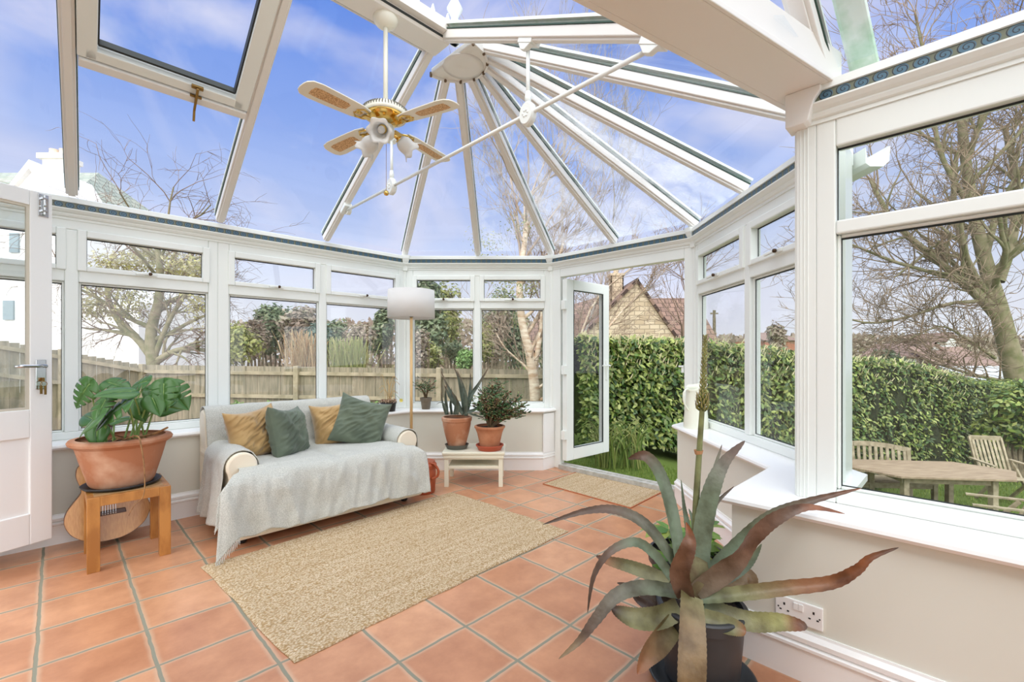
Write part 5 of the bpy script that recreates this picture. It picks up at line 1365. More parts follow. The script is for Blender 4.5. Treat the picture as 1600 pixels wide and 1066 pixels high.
for k in range(12):
    g = rr.uniform(0, 2 * PI); q = s2 + Vector((rr.uniform(-.03, .03), rr.uniform(-.03, .03), 0.07)); h = rr.uniform(0.08, 0.28)
    d_ = Vector((math.cos(g), math.sin(g), 0)); m.tube(cat([q, q + UP * h * 0.6 + d_ * 0.02, q + UP * h + d_ * 0.06, q + UP * (h - 0.03) + d_ * 0.10], 8), 0.0022, 5)
m.build('dry_stems', mat('dry_straw', (190, 160, 112), 0.9), pd)
m = MB()
for k in range(160):
    g = rr.uniform(0, 2 * PI); r3 = rr.uniform(0, 0.075); fatleaf(m, s2 + Vector((math.cos(g) * r3, math.sin(g) * r3, 0.075 + rr.uniform(0, 0.03))), (rr.uniform(-1, 1), rr.uniform(-1, 1), rr.uniform(0, 1)), UP, 0.022, 0.012)
m.build('dry_leaves', mat('dry_leaves', (170, 140, 120), 0.9, island=[(170, 140, 120), (132, 104, 84), (196, 168, 140)]), pd)
m = MB(); fy = s2 + Vector((0.115, 0.035, 0.10)); m.tube(cat([s2 + UP * 0.08, s2 + Vector((0.05, 0.01, 0.16)), fy], 8), 0.0015, 5)
m.build('flower_stem', M['rib'], pd)
m = MB()
for k in range(7):
    g = k * 0.9; leafquad(m, fy, (math.cos(g), -0.3, math.sin(g)), (0, -1, 0), 0.022, 0.013)
m.build('flower', mat('yellow_petal', (240, 224, 110), 0.6), pd)
og = MB(); og.lathe([(0, 0), (0.02, 0.004), (0.028, 0.018), (0.02, 0.034), (0, 0.038)], Vector((-1.335, 4.262, 0.604)), 14); og.lathe([(0, 0), (0.016, 0.004), (0.022, 0.016), (0.012, 0.03), (0, 0.034)], Vector((-1.385, 4.22, 0.604)), 12)
tag(og.build('dried_gourd', mat('orange_gourd', (214, 160, 96), 0.6), smooth=True), 'small dried orange gourd on the sill behind the sofa corner', 'gourd')

# ---- leather jar beside the sofa
bc_ = Vector((-0.735, 3.80, 0))
bk_ = empty('lidded_jar', bc_, 'rust-red lidded jar with a loop handle between sofa and low table', 'jar')
M['rust'] = mat('rust_red_glaze', (176, 86, 50), 0.4, color2=(156, 72, 42), nscale=10)
MB().lathe([(0.0, 0), (0.085, 0), (0.092, 0.012), (0.098, 0.12), (0.100, 0.20), (0.094, 0.212), (0.090, 0.22), (0, 0.22)], bc_, 36).build('body', M['rust'], bk_, auto=40)
MB().lathe([(0, 0.205), (0.103, 0.205), (0.105, 0.235), (0.095, 0.248), (0.09, 0.252), (0.09, 0.262), (0, 0.262)], bc_, 36).build('lid', M['rust'], bk_, auto=40)
hp_ = [bc_ + Vector((0.045 + 0.0, -0.05, 0.245)), bc_ + Vector((0.09, -0.06, 0.25)), bc_ + Vector((0.128, -0.06, 0.20)), bc_ + Vector((0.122, -0.065, 0.15)), bc_ + Vector((0.075, -0.075, 0.13))]
MB().tube(cat(hp_, 18), 0.010, 10).build('handle', M['rust'], bk_, smooth=True)

# ---- jug on the side sill
jc = Vector((1.372, 3.395, 0.604))
jg = empty('enamel_jug', jc, 'tall cream enamel jug standing on the sill by the open door', 'jug')
M['enamel'] = mat('cream_enamel', (236, 238, 222), 0.35)
jb = MB(); nn_ = 40; pr = [(0.0, 0.0), (0.086, 0.0), (0.088, 0.004), (0.081, 0.10), (0.071, 0.20), (0.066, 0.26), (0.067, 0.29), (0.070, 0.318)]
vs = []
for i, (r, z) in enumerate(pr):
    for j in range(nn_):
        g = 2 * PI * j / nn_; k = max(0, (z - 0.26) / 0.058); lip = max(0, math.cos(g - 0.5)) ** 4
        vs.append(jc + Vector((math.cos(g) * (r + 0.028 * k * lip), math.sin(g) * (r + 0.028 * k * lip), z + 0.012 * k * lip - 0.03 * k * max(0, -math.cos(g - 0.5)))))
jb.add(vs, [(i * nn_ + j, i * nn_ + (j + 1) % nn_, (i + 1) * nn_ + (j + 1) % nn_, (i + 1) * nn_ + j) for i in range(len(pr) - 1) for j in range(nn_)])
jb.build('body', M['enamel'], jg, smooth=True, solid=0.003)
hd_ = Vector((-0.88, -0.47, 0)).normalized()
MB().tube(cat([jc + hd_ * 0.060 + UP * 0.275, jc + hd_ * 0.098 + UP * 0.290, jc + hd_ * 0.130 + UP * 0.26, jc + hd_ * 0.124 + UP * 0.19, jc + hd_ * 0.074 + UP * 0.13], 18), 0.0065, 8).build('handle', M['enamel'], jg, smooth=True)

# ---- double socket on the low wall
def WR(d, o, z):   # d = distance along the wall from the projecting corner, o = out into the room
    return Vector((0.86, 1.78, 0)) + E2 * d - E1 * o + UP * z
y_ = None
sk0 = WR(0.205, 0, 0.285)
sk = empty('wall_socket', WR(0.28, 0, 0.33), 'white double power socket low on the wall behind the aloe', 'socket')
MB().obox(WR(0.155, 0, 0.196), E2 * 0.146, -E1 * 0.010, UP * 0.080).build('faceplate', M['gloss'], sk, bevel=0.003)
for dx in (0.213, 0.229):
    MB().obox(WR(dx, 0.010, 0.243), E2 * 0.014, -E1 * 0.004, UP * 0.024).build('rocker', M['gloss'], sk, bevel=0.001)
m = MB()
for cx in (0.184, 0.274):
    m.obox(WR(cx - 0.003, 0.010, 0.246), E2 * 0.006, -E1 * 0.0008, UP * 0.009)
    for sg in (-1, 1): m.obox(WR(cx + sg * 0.012 - 0.0035, 0.010, 0.226), E2 * 0.007, -E1 * 0.0008, UP * 0.005)
for cx in (0.165, 0.292): m.lathe([(0.0028, 0), (0.0028, 0.001), (0, 0.001)], WR(cx, 0.010, 0.236), 8, axis=-E1)
m.build('pin_holes', M['dark'], sk)

# ================================================================== the garden
def smooth01(x): x = max(0.0, min(1.0, x)); return x * x * (3 - 2 * x)
def gz(x, y):
    """ground height"""
    g = -0.14 - 1.12 * smooth01((x - 1.2) / 4.2) * smooth01((y + 3) / 4.0)
    g += -0.25 * smooth01((-x - 5.5) / 1.5) + 0.12 * smooth01((y - 6.5) / 2) * smooth01((2 - x) / 2)
    return g
def G(x, y, dz=0.0): return Vector((x, y, gz(x, y) + dz))
M['lawn'] = mat('lawn_grass', (104, 138, 52), 0.95, color2=(136, 158, 70), nscale=7, bump=1.0, bscale=120, detail=8, spec=0.1)
def terr(a, b):
    x = -45 + 100 * a; y = -14 + 80 * b
    x = -45 * (1 - a) + 55 * a; y = -14 + 84 * b * b
    return Vector((x, y, gz(x, y) - (0.03 * abs(fnoise(x * 2, y * 2)))))
def gcol(a, b):
    p = terr(a, b); k = smooth01((-p.x - 0.5) / 1.5) * (1 - smooth01((p.y - 16) / 3))
    return lerp3((1, 1, 1), (1.5, 0.95, 2.2), k)
M['lawn'] = mat('lawn_and_gravel', (104, 138, 52), 0.95, bump=1.0, bscale=120, spec=0.1, island=None, attr=True, color2=None)
def gcol2(a, b):
    p = terr(a, b); k = smooth01((-p.x - 0.5) / 1.2); n_ = 0.85 + 0.5 * fnoise(p.x * 1.5, p.y * 1.5)
    return tuple(v * n_ for v in lerp3(lin((104, 124, 60)), lin((156, 136, 112)), k))
g_ = MB().grid(terr, 190, 150, gcol2).build('ground', M['lawn'], recalc=True, smooth=True); tag(g_, kind='structure', label='garden lawn around the conservatory')
# ensure ground normals up
rr = random.Random(21)
def blades(name, n, region, hmin, hmax, m_, wdt=0.004, lean=0.4):
    m = MB()
    for _ in range(n):
        x, y = region(); b = G(x, y, -0.01); h = rr.uniform(hmin, hmax); a = rr.uniform(0, 2 * PI)
        d = Vector((math.cos(a), math.sin(a), 0)) * h * lean * rr.uniform(0.2, 1); s_ = Vector((-math.sin(a), math.cos(a), 0)) * wdt
        m.add([b - s_, b + s_, b + UP * h * 0.6 + d * 0.4 + s_ * 0.7, b + UP * h * 0.6 + d * 0.4 - s_ * 0.7, b + UP * h + d], [(0, 1, 2, 3), (3, 2, 4)])
    return m.build(name, m_)
M['grass'] = mat('grass_blades', (120, 160, 50), 0.7, island=[(84, 116, 44), (120, 144, 60), (150, 162, 78), (98, 128, 50)], subs=0.2)
def reg_door():
    t = rr.uniform(-0.2, 1.0); q = 0.12 + 1.5 * rr.random()
    p = Vector((0.45, 4.72)) + Vector((0.72, -0.70)) * 1.5 * t + Vector((0.7, 0.7)) * q; return p.x, p.y
tag(blades('grass', 5200, reg_door, 0.02, 0.05, M['grass'], 0.003), kind='stuff', label='short grass outside the garden door', cat='grass')
def reg_lawn():
    y = rr.uniform(4.4, 9.5); u = rr.uniform(1300, 1600); return (u - 800) / F * y, y
tag(blades('grass', 6000, reg_lawn, 0.03, 0.07, M['grass'], 0.006), kind='stuff', label='lawn grass around the garden table', cat='grass')

# ---- leaf clouds
def leafcloud(m, c, rad_, n, L_, wd, seed, shell=0.55, flat=0.0):
    r_ = random.Random(seed)
    for _ in range(n):
        while True:
            d = Vector((r_.gauss(0, 1), r_.gauss(0, 1), r_.gauss(0, 1)))
            if d.length > 0.1: break
        d.normalize(); k = r_.uniform(shell, 1.0) ** 0.5
        k *= 0.82 + 0.3 * fnoise(d.x * 2.2 + seed, d.y * 2.2, d.z * 2.2 + seed)
        p = Vector(c) + Vector((d.x * rad_[0], d.y * rad_[1], d.z * rad_[2])) * k
        t = Vector((r_.uniform(-1, 1), r_.uniform(-1, 1), r_.uniform(-1, 0.7)))
        n_ = d + Vector((r_.uniform(-.6, .6), r_.uniform(-.6, .6), r_.uniform(-.2, .8)))
        t = t - n_.normalized() * t.dot(n_.normalized()); t.normalize(); s_ = t.cross(n_).normalized()
        a = L_ * r_.uniform(0.7, 1.25); b = wd * r_.uniform(0.7, 1.2)
        m.add([p, p + t * a * 0.5 + s_ * b * 0.5, p + t * a, p + t * a * 0.5 - s_ * b * 0.5], [(0, 1, 2, 3)])
def lm(name, cols_, subs=0.3, rough=0.5): return mat(name, cols_[0], rough, island=cols_, subs=subs)
M['laurel'] = lm('laurel_leaves', [(50, 80, 32), (100, 130, 54), (146, 164, 78), (184, 194, 110), (62, 94, 38), (160, 164, 94), (74, 108, 44), (44, 72, 30)], 0.15, 0.34)
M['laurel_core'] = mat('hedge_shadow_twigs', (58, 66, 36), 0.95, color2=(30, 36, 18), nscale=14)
M['evergreen'] = lm('evergreen_leaves', [(92, 112, 84), (130, 146, 110), (156, 166, 128), (110, 128, 96), (172, 172, 138)])
M['yellowgreen'] = lm('yellow_green_leaves', [(150, 156, 84), (186, 186, 112), (120, 132, 70), (200, 196, 140)])
M['conifer'] = lm('blue_green_conifer', [(96, 122, 110), (128, 150, 136), (76, 100, 86), (150, 166, 150)])
M['brownbush'] = lm('brown_bush_twigs', [(156, 134, 118), (182, 164, 148), (134, 120, 102), (196, 182, 162), (150, 148, 112)])
M['bark'] = mat('grey_brown_bark', (142, 128, 106), 0.9, color2=(98, 88, 68), nscale=9, bump=0.5, bscale=30)
M['bark_moss'] = mat('mossy_bark', (158, 146, 118), 0.9, color2=(118, 118, 78), nscale=5, bump=0.5, bscale=30)
M['birch'] = mat('pale_birch_bark', (236, 222, 200), 0.8, color2=(196, 164, 132), nscale=6, stretch=(1, 1, 3), bump=0.2, bscale=30)
M['twigpale'] = mat('pale_grey_twigs', (176, 168, 160), 0.9, color2=(150, 142, 134), nscale=3)
M['twig'] = mat('thin_brown_twigs', (150, 126, 108), 0.9, color2=(118, 98, 82), nscale=3)

# laurel hedge: runs from the door side out to the right, garden falls away
HA = Vector((0.72, 6.10)); HB = Vector((12.5, 11.2)); hd2 = (HB - HA); hl = hd2.length; hd2 = hd2 / hl; hn = Vector((hd2.y, -hd2.x))
def hbase(t): p = HA + hd2 * (hl * t); return p
def htop(t):
    p = hbase(t); pu = 800 + F * p.x / p.y       # top falls with the ground
    return 1.36 if p.x < 2.0 else 1.36 - 0.28 * smooth01((p.x - 2.0) / 4.0) - 0.55 * smooth01((p.x - 6.2) / 4.5)
hedge = empty('laurel_hedge', G(3.0, 7.2), 'long clipped laurel hedge with pale flower spikes behind the garden', 'hedge')
HWd = 1.1
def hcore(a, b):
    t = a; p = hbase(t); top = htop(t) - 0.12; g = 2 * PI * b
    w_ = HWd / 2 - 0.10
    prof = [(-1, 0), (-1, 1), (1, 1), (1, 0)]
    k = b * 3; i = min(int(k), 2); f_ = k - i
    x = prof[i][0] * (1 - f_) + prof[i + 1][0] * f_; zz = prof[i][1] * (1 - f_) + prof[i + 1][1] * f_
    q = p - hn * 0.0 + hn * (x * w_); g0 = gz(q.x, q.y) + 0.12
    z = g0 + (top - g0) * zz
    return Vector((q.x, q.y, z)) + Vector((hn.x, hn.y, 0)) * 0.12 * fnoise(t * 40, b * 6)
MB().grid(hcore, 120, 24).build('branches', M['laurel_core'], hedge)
m = MB(); r_ = random.Random(31); npz = 34000; fl_ = MB()
for i in range(npz):
    t = r_.random() ** 1.5; p = hbase(t); top = htop(t); g0 = gz(p.x, p.y) + 0.10
    side = r_.random()
    bump = 0.16 * fnoise(p.x * 1.3, p.y * 1.3 + 3, side * 2)
    if side < 0.68:
        zz = g0 + (top - g0) * r_.random() ** 0.85; nrm = Vector((hn.x, hn.y, 0.25)); q = Vector((p.x, p.y, zz)) + Vector((hn.x, hn.y, 0)) * (HWd / 2 - 0.02 - 0.16 * r_.random() + bump + 0.08 * fnoise(t * 60, zz * 2.5))
    elif side < 0.94:
        x = r_.uniform(-1, 1); nrm = Vector((hn.x * x * .3, hn.y * x * .3, 1)); q = Vector((p.x, p.y, top - 0.12 * r_.random() + 0.07 * fnoise(t * 60, x * 2))) + Vector((hn.x, hn.y, 0)) * x * (HWd / 2)
    else:
        nrm = Vector((-hn.x, -hn.y, 0.2)); q = Vector((p.x, p.y, g0 + (top - g0) * r_.random())) - Vector((hn.x, hn.y, 0)) * HWd / 2
    nrm = (nrm + Vector((r_.uniform(-.7, .7), r_.uniform(-.7, .7), r_.uniform(-.3, .9)))).normalized()
    tt = Vector((r_.uniform(-1, 1), r_.uniform(-1, 1), r_.uniform(-1, .4))); tt = (tt - nrm * tt.dot(nrm)).normalized()
    leafquad(m, q, tt, nrm, r_.uniform(0.065, 0.105), r_.uniform(0.030, 0.046))
    if r_.random() < 0.16 * smooth01((q.z - top + 0.75) / 0.6) and t < 0.7:
        fl_.tube([q, q + Vector((r_.uniform(-.02, .02), r_.uniform(-.02, .02), 0.065)) + Vector((hn.x, hn.y, 0)) * 0.03], [0.009, 0.004], 5)
m.build('foliage', M['laurel'], hedge, smooth=True); o = fl_.build('flower_spikes', mat('cream_flower_spike', (232, 222, 180), 0.8), hedge)
o['kind'] = 'stuff'

# strap-leaved plant at the hedge foot
gt_ = empty('strap_leaved_plant', G(1.25, 5.25), 'clump of long narrow green leaves at the foot of the hedge by the door', 'plant')
m = MB(); 
for k in range(80):
    a = r_.uniform(0, 2 * PI); h = r_.uniform(0.25, 0.55); b = G(1.25 + r_.uniform(-.3, .25), 5.22 + r_.uniform(-.12, .12), 0); d = Vector((math.cos(a), math.sin(a) * .6, 0))
    strap(m, [b, b + UP * h * 0.7 + d * 0.05, b + UP * h + d * 0.16, b + UP * h * 0.85 + d * 0.28], 0.016, Vector((0, -1, 0.3)), n=7, thick=0.1)
m.build('foliage', lm('iris_leaves', [(96, 128, 56), (140, 160, 80), (172, 176, 104), (84, 112, 50)]), gt_)

# ---- timber fence
M['fence'] = mat('weathered_fence_board', (164, 152, 130), 0.9, color2=(126, 120, 100), nscale=3, stretch=(6, 6, 0.8), detail=8)
M['fencelt'] = mat('pale_fence_rail', (186, 172, 146), 0.9, color2=(150, 140, 114), nscale=5, detail=6)
def fence(A, B, top0, top1, lab, posts, step=0.0, base=None):
    A, B = Vector(A), Vector(B); d = (B - A); L_ = d.length; d = d / L_; n3 = Vector((d.y, -d.x, 0)); d3 = Vector((d.x, d.y, 0))
    if n3.dot(Vector((-(A.x + B.x) / 2, -(A.y + B.y) / 2, 0))) < 0: n3 = -n3
    root = empty('timber_fence', G(A.x, A.y), lab, 'fence', 'weathered timber fence runs')
    m = MB(); n = int(L_ / 0.125); 
    for i in range(n):
        a = i * L_ / n; p = A + d * a; f_ = a / L_; tp = top0 + (top1 - top0) * f_; g0 = gz(p.x, p.y) - 0.05
        jit = 0.004 * fnoise(i * 3.3, 1.0)
        m.obox(Vector((p.x, p.y, g0)) + n3 * (0.006 if i % 2 else 0.0), d3 * (L_ / n - 0.004), n3 * 0.014, UP * (tp + jit - g0))
    m.build('board_panel', M['fence'], root)
    r = MB()
    for dz, wz in ((-0.10, 0.07), (-0.58, 0.07)):
        r.extr([Vector((A.x, A.y, top0 + dz)) + n3 * 0.02, Vector((B.x, B.y, top1 + dz)) + n3 * 0.02, Vector((B.x, B.y, top1 + dz - wz)) + n3 * 0.02, Vector((A.x, A.y, top0 + dz - wz)) + n3 * 0.02], n3 * 0.05)
    r.build('rail', M['fencelt'], root)
    for f_ in posts:
        p = A + d * L_ * f_; tp = top0 + (top1 - top0) * f_ + 0.02; g0 = gz(p.x, p.y) - 0.1
        q = Vector((p.x, p.y, g0)) + n3 * 0.02
        MB().obox(q - d3 * 0.05, d3 * 0.10, n3 * 0.09, UP * (tp - g0)).build('post', M['fencelt'], root, bevel=0.01)
FA, FB = (-7.75, 9.6), (1.6, 8.9)
def fx(u): 
    r = (u - 800) / F; ax, ay = FA; bx, by = FB; f_ = (r * ay - ax) / ((bx - ax) - r * (by - ay)); return f_
fence(FA, FB, 0.93, 0.84, 'weathered timber fence with a pale rail behind the sofa and back windows', [0.0, fx(466), fx(687), fx(925)])
fence((-7.75, 9.6), (-9.3, 7.2), 0.93, 1.60, 'stepped timber fence rising behind the monstera', [0.45, 0.98])

# small plants below the fence
M['fresh'] = lm('fresh_bedding_leaves', [(120, 158, 80), (160, 190, 120), (98, 140, 66)], 0.2)
for k, (u, lab) in enumerate(((372, 'low green shoots by the fence foot behind the sofa arm end'), (424, 'small leafy shoot at the fence foot above the near cushions'), (452, 'short green shoot just before the pale fence post'), (470, 'bright green tuft right of the pale fence post'), (583, 'small green clump at the fence foot near the dead potted plant'))):
    f_ = fx(u); p = Vector(FA).lerp(Vector(FB), f_); c = G(p.x * 0.97, p.y * 0.97, 0.12)
    m = MB(); leafcloud(m, c, (0.17, 0.12, 0.15), 90, 0.09, 0.05, 40 + k, shell=0.1)
    tag(m.build('bedding_plant', M['fresh']), lab, 'plant', 'bedding plants at the fence foot')

# ---- bushes and evergreens beyond the fence
def bush(name, u, v0, v1, y, wpx, mname, lab, n=1500, lsz=0.16, seed=1, grp=None, nb=7):
    root = empty(name, G((u - 800) / F * y, y), lab, 'tree' if 'tree' in name or 'conifer' in name else 'bush', grp)
    r_ = random.Random(seed); zt = CH + (HZ - v0) / F * y; zb = CH + (HZ - v1) / F * y; cx = (u - 800) / F * y; w_ = wpx / F * y / 2
    m = MB(); core = MB()
    for k in range(nb):
        a = r_.uniform(0, 2 * PI); rr_ = r_.uniform(0, 0.55); h = r_.uniform(0.25, 0.8)
        c = Vector((cx + math.cos(a) * rr_ * w_, y + math.sin(a) * rr_ * w_ * 0.7, zb + (zt - zb) * h)); rad_ = Vector((w_ * 0.55, w_ * 0.5, (zt - zb) * 0.30))
        if k == 0: c = Vector((cx, y, zt - (zt - zb) * 0.30))
        leafcloud(m, c, rad_, n // nb, lsz, lsz * 0.5, seed * 10 + k, shell=0.25)
    m.build('foliage', M[mname], root)
    st = MB(); g0 = gz(cx, y)
    for k in range(4): st.tube([Vector((cx + 0.05 * k, y, g0)), Vector((cx + (k - 1.5) * w_ * 0.3, y, zb + (zt - zb) * 0.6))], [0.05, 0.02], 6)
    st.build('stems', M['bark'], root)
    return root
bush('evergreen_bush', 372, 505, 572, 12.5, 90, 'yellowgreen', 'yellow-green bush behind the fence by the narrow mullion', 1400, 0.14, 1)
bush('evergreen_tree', 425, 468, 560, 17, 90, 'evergreen', 'dark evergreen tree behind the yellow-green bush', 2200, 0.22, 2)
bush('evergreen_tree', 472, 472, 565, 16, 80, 'brownbush', 'russet-topped evergreen right of the dark evergreen', 2000, 0.22, 3)
bush('conifer', 492, 500, 575, 14, 60, 'conifer', 'blue-green conifer spreading behind the central window bar', 1400, 0.18, 4)
bush('garden_bush', 555, 505, 575, 13, 90, 'brownbush', 'brown twiggy bush behind the fence near the lamp', 1500, 0.13, 5)
bush('evergreen_tree', 600, 470, 578, 14, 60, 'evergreen', 'grey-green tall shrub behind the lampshade', 2000, 0.16, 6)
bush('evergreen_tree', 668, 428, 560, 13, 90, 'evergreen', 'tall dark evergreen filling the upper pane beside the lampshade', 2800, 0.16, 7)
bush('garden_bush', 668, 530, 582, 11, 80, 'yellowgreen', 'light green shrub above the fence under the lampshade', 1500, 0.11, 8)
bush('conifer', 712, 530, 572, 14, 50, 'evergreen', 'small dark conifer in the middle of the back window', 900, 0.13, 9)
bush('garden_bush', 730, 545, 585, 10.5, 60, 'fresh', 'bright green bush left of the back window bar', 1300, 0.09, 10)
bush('garden_bush', 772, 470, 585, 12, 60, 'brownbush', 'reddish brown shrub right of the back window bar', 1600, 0.12, 11)
bush('garden_bush', 805, 480, 590, 12.5, 60, 'evergreen', 'green shrub behind the pale birch trunk', 1600, 0.13, 12)
bush('garden_bush', 856, 500, 600, 12, 50, 'evergreen', 'dark shrub between birch trunk and door frame', 1300, 0.13, 13)
bush('evergreen_tree', 700, 445, 575, 15.5, 70, 'yellowgreen', 'olive green loose tree just beside the tall dark evergreen', 2400, 0.15, 51)
bush('garden_bush', 655, 515, 585, 10.2, 70, 'brownbush', 'wispy brown-green shrub above the fence beside the lamp pole', 1500, 0.09, 52)
bush('garden_bush', 758, 505, 588, 10.6, 50, 'yellowgreen', 'yellowish shrub directly behind the back window bar', 1500, 0.09, 53)
bush('evergreen_tree', 780, 440, 575, 15, 80, 'evergreen', 'mid green tree behind the birch branches', 2600, 0.15, 54)
bush('evergreen_tree', 400, 490, 575, 15.5, 60, 'brownbush', 'pinkish brown loose tree between yellow-green bush and evergreen', 1800, 0.15, 55)
bush('garden_bush', 520, 500, 580, 15, 60, 'evergreen', 'dark green shrub behind the bar between the two grass clumps', 1600, 0.14, 56)
# tall dry grass
def grassclump(u, v0, v1, y, wpx, n, lab, seed, colm):
    r_ = random.Random(seed); cx = (u - 800) / F * y; zt = CH + (HZ - v0) / F * y; w_ = wpx / F * y / 2; g0 = gz(cx, y)
    m = MB()
    for k in range(n):
        b = Vector((cx + r_.uniform(-w_, w_) * 0.7, y + r_.uniform(-.3, .3), g0)); h = (zt - g0) * r_.uniform(0.72, 1.05); d = Vector((r_.gauss(0, 0.10), r_.gauss(0, .1), 0)) * h
        m.tube([b, b + UP * h * 0.6 + d * 0.3, b + UP * h + d], [0.006, 0.006, 0.012 if k % 3 == 0 else 0.003], 4, cap=False)
    o = m.build('pampas_grass', colm); tag(o, lab, 'grass clump')
M['straw'] = lm('straw_grass', [(214, 186, 140), (190, 150, 104), (226, 206, 168), (172, 150, 108)])
M['palestraw'] = lm('pale_green_straw', [(196, 196, 140), (160, 170, 110), (214, 206, 150)])
grassclump(477, 520, 580, 11, 60, 260, 'tall tan dry grass clump behind the fence post', 61, M['straw'])
grassclump(545, 530, 585, 11, 70, 260, 'tall pale green grass clump behind the fence near the lamp', 62, M['palestraw'])

# ---- branching trees
def tree(name, base, trunkpts, r0, m_, lab, cat_='tree', depth=4, seed=1, spread=0.6, up=0.25, nb=3, ln=2.2, shrink=0.68, twig=None, droop=0.0, extra=(), minr=0.004, start=0.3, grp=None, side_n=5):
    r_ = random.Random(seed); root = empty(name, base, lab, cat_, grp); tk = MB(); tw = MB()
    def grow(p, d, L_, r, dep):
        n = 5; pts = [p]; dd_ = d.copy()
        for i in range(n):
            dd_ = (dd_ + Vector((r_.gauss(0, .13), r_.gauss(0, .13), r_.gauss(0, .10) + up * 0.12 - droop * (0.10 if dep < 3 else 0)))).normalized()
            pts.append(pts[-1] + dd_ * L_ / n)
        rs = [r * (1 - 0.55 * i / n) for i in range(n + 1)]
        sides = 7 if r > 0.05 else (5 if r > 0.015 else 3)
        (tk if r > 0.03 else tw).tube(pts, rs, sides, cap=False)
        if dep == 0: return
        k = nb if dep > 1 else nb + 1
        for j in range(k):
            f_ = 1.0 if j == 0 else r_.uniform(0.25, 0.95); i = min(n, int(f_ * n)); q = pts[i]
            a = Vector((r_.gauss(0, 1), r_.gauss(0, 1), r_.gauss(0, .7))); a = (a - dd_ * a.dot(dd_)).normalized()
            nd = (dd_ + a * spread * r_.uniform(0.6, 1.5)).normalized()
            grow(q, nd, L_ * shrink * r_.uniform(0.75, 1.15), max(minr, rs[i] * 0.66), dep - 1)
    tp = cat(trunkpts, 14)
    tk.tube(tp, [r0 * (1 - 0.65 * i / 14) for i in range(15)], 10, cap=False)
    for i in range(14):
        if i / 14 < start: continue
        for _ in range(side_n // 2 if i < 12 else side_n):
            if r_.random() < 0.75:
                a = Vector((r_.gauss(0, 1), r_.gauss(0, 1), 0.35)).normalized(); d = (tp[min(i + 1, 14)] - tp[i]).normalized()
                grow(tp[i], (d * 0.6 + a * spread * 1.4).normalized(), ln * r_.uniform(0.7, 1.1), r0 * (1 - 0.65 * i / 14) * 0.5, depth - 1)
    for (pts, r, dep) in extra:
        q = cat(pts, 10); rs = [r * (1 - 0.6 * i / 10) for i in range(11)]; tk.tube(q, rs, 7, cap=False)
        for i in range(2, 11):
            for _ in range(2):
                a = Vector((r_.gauss(0, 1), r_.gauss(0, 1), r_.gauss(0.1, .8))).normalized(); d = (q[min(i, 10)] - q[i - 1]).normalized()
                grow(q[i], (d * 0.8 + a * spread).normalized(), ln * 0.5 * r_.uniform(0.6, 1.1), rs[i] * 0.5, dep)
    tk.build('trunk', m_, root, smooth=True)
    if tw.v: tw.build('branches', twig or M['twig'], root, smooth=True)
    return root
# pale birch by the back window
yb = 7.6
tree('birch_tree', G((838 - 800) / F * yb, yb), [P(838, 700, yb), P(836, 620, yb), P(829, 560, yb), P(815, 500, yb), P(812, 440, yb), P(822, 360, yb), P(820, 290, yb)], 0.10, M['birch'],
     'pale-barked birch rising outside the back window', seed=4, depth=4, ln=1.5, start=0.30, twig=mat('pale_birch_twigs', (190, 170, 150), 0.9, color2=(144, 122, 102), nscale=3), nb=3, side_n=4, up=0.3,
     extra=[([P(836, 570, yb), P(845, 520, yb), P(850, 470, yb), P(868, 420, yb), P(880, 380, yb)], 0.046, 3), ([P(834, 590, yb), P(818, 570, yb), P(790, 545, yb), P(775, 520, yb)], 0.023, 2),
            ([P(836, 610, yb), P(862, 590, yb), P(900, 540, yb), P(930, 470, yb), P(985, 420, yb)], 0.029, 3), ([P(838, 630, yb), P(880, 600, yb), P(925, 550, yb), P(960, 500, yb), P(1010, 450, yb)], 0.033, 3)])
bt_ = [o for o in bpy.data.objects if o.name == 'birch_tree'][0]
m = MB()
for k, (u, v, ru, rv) in enumerate(((800, 440, 40, 30), (835, 450, 30, 30), (780, 470, 28, 25), (850, 420, 35, 20), (770, 430, 30, 20), (815, 500, 25, 20), (760, 380, 45, 30), (820, 350, 45, 35))):
    leafcloud(m, P(u, v, yb + 0.5 * (k % 3 - 1)), (ru * yb / F, 0.5, rv * yb / F), 190, 0.05, 0.022, 90 + k, shell=0.02)
m.build('foliage', lm('birch_young_leaves', [(160, 166, 100), (132, 146, 88), (188, 186, 128), (150, 130, 96)]), bt_)
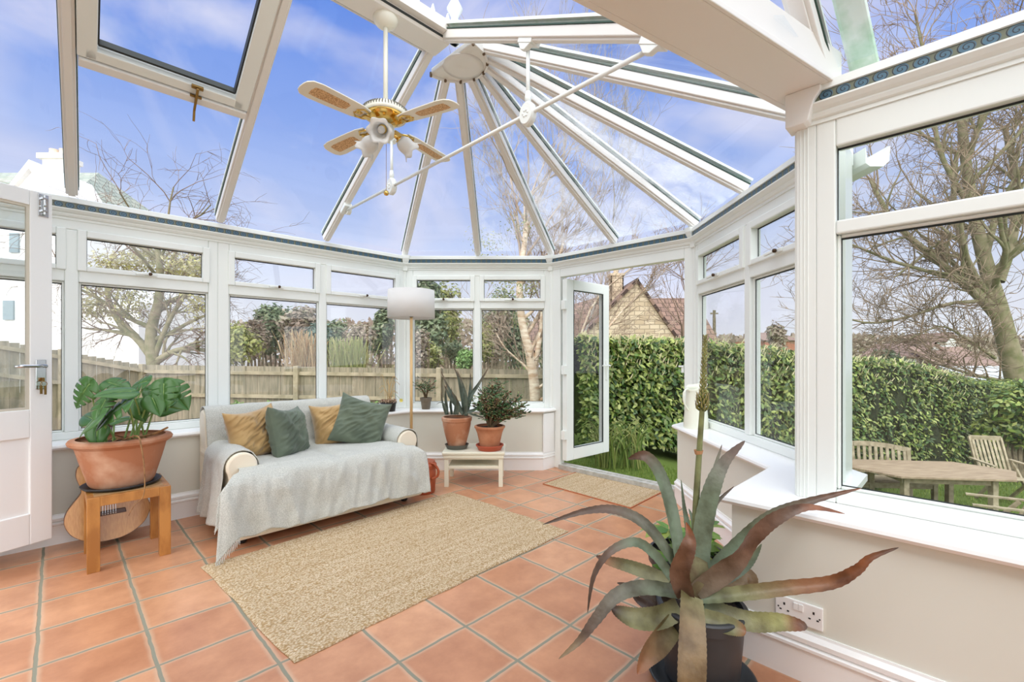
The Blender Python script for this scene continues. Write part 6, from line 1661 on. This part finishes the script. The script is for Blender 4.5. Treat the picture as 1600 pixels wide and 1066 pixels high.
# large bare tree on the right, leaning crown
yr = 13.0
tree('oak_tree', G(14.0, yr), [P(1600, 640, yr), P(1575, 540, yr), P(1560, 480, yr), P(1545, 430, yr), P(1525, 350, yr), P(1510, 260, yr), P(1500, 160, yr)], 0.26, M['bark_moss'],
     'huge bare spreading tree with mossy limbs filling the large window', seed=9, depth=4, ln=3.0, start=0.25, spread=0.75, nb=3, side_n=2, up=0.2, minr=0.009, twig=mat('bare_brown_twigs', (168, 146, 122), 0.9, color2=(132, 114, 94), nscale=2),
     extra=[([P(1560, 500, yr), P(1525, 460, yr), P(1480, 420, yr), P(1420, 370, yr), P(1385, 330, yr), P(1360, 280, yr)], 0.124, 3), ([P(1550, 480, yr), P(1515, 440, yr), P(1505, 380, yr), P(1490, 320, yr), P(1495, 240, yr)], 0.124, 3),
            ([P(1560, 440, yr), P(1580, 380, yr), P(1590, 300, yr), P(1570, 200, yr)], 0.149, 3), ([P(1545, 470, yr), P(1480, 475, yr), P(1420, 495, yr), P(1360, 505, yr), P(1315, 495, yr)], 0.056, 3),
            ([P(1540, 455, yr), P(1470, 430, yr), P(1400, 410, yr), P(1350, 390, yr), P(1312, 375, yr)], 0.062, 3), ([P(1555, 560, yr), P(1510, 530, yr), P(1470, 510, yr), P(1420, 530, yr)], 0.043, 3),
            ([P(1590, 600, yr), P(1540, 590, yr), P(1500, 580, yr), P(1440, 560, yr)], 0.062, 3), ([P(1540, 400, yr), P(1560, 330, yr), P(1600, 260, yr), P(1620, 150, yr)], 0.099, 3),
            ([P(1520, 330, yr), P(1470, 240, yr), P(1450, 120, yr), P(1430, 20, yr)], 0.074, 3), ([P(1510, 260, yr), P(1540, 160, yr), P(1560, 60, yr)], 0.074, 3)])
# fine bare poplar seen through the roof
yt = 15.0
tree('bare_tree', G(1.6, yt), [P(868, 640, yt), P(872, 500, yt), P(878, 380, yt), P(880, 260, yt), P(885, 170, yt)], 0.06, M['twigpale'], 'tall fine-twigged bare tree seen through the roof above the door', seed=12, depth=4, ln=3.4, start=0.35, spread=0.45, up=0.9, nb=3, side_n=5, minr=0.006, twig=M['twigpale'],
     extra=[([P(900, 560, yt), P(940, 440, yt), P(960, 320, yt), P(950, 220, yt)], 0.035, 3), ([P(860, 520, yt), P(820, 400, yt), P(790, 300, yt), P(775, 220, yt)], 0.035, 3)])
# hedge-side tree over the cottage
tree('bare_tree', G(3.6, 9.6), [P(1060, 640, 9.6), P(1062, 560, 9.6), P(1075, 470, 9.6), P(1090, 420, 9.6)], 0.05, M['twig'], 'slender bare sapling beside the stone cottage roof', seed=14, depth=3, ln=1.0, start=0.4, up=0.5)
# willow-like tree on the left
yw = 13.5
M['willow'] = lm('willow_catkins', [(206, 200, 130), (178, 176, 110), (150, 140, 104), (214, 206, 160), (164, 150, 120)])
wt = tree('willow_tree', G((245 - 800) / F * yw, yw), [P(242, 640, yw), P(240, 580, yw), P(236, 520, yw), P(248, 470, yw), P(250, 420, yw), P(245, 380, yw)], 0.20, M['bark_moss'], 'spreading willow with yellow-green shoots behind the stepped fence', seed=22, depth=4, ln=2.2, start=0.3, spread=0.8, nb=3, side_n=4, up=0.1, droop=0.5, minr=0.006,
     extra=[([P(238, 570, yw), P(270, 550, yw), P(300, 545, yw), P(340, 552, yw)], 0.11, 3), ([P(238, 560, yw), P(215, 530, yw), P(190, 510, yw), P(170, 470, yw), P(165, 420, yw)], 0.12, 3), ([P(240, 560, yw), P(265, 500, yw), P(290, 460, yw), P(310, 430, yw)], 0.08, 3)])
m = MB()
for k, (u, v, ru, rv) in enumerate(((170, 430, 30, 45), (205, 470, 30, 50), (270, 430, 45, 40), (310, 460, 30, 60), (150, 480, 25, 30), (240, 400, 50, 25), (300, 415, 45, 25), (200, 410, 50, 22))):
    leafcloud(m, P(u, v, yw + (k % 3 - 1)), (ru * yw / F, 0.9, rv * yw / F), 620, 0.11, 0.05, 70 + k, shell=0.02)
m.build('foliage', M['willow'], wt)

# ---- buildings
M['stone'] = None
def brickmat(name, c1, c2, mortar, sx_, rot=0.0, bw=0.5, rh=0.25):
    m = bpy.data.materials.new(name); m.use_nodes = True; t = m.node_tree; b = t.nodes['Principled BSDF']; b.inputs['Roughness'].default_value = 0.9
    a = t.nodes.new('ShaderNodeAttribute'); a.attribute_name = 'Col'
    br = t.nodes.new('ShaderNodeTexBrick'); br.inputs['Color1'].default_value = (*lin(c1), 1); br.inputs['Color2'].default_value = (*lin(c2), 1); br.inputs['Mortar'].default_value = (*lin(mortar), 1)
    br.inputs['Scale'].default_value = sx_; br.inputs['Mortar Size'].default_value = 0.018; br.inputs['Brick Width'].default_value = bw; br.inputs['Row Height'].default_value = rh
    t.links.new(a.outputs['Vector'], br.inputs[0]); t.links.new(br.outputs[0], b.inputs['Base Color'])
    return m
M['stone'] = brickmat('cotswold_stone', (224, 206, 178), (198, 176, 146), (168, 150, 126), 1.0, bw=0.42, rh=0.19)
M['rooftile'] = brickmat('brown_roof_tiles', (128, 104, 92), (152, 124, 108), (74, 58, 52), 1.0, bw=0.34, rh=0.32)
M['slate'] = brickmat('mossy_slate', (150, 160, 148), (176, 178, 164), (112, 118, 110), 1.0, bw=0.4, rh=0.28)
M['render_white'] = mat('white_render', (250, 250, 248), 0.8)
M['winglass'] = mat('house_window_glass', (140, 156, 164), 0.15)
def facepoly(m, pts, U, Vv):
    """polygon with planar metres stored for the brick pattern"""
    o = Vector(pts[0]); m.add(pts, [tuple(range(len(pts)))], [((Vector(p) - o).dot(U), (Vector(p) - o).dot(Vv), 0) for p in pts])
def slabface(m, pts, thick, U, Vv, nrm):
    pts = [Vector(p) for p in pts]; nrm = Vector(nrm).normalized(); o = pts[0]
    back = [p - nrm * thick for p in pts]; n = len(pts)
    cs = [((p - o).dot(U), (p - o).dot(Vv), 0) for p in pts]
    m.add(pts + back, [tuple(range(n)), tuple(reversed(range(n, 2 * n)))] + [(i, n + i, n + (i + 1) % n, (i + 1) % n) for i in range(n)], cs + cs)
# stone cottage
yc = 19.0
ct = empty('stone_cottage', G(4.2, yc), 'honey stone cottage gable with a chimney and brown tiled roofs above the hedge', 'house')
def Z(v, y): return CH + (HZ - v) / F * y
X = lambda u, y: (u - 800) / F * y
g0 = -1.4
ap = P(995, 437, yc); bl_ = P(890, 545, yc); br2 = P(1062, 528, yc)
wl = Vector((X(905, yc), yc, Z(530, yc))); wr_ = Vector((X(1057, yc), yc, Z(530, yc)))
m = MB(); slabface(m, [Vector((wl.x, yc, g0)), Vector((wr_.x, yc, g0)), wr_, ap, wl], 0.4, Vector((1, 0, 0)), UP, (0, -1, 0)); m.build('gable_wall', M['stone'], ct, recalc=True)
m = MB()
dpt = Vector((2.6, 6.0, 0))
slabface(m, [ap + Vector((0, -.1, .06)), wr_ + Vector((0.15, -.1, -.05)), wr_ + Vector((0.15, -.1, -.05)) + Vector((0, 6, 0)), ap + Vector((0, 6, .06))], 0.12, Vector((0, 1, 0)), Vector((-.7, 0, .7)), (0.7, 0, 0.7))
slabface(m, [ap + Vector((0, -.1, .06)), wl + Vector((-0.15, -.1, -.05)), wl + Vector((-0.15, -.1, -.05)) + Vector((0, 6, 0)), ap + Vector((0, 6, .06))], 0.12, Vector((0, 1, 0)), Vector((.7, 0, .7)), (-0.7, 0, 0.7))
m.build('roof', M['rooftile'], ct, recalc=True)
# wing roofs to both sides, ridge parallel to the picture
m = MB(); y1 = yc + 3.5
slabface(m, [Vector((X(1010, y1), yc + 0.9, Z(545, yc))), Vector((X(1092, y1), yc + 0.9, Z(545, yc))), Vector((X(1086, y1), y1, Z(466, y1))), Vector((X(1000, y1), y1, Z(466, y1)))], 0.15, Vector((1, 0, 0)), Vector((0, .6, .8)), (0, -0.8, 0.6))
slabface(m, [Vector((X(790, y1), yc + 0.9, Z(548, yc))), Vector((X(985, y1), yc + 0.9, Z(548, yc))), Vector((X(985, y1), y1, Z(448, y1))), Vector((X(850, y1), y1, Z(490, y1)))], 0.15, Vector((1, 0, 0)), Vector((0, .6, .8)), (0, -0.8, 0.6))
m.build('wing_roof', M['rooftile'], ct, recalc=True)
m = MB(); cc_ = Vector((X(973, yc), yc + 1.0, 0)); cw, chh = 0.56, 0.5
for (a, b, nr, U_) in (((-cw / 2, 0), (cw / 2, 0), (0, -1, 0), (1, 0, 0)), ((cw / 2, 0), (cw / 2, chh), (1, 0, 0), (0, 1, 0)), ((-cw / 2, chh), (-cw / 2, 0), (-1, 0, 0), (0, -1, 0))):
    p0 = cc_ + Vector((a[0], a[1], Z(500, yc))); p1 = cc_ + Vector((b[0], b[1], Z(500, yc))); h_ = UP * (Z(424, yc) - Z(500, yc))
    slabface(m, [p0, p1, p1 + h_, p0 + h_], 0.05, Vector(U_), UP, nr)
m.box(cc_ + Vector((0, chh / 2, Z(424, yc) + 0.04)), (cw + 0.12, chh + 0.12, 0.10)); m.lathe([(0.12, 0), (0.10, 0.22), (0, 0.22)], cc_ + Vector((0, .25, Z(424, yc) + 0.09)), 12)
m.build('chimney', M['stone'], ct, recalc=True)
# white house on the left: gabled dormer, slates, chimney; with long white wall below
yh = 17.0
wh = empty('white_house', G(X(30, yh), yh), 'tall white rendered house with slate roof, small gable and chimneys', 'house')
m = MB(); m.obox((X(-260, yh), yh, -1), (X(105, yh) - X(-260, yh), 0, 0), (0, 6, 0), (0, 0, Z(318, yh) + 1))
m.obox((X(105, yh), yh + 0.6, -1), (X(196, yh) - X(105, yh), 0, 0), (0, 5, 0), (0, 0, Z(470, yh) + 1))
m.build('wall', M['render_white'], wh)
m = MB(); slabface(m, [Vector((X(-270, yh), yh - 0.3, Z(312, yh))), Vector((X(112, yh), yh - .3, Z(316, yh))), Vector((X(40, yh), yh + 3, Z(245, yh) + 0.6)), Vector((X(-200, yh), yh + 3, Z(245, yh) + 0.6))], 0.15, Vector((1, 0, 0)), Vector((0, .7, .7)), (0, -.7, .7))
slabface(m, [Vector((X(112, yh), yh - .3, Z(316, yh))), Vector((X(112, yh) + .3, yh + 6, Z(316, yh))), Vector((X(40, yh), yh + 3, Z(245, yh) + 0.6))], 0.15, Vector((0, 1, 0)), Vector((-.7, 0, .7)), (.7, 0, .7))
m.build('roof', M['slate'], wh, recalc=True)
gx = X(48, yh); gy = yh - 0.9
m = MB(); m.extr([Vector((X(22, gy), gy, Z(300, gy) - 0.5)), Vector((X(80, gy), gy, Z(300, gy) - .5)), Vector((X(80, gy), gy, Z(300, gy))), Vector((X(52, gy), gy, Z(258, gy))), Vector((X(22, gy), gy, Z(292, gy)))], Vector((0, 2.2, 0)))
m.build('dormer_gable', M['render_white'], wh)
m = MB()
for (a, b) in ((Vector((X(52, gy), gy - .15, Z(252, gy))), Vector((X(18, gy), gy - .15, Z(295, gy)))), (Vector((X(52, gy), gy - .15, Z(252, gy))), Vector((X(86, gy), gy - .15, Z(308, gy))))):
    m.extr([a, b, b - UP * 0.22, a - UP * 0.30], Vector((0, 2.4, 0)))
m.build('bargeboard', M['render_white'], wh)
m = MB(); cx = X(80, yh + 3)
m.obox((X(66, yh + 3), yh + 3, Z(300, yh + 3)), (X(98, yh + 3) - X(66, yh + 3), 0, 0), (0, .8, 0), (0, 0, Z(246, yh + 3) - Z(300, yh + 3)))
m.obox((X(60, yh + 3), yh + 2.9, Z(248, yh + 3)), (X(100, yh + 3) - X(60, yh + 3), 0, 0), (0, 1, 0), (0, 0, 0.22))
cho = m.build('chimney', mat('white_chimney', (244, 238, 228), 0.9), wh)
m = MB()
for u in (71, 87): m.lathe([(0.20, 0), (0.22, 0.1), (0.17, 0.35), (0.19, 0.42), (0, 0.42)], Vector((X(u, yh + 3), yh + 3.4, Z(243, yh + 3))), 14)
m.build('chimney_pots', mat('buff_clay', (226, 206, 184), 0.9), cho)
m = MB()
for (u, v0, v1, w_) in ((24, 365, 395, 14), (15, 470, 500, 16)):
    m.obox((X(u - w_ / 2, yh), yh - 0.06, Z(v1, yh)), (w_ / F * yh, 0, 0), (0, 0.08, 0), (0, 0, (v1 - v0) / F * yh))
m.build('window', M['winglass'], wh)
# low white building further back
yl = 24.0
wb = empty('white_outbuilding', G(X(280, yl), yl), 'long low white building behind the willow', 'building')
MB().obox((X(205, yl), yl, -1), (X(322, yl) - X(205, yl), 0, 0), (0, 5, 0), (0, 0, Z(528, yl) + 1)).build('wall', M['render_white'], wb)
m = MB(); slabface(m, [Vector((X(200, yl), yl - .2, Z(530, yl))), Vector((X(328, yl), yl - .2, Z(530, yl))), Vector((X(322, yl), yl + 2.5, Z(500, yl))), Vector((X(206, yl), yl + 2.5, Z(500, yl)))], 0.12, Vector((1, 0, 0)), Vector((0, .7, .7)), (0, -.7, .7)); m.build('roof', mat('pale_sheet_roof', (226, 228, 226), 0.6), wb, recalc=True)
for u in (272, 290, 306): MB().obox((X(u, yl), yl - 0.05, Z(556, yl)), (0.35, 0, 0), (0, 0.06, 0), (0, 0, 0.5)).build('window', M['winglass'], wb)
# far village roofs on the right
def cottage(name, u0, u1, vr, ve, y, wallm, roofm, lab, gable=True, base=-4.0):
    r = empty(name, Vector((X((u0 + u1) / 2, y), y, base)), lab, 'house', 'distant village houses')
    x0, x1 = X(u0, y), X(u1, y); dp_ = 5.0
    MB().obox((x0, y, base), (x1 - x0, 0, 0), (0, dp_, 0), (0, 0, Z(ve, y) - base)).build('wall', wallm, r)
    m = MB()
    if gable:
        apx = Vector(((x0 + x1) / 2, y, Z(vr, y))); a = Vector((x0, y, Z(ve, y))); b = Vector((x1, y, Z(ve, y)))
        MB().extr([a, b, apx], Vector((0, dp_, 0))).build('gable', wallm, r)
        for (e, sg) in ((a, -1), (b, 1)):
            slabface(m, [apx + Vector((0, -.2, .05)), e + Vector((sg * .2, -.2, -.1)), e + Vector((sg * .2, dp_, -.1)), apx + Vector((0, dp_, .05))], 0.15, Vector((0, 1, 0)), Vector((0, 0, 1)), (sg * .7, 0, .7))
    else:
        slabface(m, [Vector((x0 - .2, y - .2, Z(ve, y))), Vector((x1 + .2, y - .2, Z(ve, y))), Vector((x1, y + 2.5, Z(vr, y + 2.5))), Vector((x0, y + 2.5, Z(vr, y + 2.5)))], 0.15, Vector((1, 0, 0)), Vector((0, .7, .7)), (0, -.7, .7))
    m.build('roof', roofm, r, recalc=True)
M['farroof'] = mat('distant_brown_roof', (150, 124, 112), 0.9, color2=(128, 106, 98), nscale=1)
M['fargrey'] = mat('distant_grey_roof', (186, 190, 192), 0.9)
M['brick'] = mat('distant_brick', (176, 116, 92), 0.9)
cottage('village_house', 1432, 1484, 536, 556, 32, M['render_white'], M['farroof'], 'white gabled house end beyond the hedge, seen left of the big trunk')
cottage('village_house', 1478, 1494, 520, 532, 45, M['render_white'], M['farroof'], 'tiny white gable high on the far slope')
cottage('village_house', 1470, 1560, 542, 572, 30, M['brick'], M['farroof'], 'brown-roofed brick house right of the white gable', gable=False)
cottage('village_house', 1535, 1640, 572, 596, 24, M['brick'], M['fargrey'], 'grey-roofed brick house low behind the hedge end', gable=False)
cottage('village_house', 1478, 1530, 600, 618, 17, M['render_white'], M['fargrey'], 'pale low roof glimpsed through the gap in the hedge', gable=False, base=-3)
cottage('village_house', 1195, 1245, 520, 532, 38, M['brick'], M['farroof'], 'distant brown roof seen over the hedge through the side window', gable=False)
# distant tree line
def farline(u0, u1, vt, y, mname, lab, seed, n=2600):
    root = empty('distant_trees', Vector((X((u0 + u1) / 2, y), y, -3)), lab, 'trees'); r_ = random.Random(seed); m = MB()
    for _ in range(n):
        u = r_.uniform(u0, u1); top = vt + 8 * fnoise(u * 0.03, seed) + 5 * fnoise(u * 0.11, seed); v = top + (575 - top) * r_.random() ** 1.3
        p = P(u, v, y + r_.uniform(-1.5, 1.5)); a = 0.013 * y
        t = Vector((r_.uniform(-1, 1), r_.uniform(-.4, .4), r_.uniform(-1, 1))).normalized(); s_ = t.cross(Vector((r_.uniform(-.4, .4), -1, 0))).normalized()
        m.add([p, p + t * a * .5 + s_ * a * .3, p + t * a, p + t * a * .5 - s_ * a * .3], [(0, 1, 2, 3)])
    o = m.build('foliage', M[mname], root); o['kind'] = 'stuff'
farline(1085, 1640, 528, 50, 'brownbush', 'hazy brown line of distant bare trees over the hedge', 5, 5200)
farline(330, 900, 505, 34, 'brownbush', 'distant brown trees behind the garden shrubs', 6, 4200)
farline(100, 340, 520, 40, 'evergreen', 'distant trees behind the low white building', 8, 1500)
bush('evergreen_tree', 1215, 506, 560, 30, 50, 'brownbush', 'round bare-crowned tree over the hedge in the side window', 900, 0.3, 33)
bush('evergreen_bush', 1385, 545, 590, 16, 70, 'evergreen', 'dark rounded bush just over the hedge left of the white gable', 1100, 0.2, 34)
bush('laurel_bush', 1585, 600, 700, 8.6, 110, 'laurel', 'dark glossy laurel bush at the far end of the hedge', 2600, 0.13, 35, nb=9)
# telegraph pole
tpz = Vector((X(1116, 30), 30, -2)); tpo = empty('telegraph_pole', tpz, 'thin wooden telegraph pole above the hedge in the side window', 'pole')
MB().tube([tpz, Vector((tpz.x, 30, Z(485, 30)))], [0.14, 0.10], 8).build('pole', M['bark'], tpo)
m = MB(); m.box((tpz.x, 30, Z(490, 30)), (0.5, 0.1, 0.1)); m.build('crossarm', M['bark'], tpo)

# ---- garden furniture
M['teak'] = mat('weathered_teak', (186, 172, 146), 0.85, color2=(150, 138, 112), nscale=4, stretch=(3, 3, 3), detail=8)
def tvec(o, x, y, rz):
    c, s_ = math.cos(rz), math.sin(rz); return Vector(o) + Vector((x * c - y * s_, x * s_ + y * c, 0))
def bench(o, rz, Lb, lab):
    """o = centre of seat on ground; backrest on +y side"""
    g0 = -1.26; o = Vector((o[0], o[1], g0)); root = empty('garden_bench', o, lab, 'bench')
    ax = Vector((math.cos(rz), math.sin(rz), 0)); ay = Vector((-math.sin(rz), math.cos(rz), 0))
    def q(x, y, z): return o + ax * x + ay * y + UP * z
    for sx in (-1, 1):
        for (y, h) in ((-0.24, 0.62), (0.24, 0.86)):
            m = MB().bar(q(sx * (Lb / 2 - 0.03), y, 0), q(sx * (Lb / 2 - 0.03), y + (0.06 if y > 0 else 0), h), 0.06, 0.06, up=ay); m.build('leg', M['teak'], root, bevel=0.004)
        MB().bar(q(sx * (Lb / 2 - 0.03), -0.28, 0.63), q(sx * (Lb / 2 - 0.03), 0.26, 0.63), 0.07, 0.03).build('armrest', M['teak'], root, bevel=0.004)
    m = MB()
    for k in range(6): m.bar(q(-Lb / 2, -0.24 + 0.085 * k, 0.43), q(Lb / 2, -0.24 + 0.085 * k, 0.43), 0.07, 0.02)
    m.bar(q(-Lb / 2, -0.24, 0.39), q(Lb / 2, -0.24, 0.39), 0.03, 0.07); m.build('seat', M['teak'], root)
    m = MB(); arcp = [q(-Lb / 2 + Lb * i / 12, 0.29, 0.84 + 0.10 * math.sin(PI * i / 12)) for i in range(13)]
    for a, b in zip(arcp, arcp[1:]): m.bar(a, b, 0.035, 0.075, ext=0.004)
    m.bar(q(-Lb / 2, 0.25, 0.50), q(Lb / 2, 0.25, 0.50), 0.03, 0.05); m.build('back_rail', M['teak'], root)
    m = MB(); n = int(Lb / 0.085)
    for i in range(1, n):
        x = -Lb / 2 + Lb * i / n; f_ = i / n
        m.bar(q(x, 0.25, 0.50), q(x, 0.285, 0.82 + 0.10 * math.sin(PI * f_)), 0.045, 0.014, up=ay)
    m.build('back_slats', M['teak'], root)
bench((5.75, 7.25), -0.10, 1.5, 'weathered teak garden bench with an arched slatted back before the hedge')
def chair(o, rz, lab, face=1):
    g0 = -1.26; o = Vector((o[0], o[1], g0)); root = empty('folding_chair', o, lab, 'chair', 'weathered teak garden chairs')
    ax = Vector((math.cos(rz), math.sin(rz), 0)); ay = Vector((-math.sin(rz), math.cos(rz), 0))
    def q(x, y, z): return o + ax * x + ay * y + UP * z
    for sx in (-1, 1):
        MB().bar(q(sx * .25, -0.26, 0), q(sx * .25, 0.22, 0.64), 0.03, 0.045).build('leg', M['teak'], root, bevel=0.003)
        MB().bar(q(sx * .22, 0.26, 0), q(sx * .22, -0.20, 0.44), 0.03, 0.045).build('leg', M['teak'], root, bevel=0.003)
        MB().bar(q(sx * .27, -0.24, 0.64), q(sx * .27, 0.30, 0.66), 0.055, 0.022).build('armrest', M['teak'], root, bevel=0.003)
        MB().bar(q(sx * .22, 0.18, 0.36), q(sx * .22, 0.42, 1.0), 0.03, 0.04).build('back_post', M['teak'], root, bevel=0.003)
    m = MB()
    for k in range(8): m.bar(q(-.24, -0.22 + 0.06 * k, 0.44 - 0.005 * k), q(.24, -0.22 + 0.06 * k, 0.44 - 0.005 * k), 0.045, 0.016)
    m.build('seat', M['teak'], root)
    m = MB(); m.bar(q(-.22, 0.42, 0.99), q(.22, 0.42, 0.99), 0.03, 0.07, up=UP); m.bar(q(-.22, 0.22, 0.48), q(.22, 0.22, 0.48), 0.025, 0.04); m.build('back_rail', M['teak'], root)
    m = MB()
    for k in range(7): m.bar(q(-.17 + .0567 * k, 0.225, 0.48), q(-.17 + .0567 * k, 0.415, 0.97), 0.035, 0.012, up=ay)
    m.build('back_slats', M['teak'], root)
chair((7.95, 7.35), -0.25, 'weathered teak garden chair behind the far corner of the table')
chair((5.78, 5.42), -2.25, 'weathered teak folding armchair nearest the conservatory glass')
chair((4.35, 5.85), 1.9, 'weathered teak folding chair on the near side between table and bench')
# table
ta = empty('garden_table', (6.0, 6.15, -1.26), 'large weathered octagonal-ended teak garden table on the lawn', 'table')
q = lambda x, y, z: Vector((6.05, 6.62, -1.26 + z)) + Vector((math.cos(-0.12), math.sin(-0.12), 0)) * x + Vector((math.sin(0.12), math.cos(-0.12), 0)) * y
pl_ = [(-1.12, 0.05), (-0.70, -0.52), (0.70, -0.52), (1.10, -0.05), (1.10, 0.05), (0.70, 0.52), (-0.70, 0.52), (-1.12, 0.10)]
m = MB(); m.extr([q(x, y, 0.72) for x, y in pl_], UP * 0.03)
to = m.build('table_top', mat('table_boards', (178, 158, 132), 0.85, color2=(140, 120, 98), nscale=3, stretch=(1.5, 16, 1), detail=8), ta, bevel=0.004)
for (x, y) in ((-.55, -.36), (.55, -.36), (-.55, .36), (.55, .36)): MB().bar(q(x, y, 0), q(x, y, 0.72), 0.075, 0.075, up=(0, 1, 0)).build('leg', M['teak'], ta, bevel=0.004)
m = MB()
for y in (-.36, .36): m.bar(q(-.6, y, 0.67), q(.6, y, 0.67), 0.03, 0.09)
for x in (-.55, .55): m.bar(q(x, -.36, 0.67), q(x, .36, 0.67), 0.03, 0.09)
m.bar(q(-.55, 0, 0.2), q(.55, 0, 0.2), 0.05, 0.06); m.build('apron', M['teak'], ta)
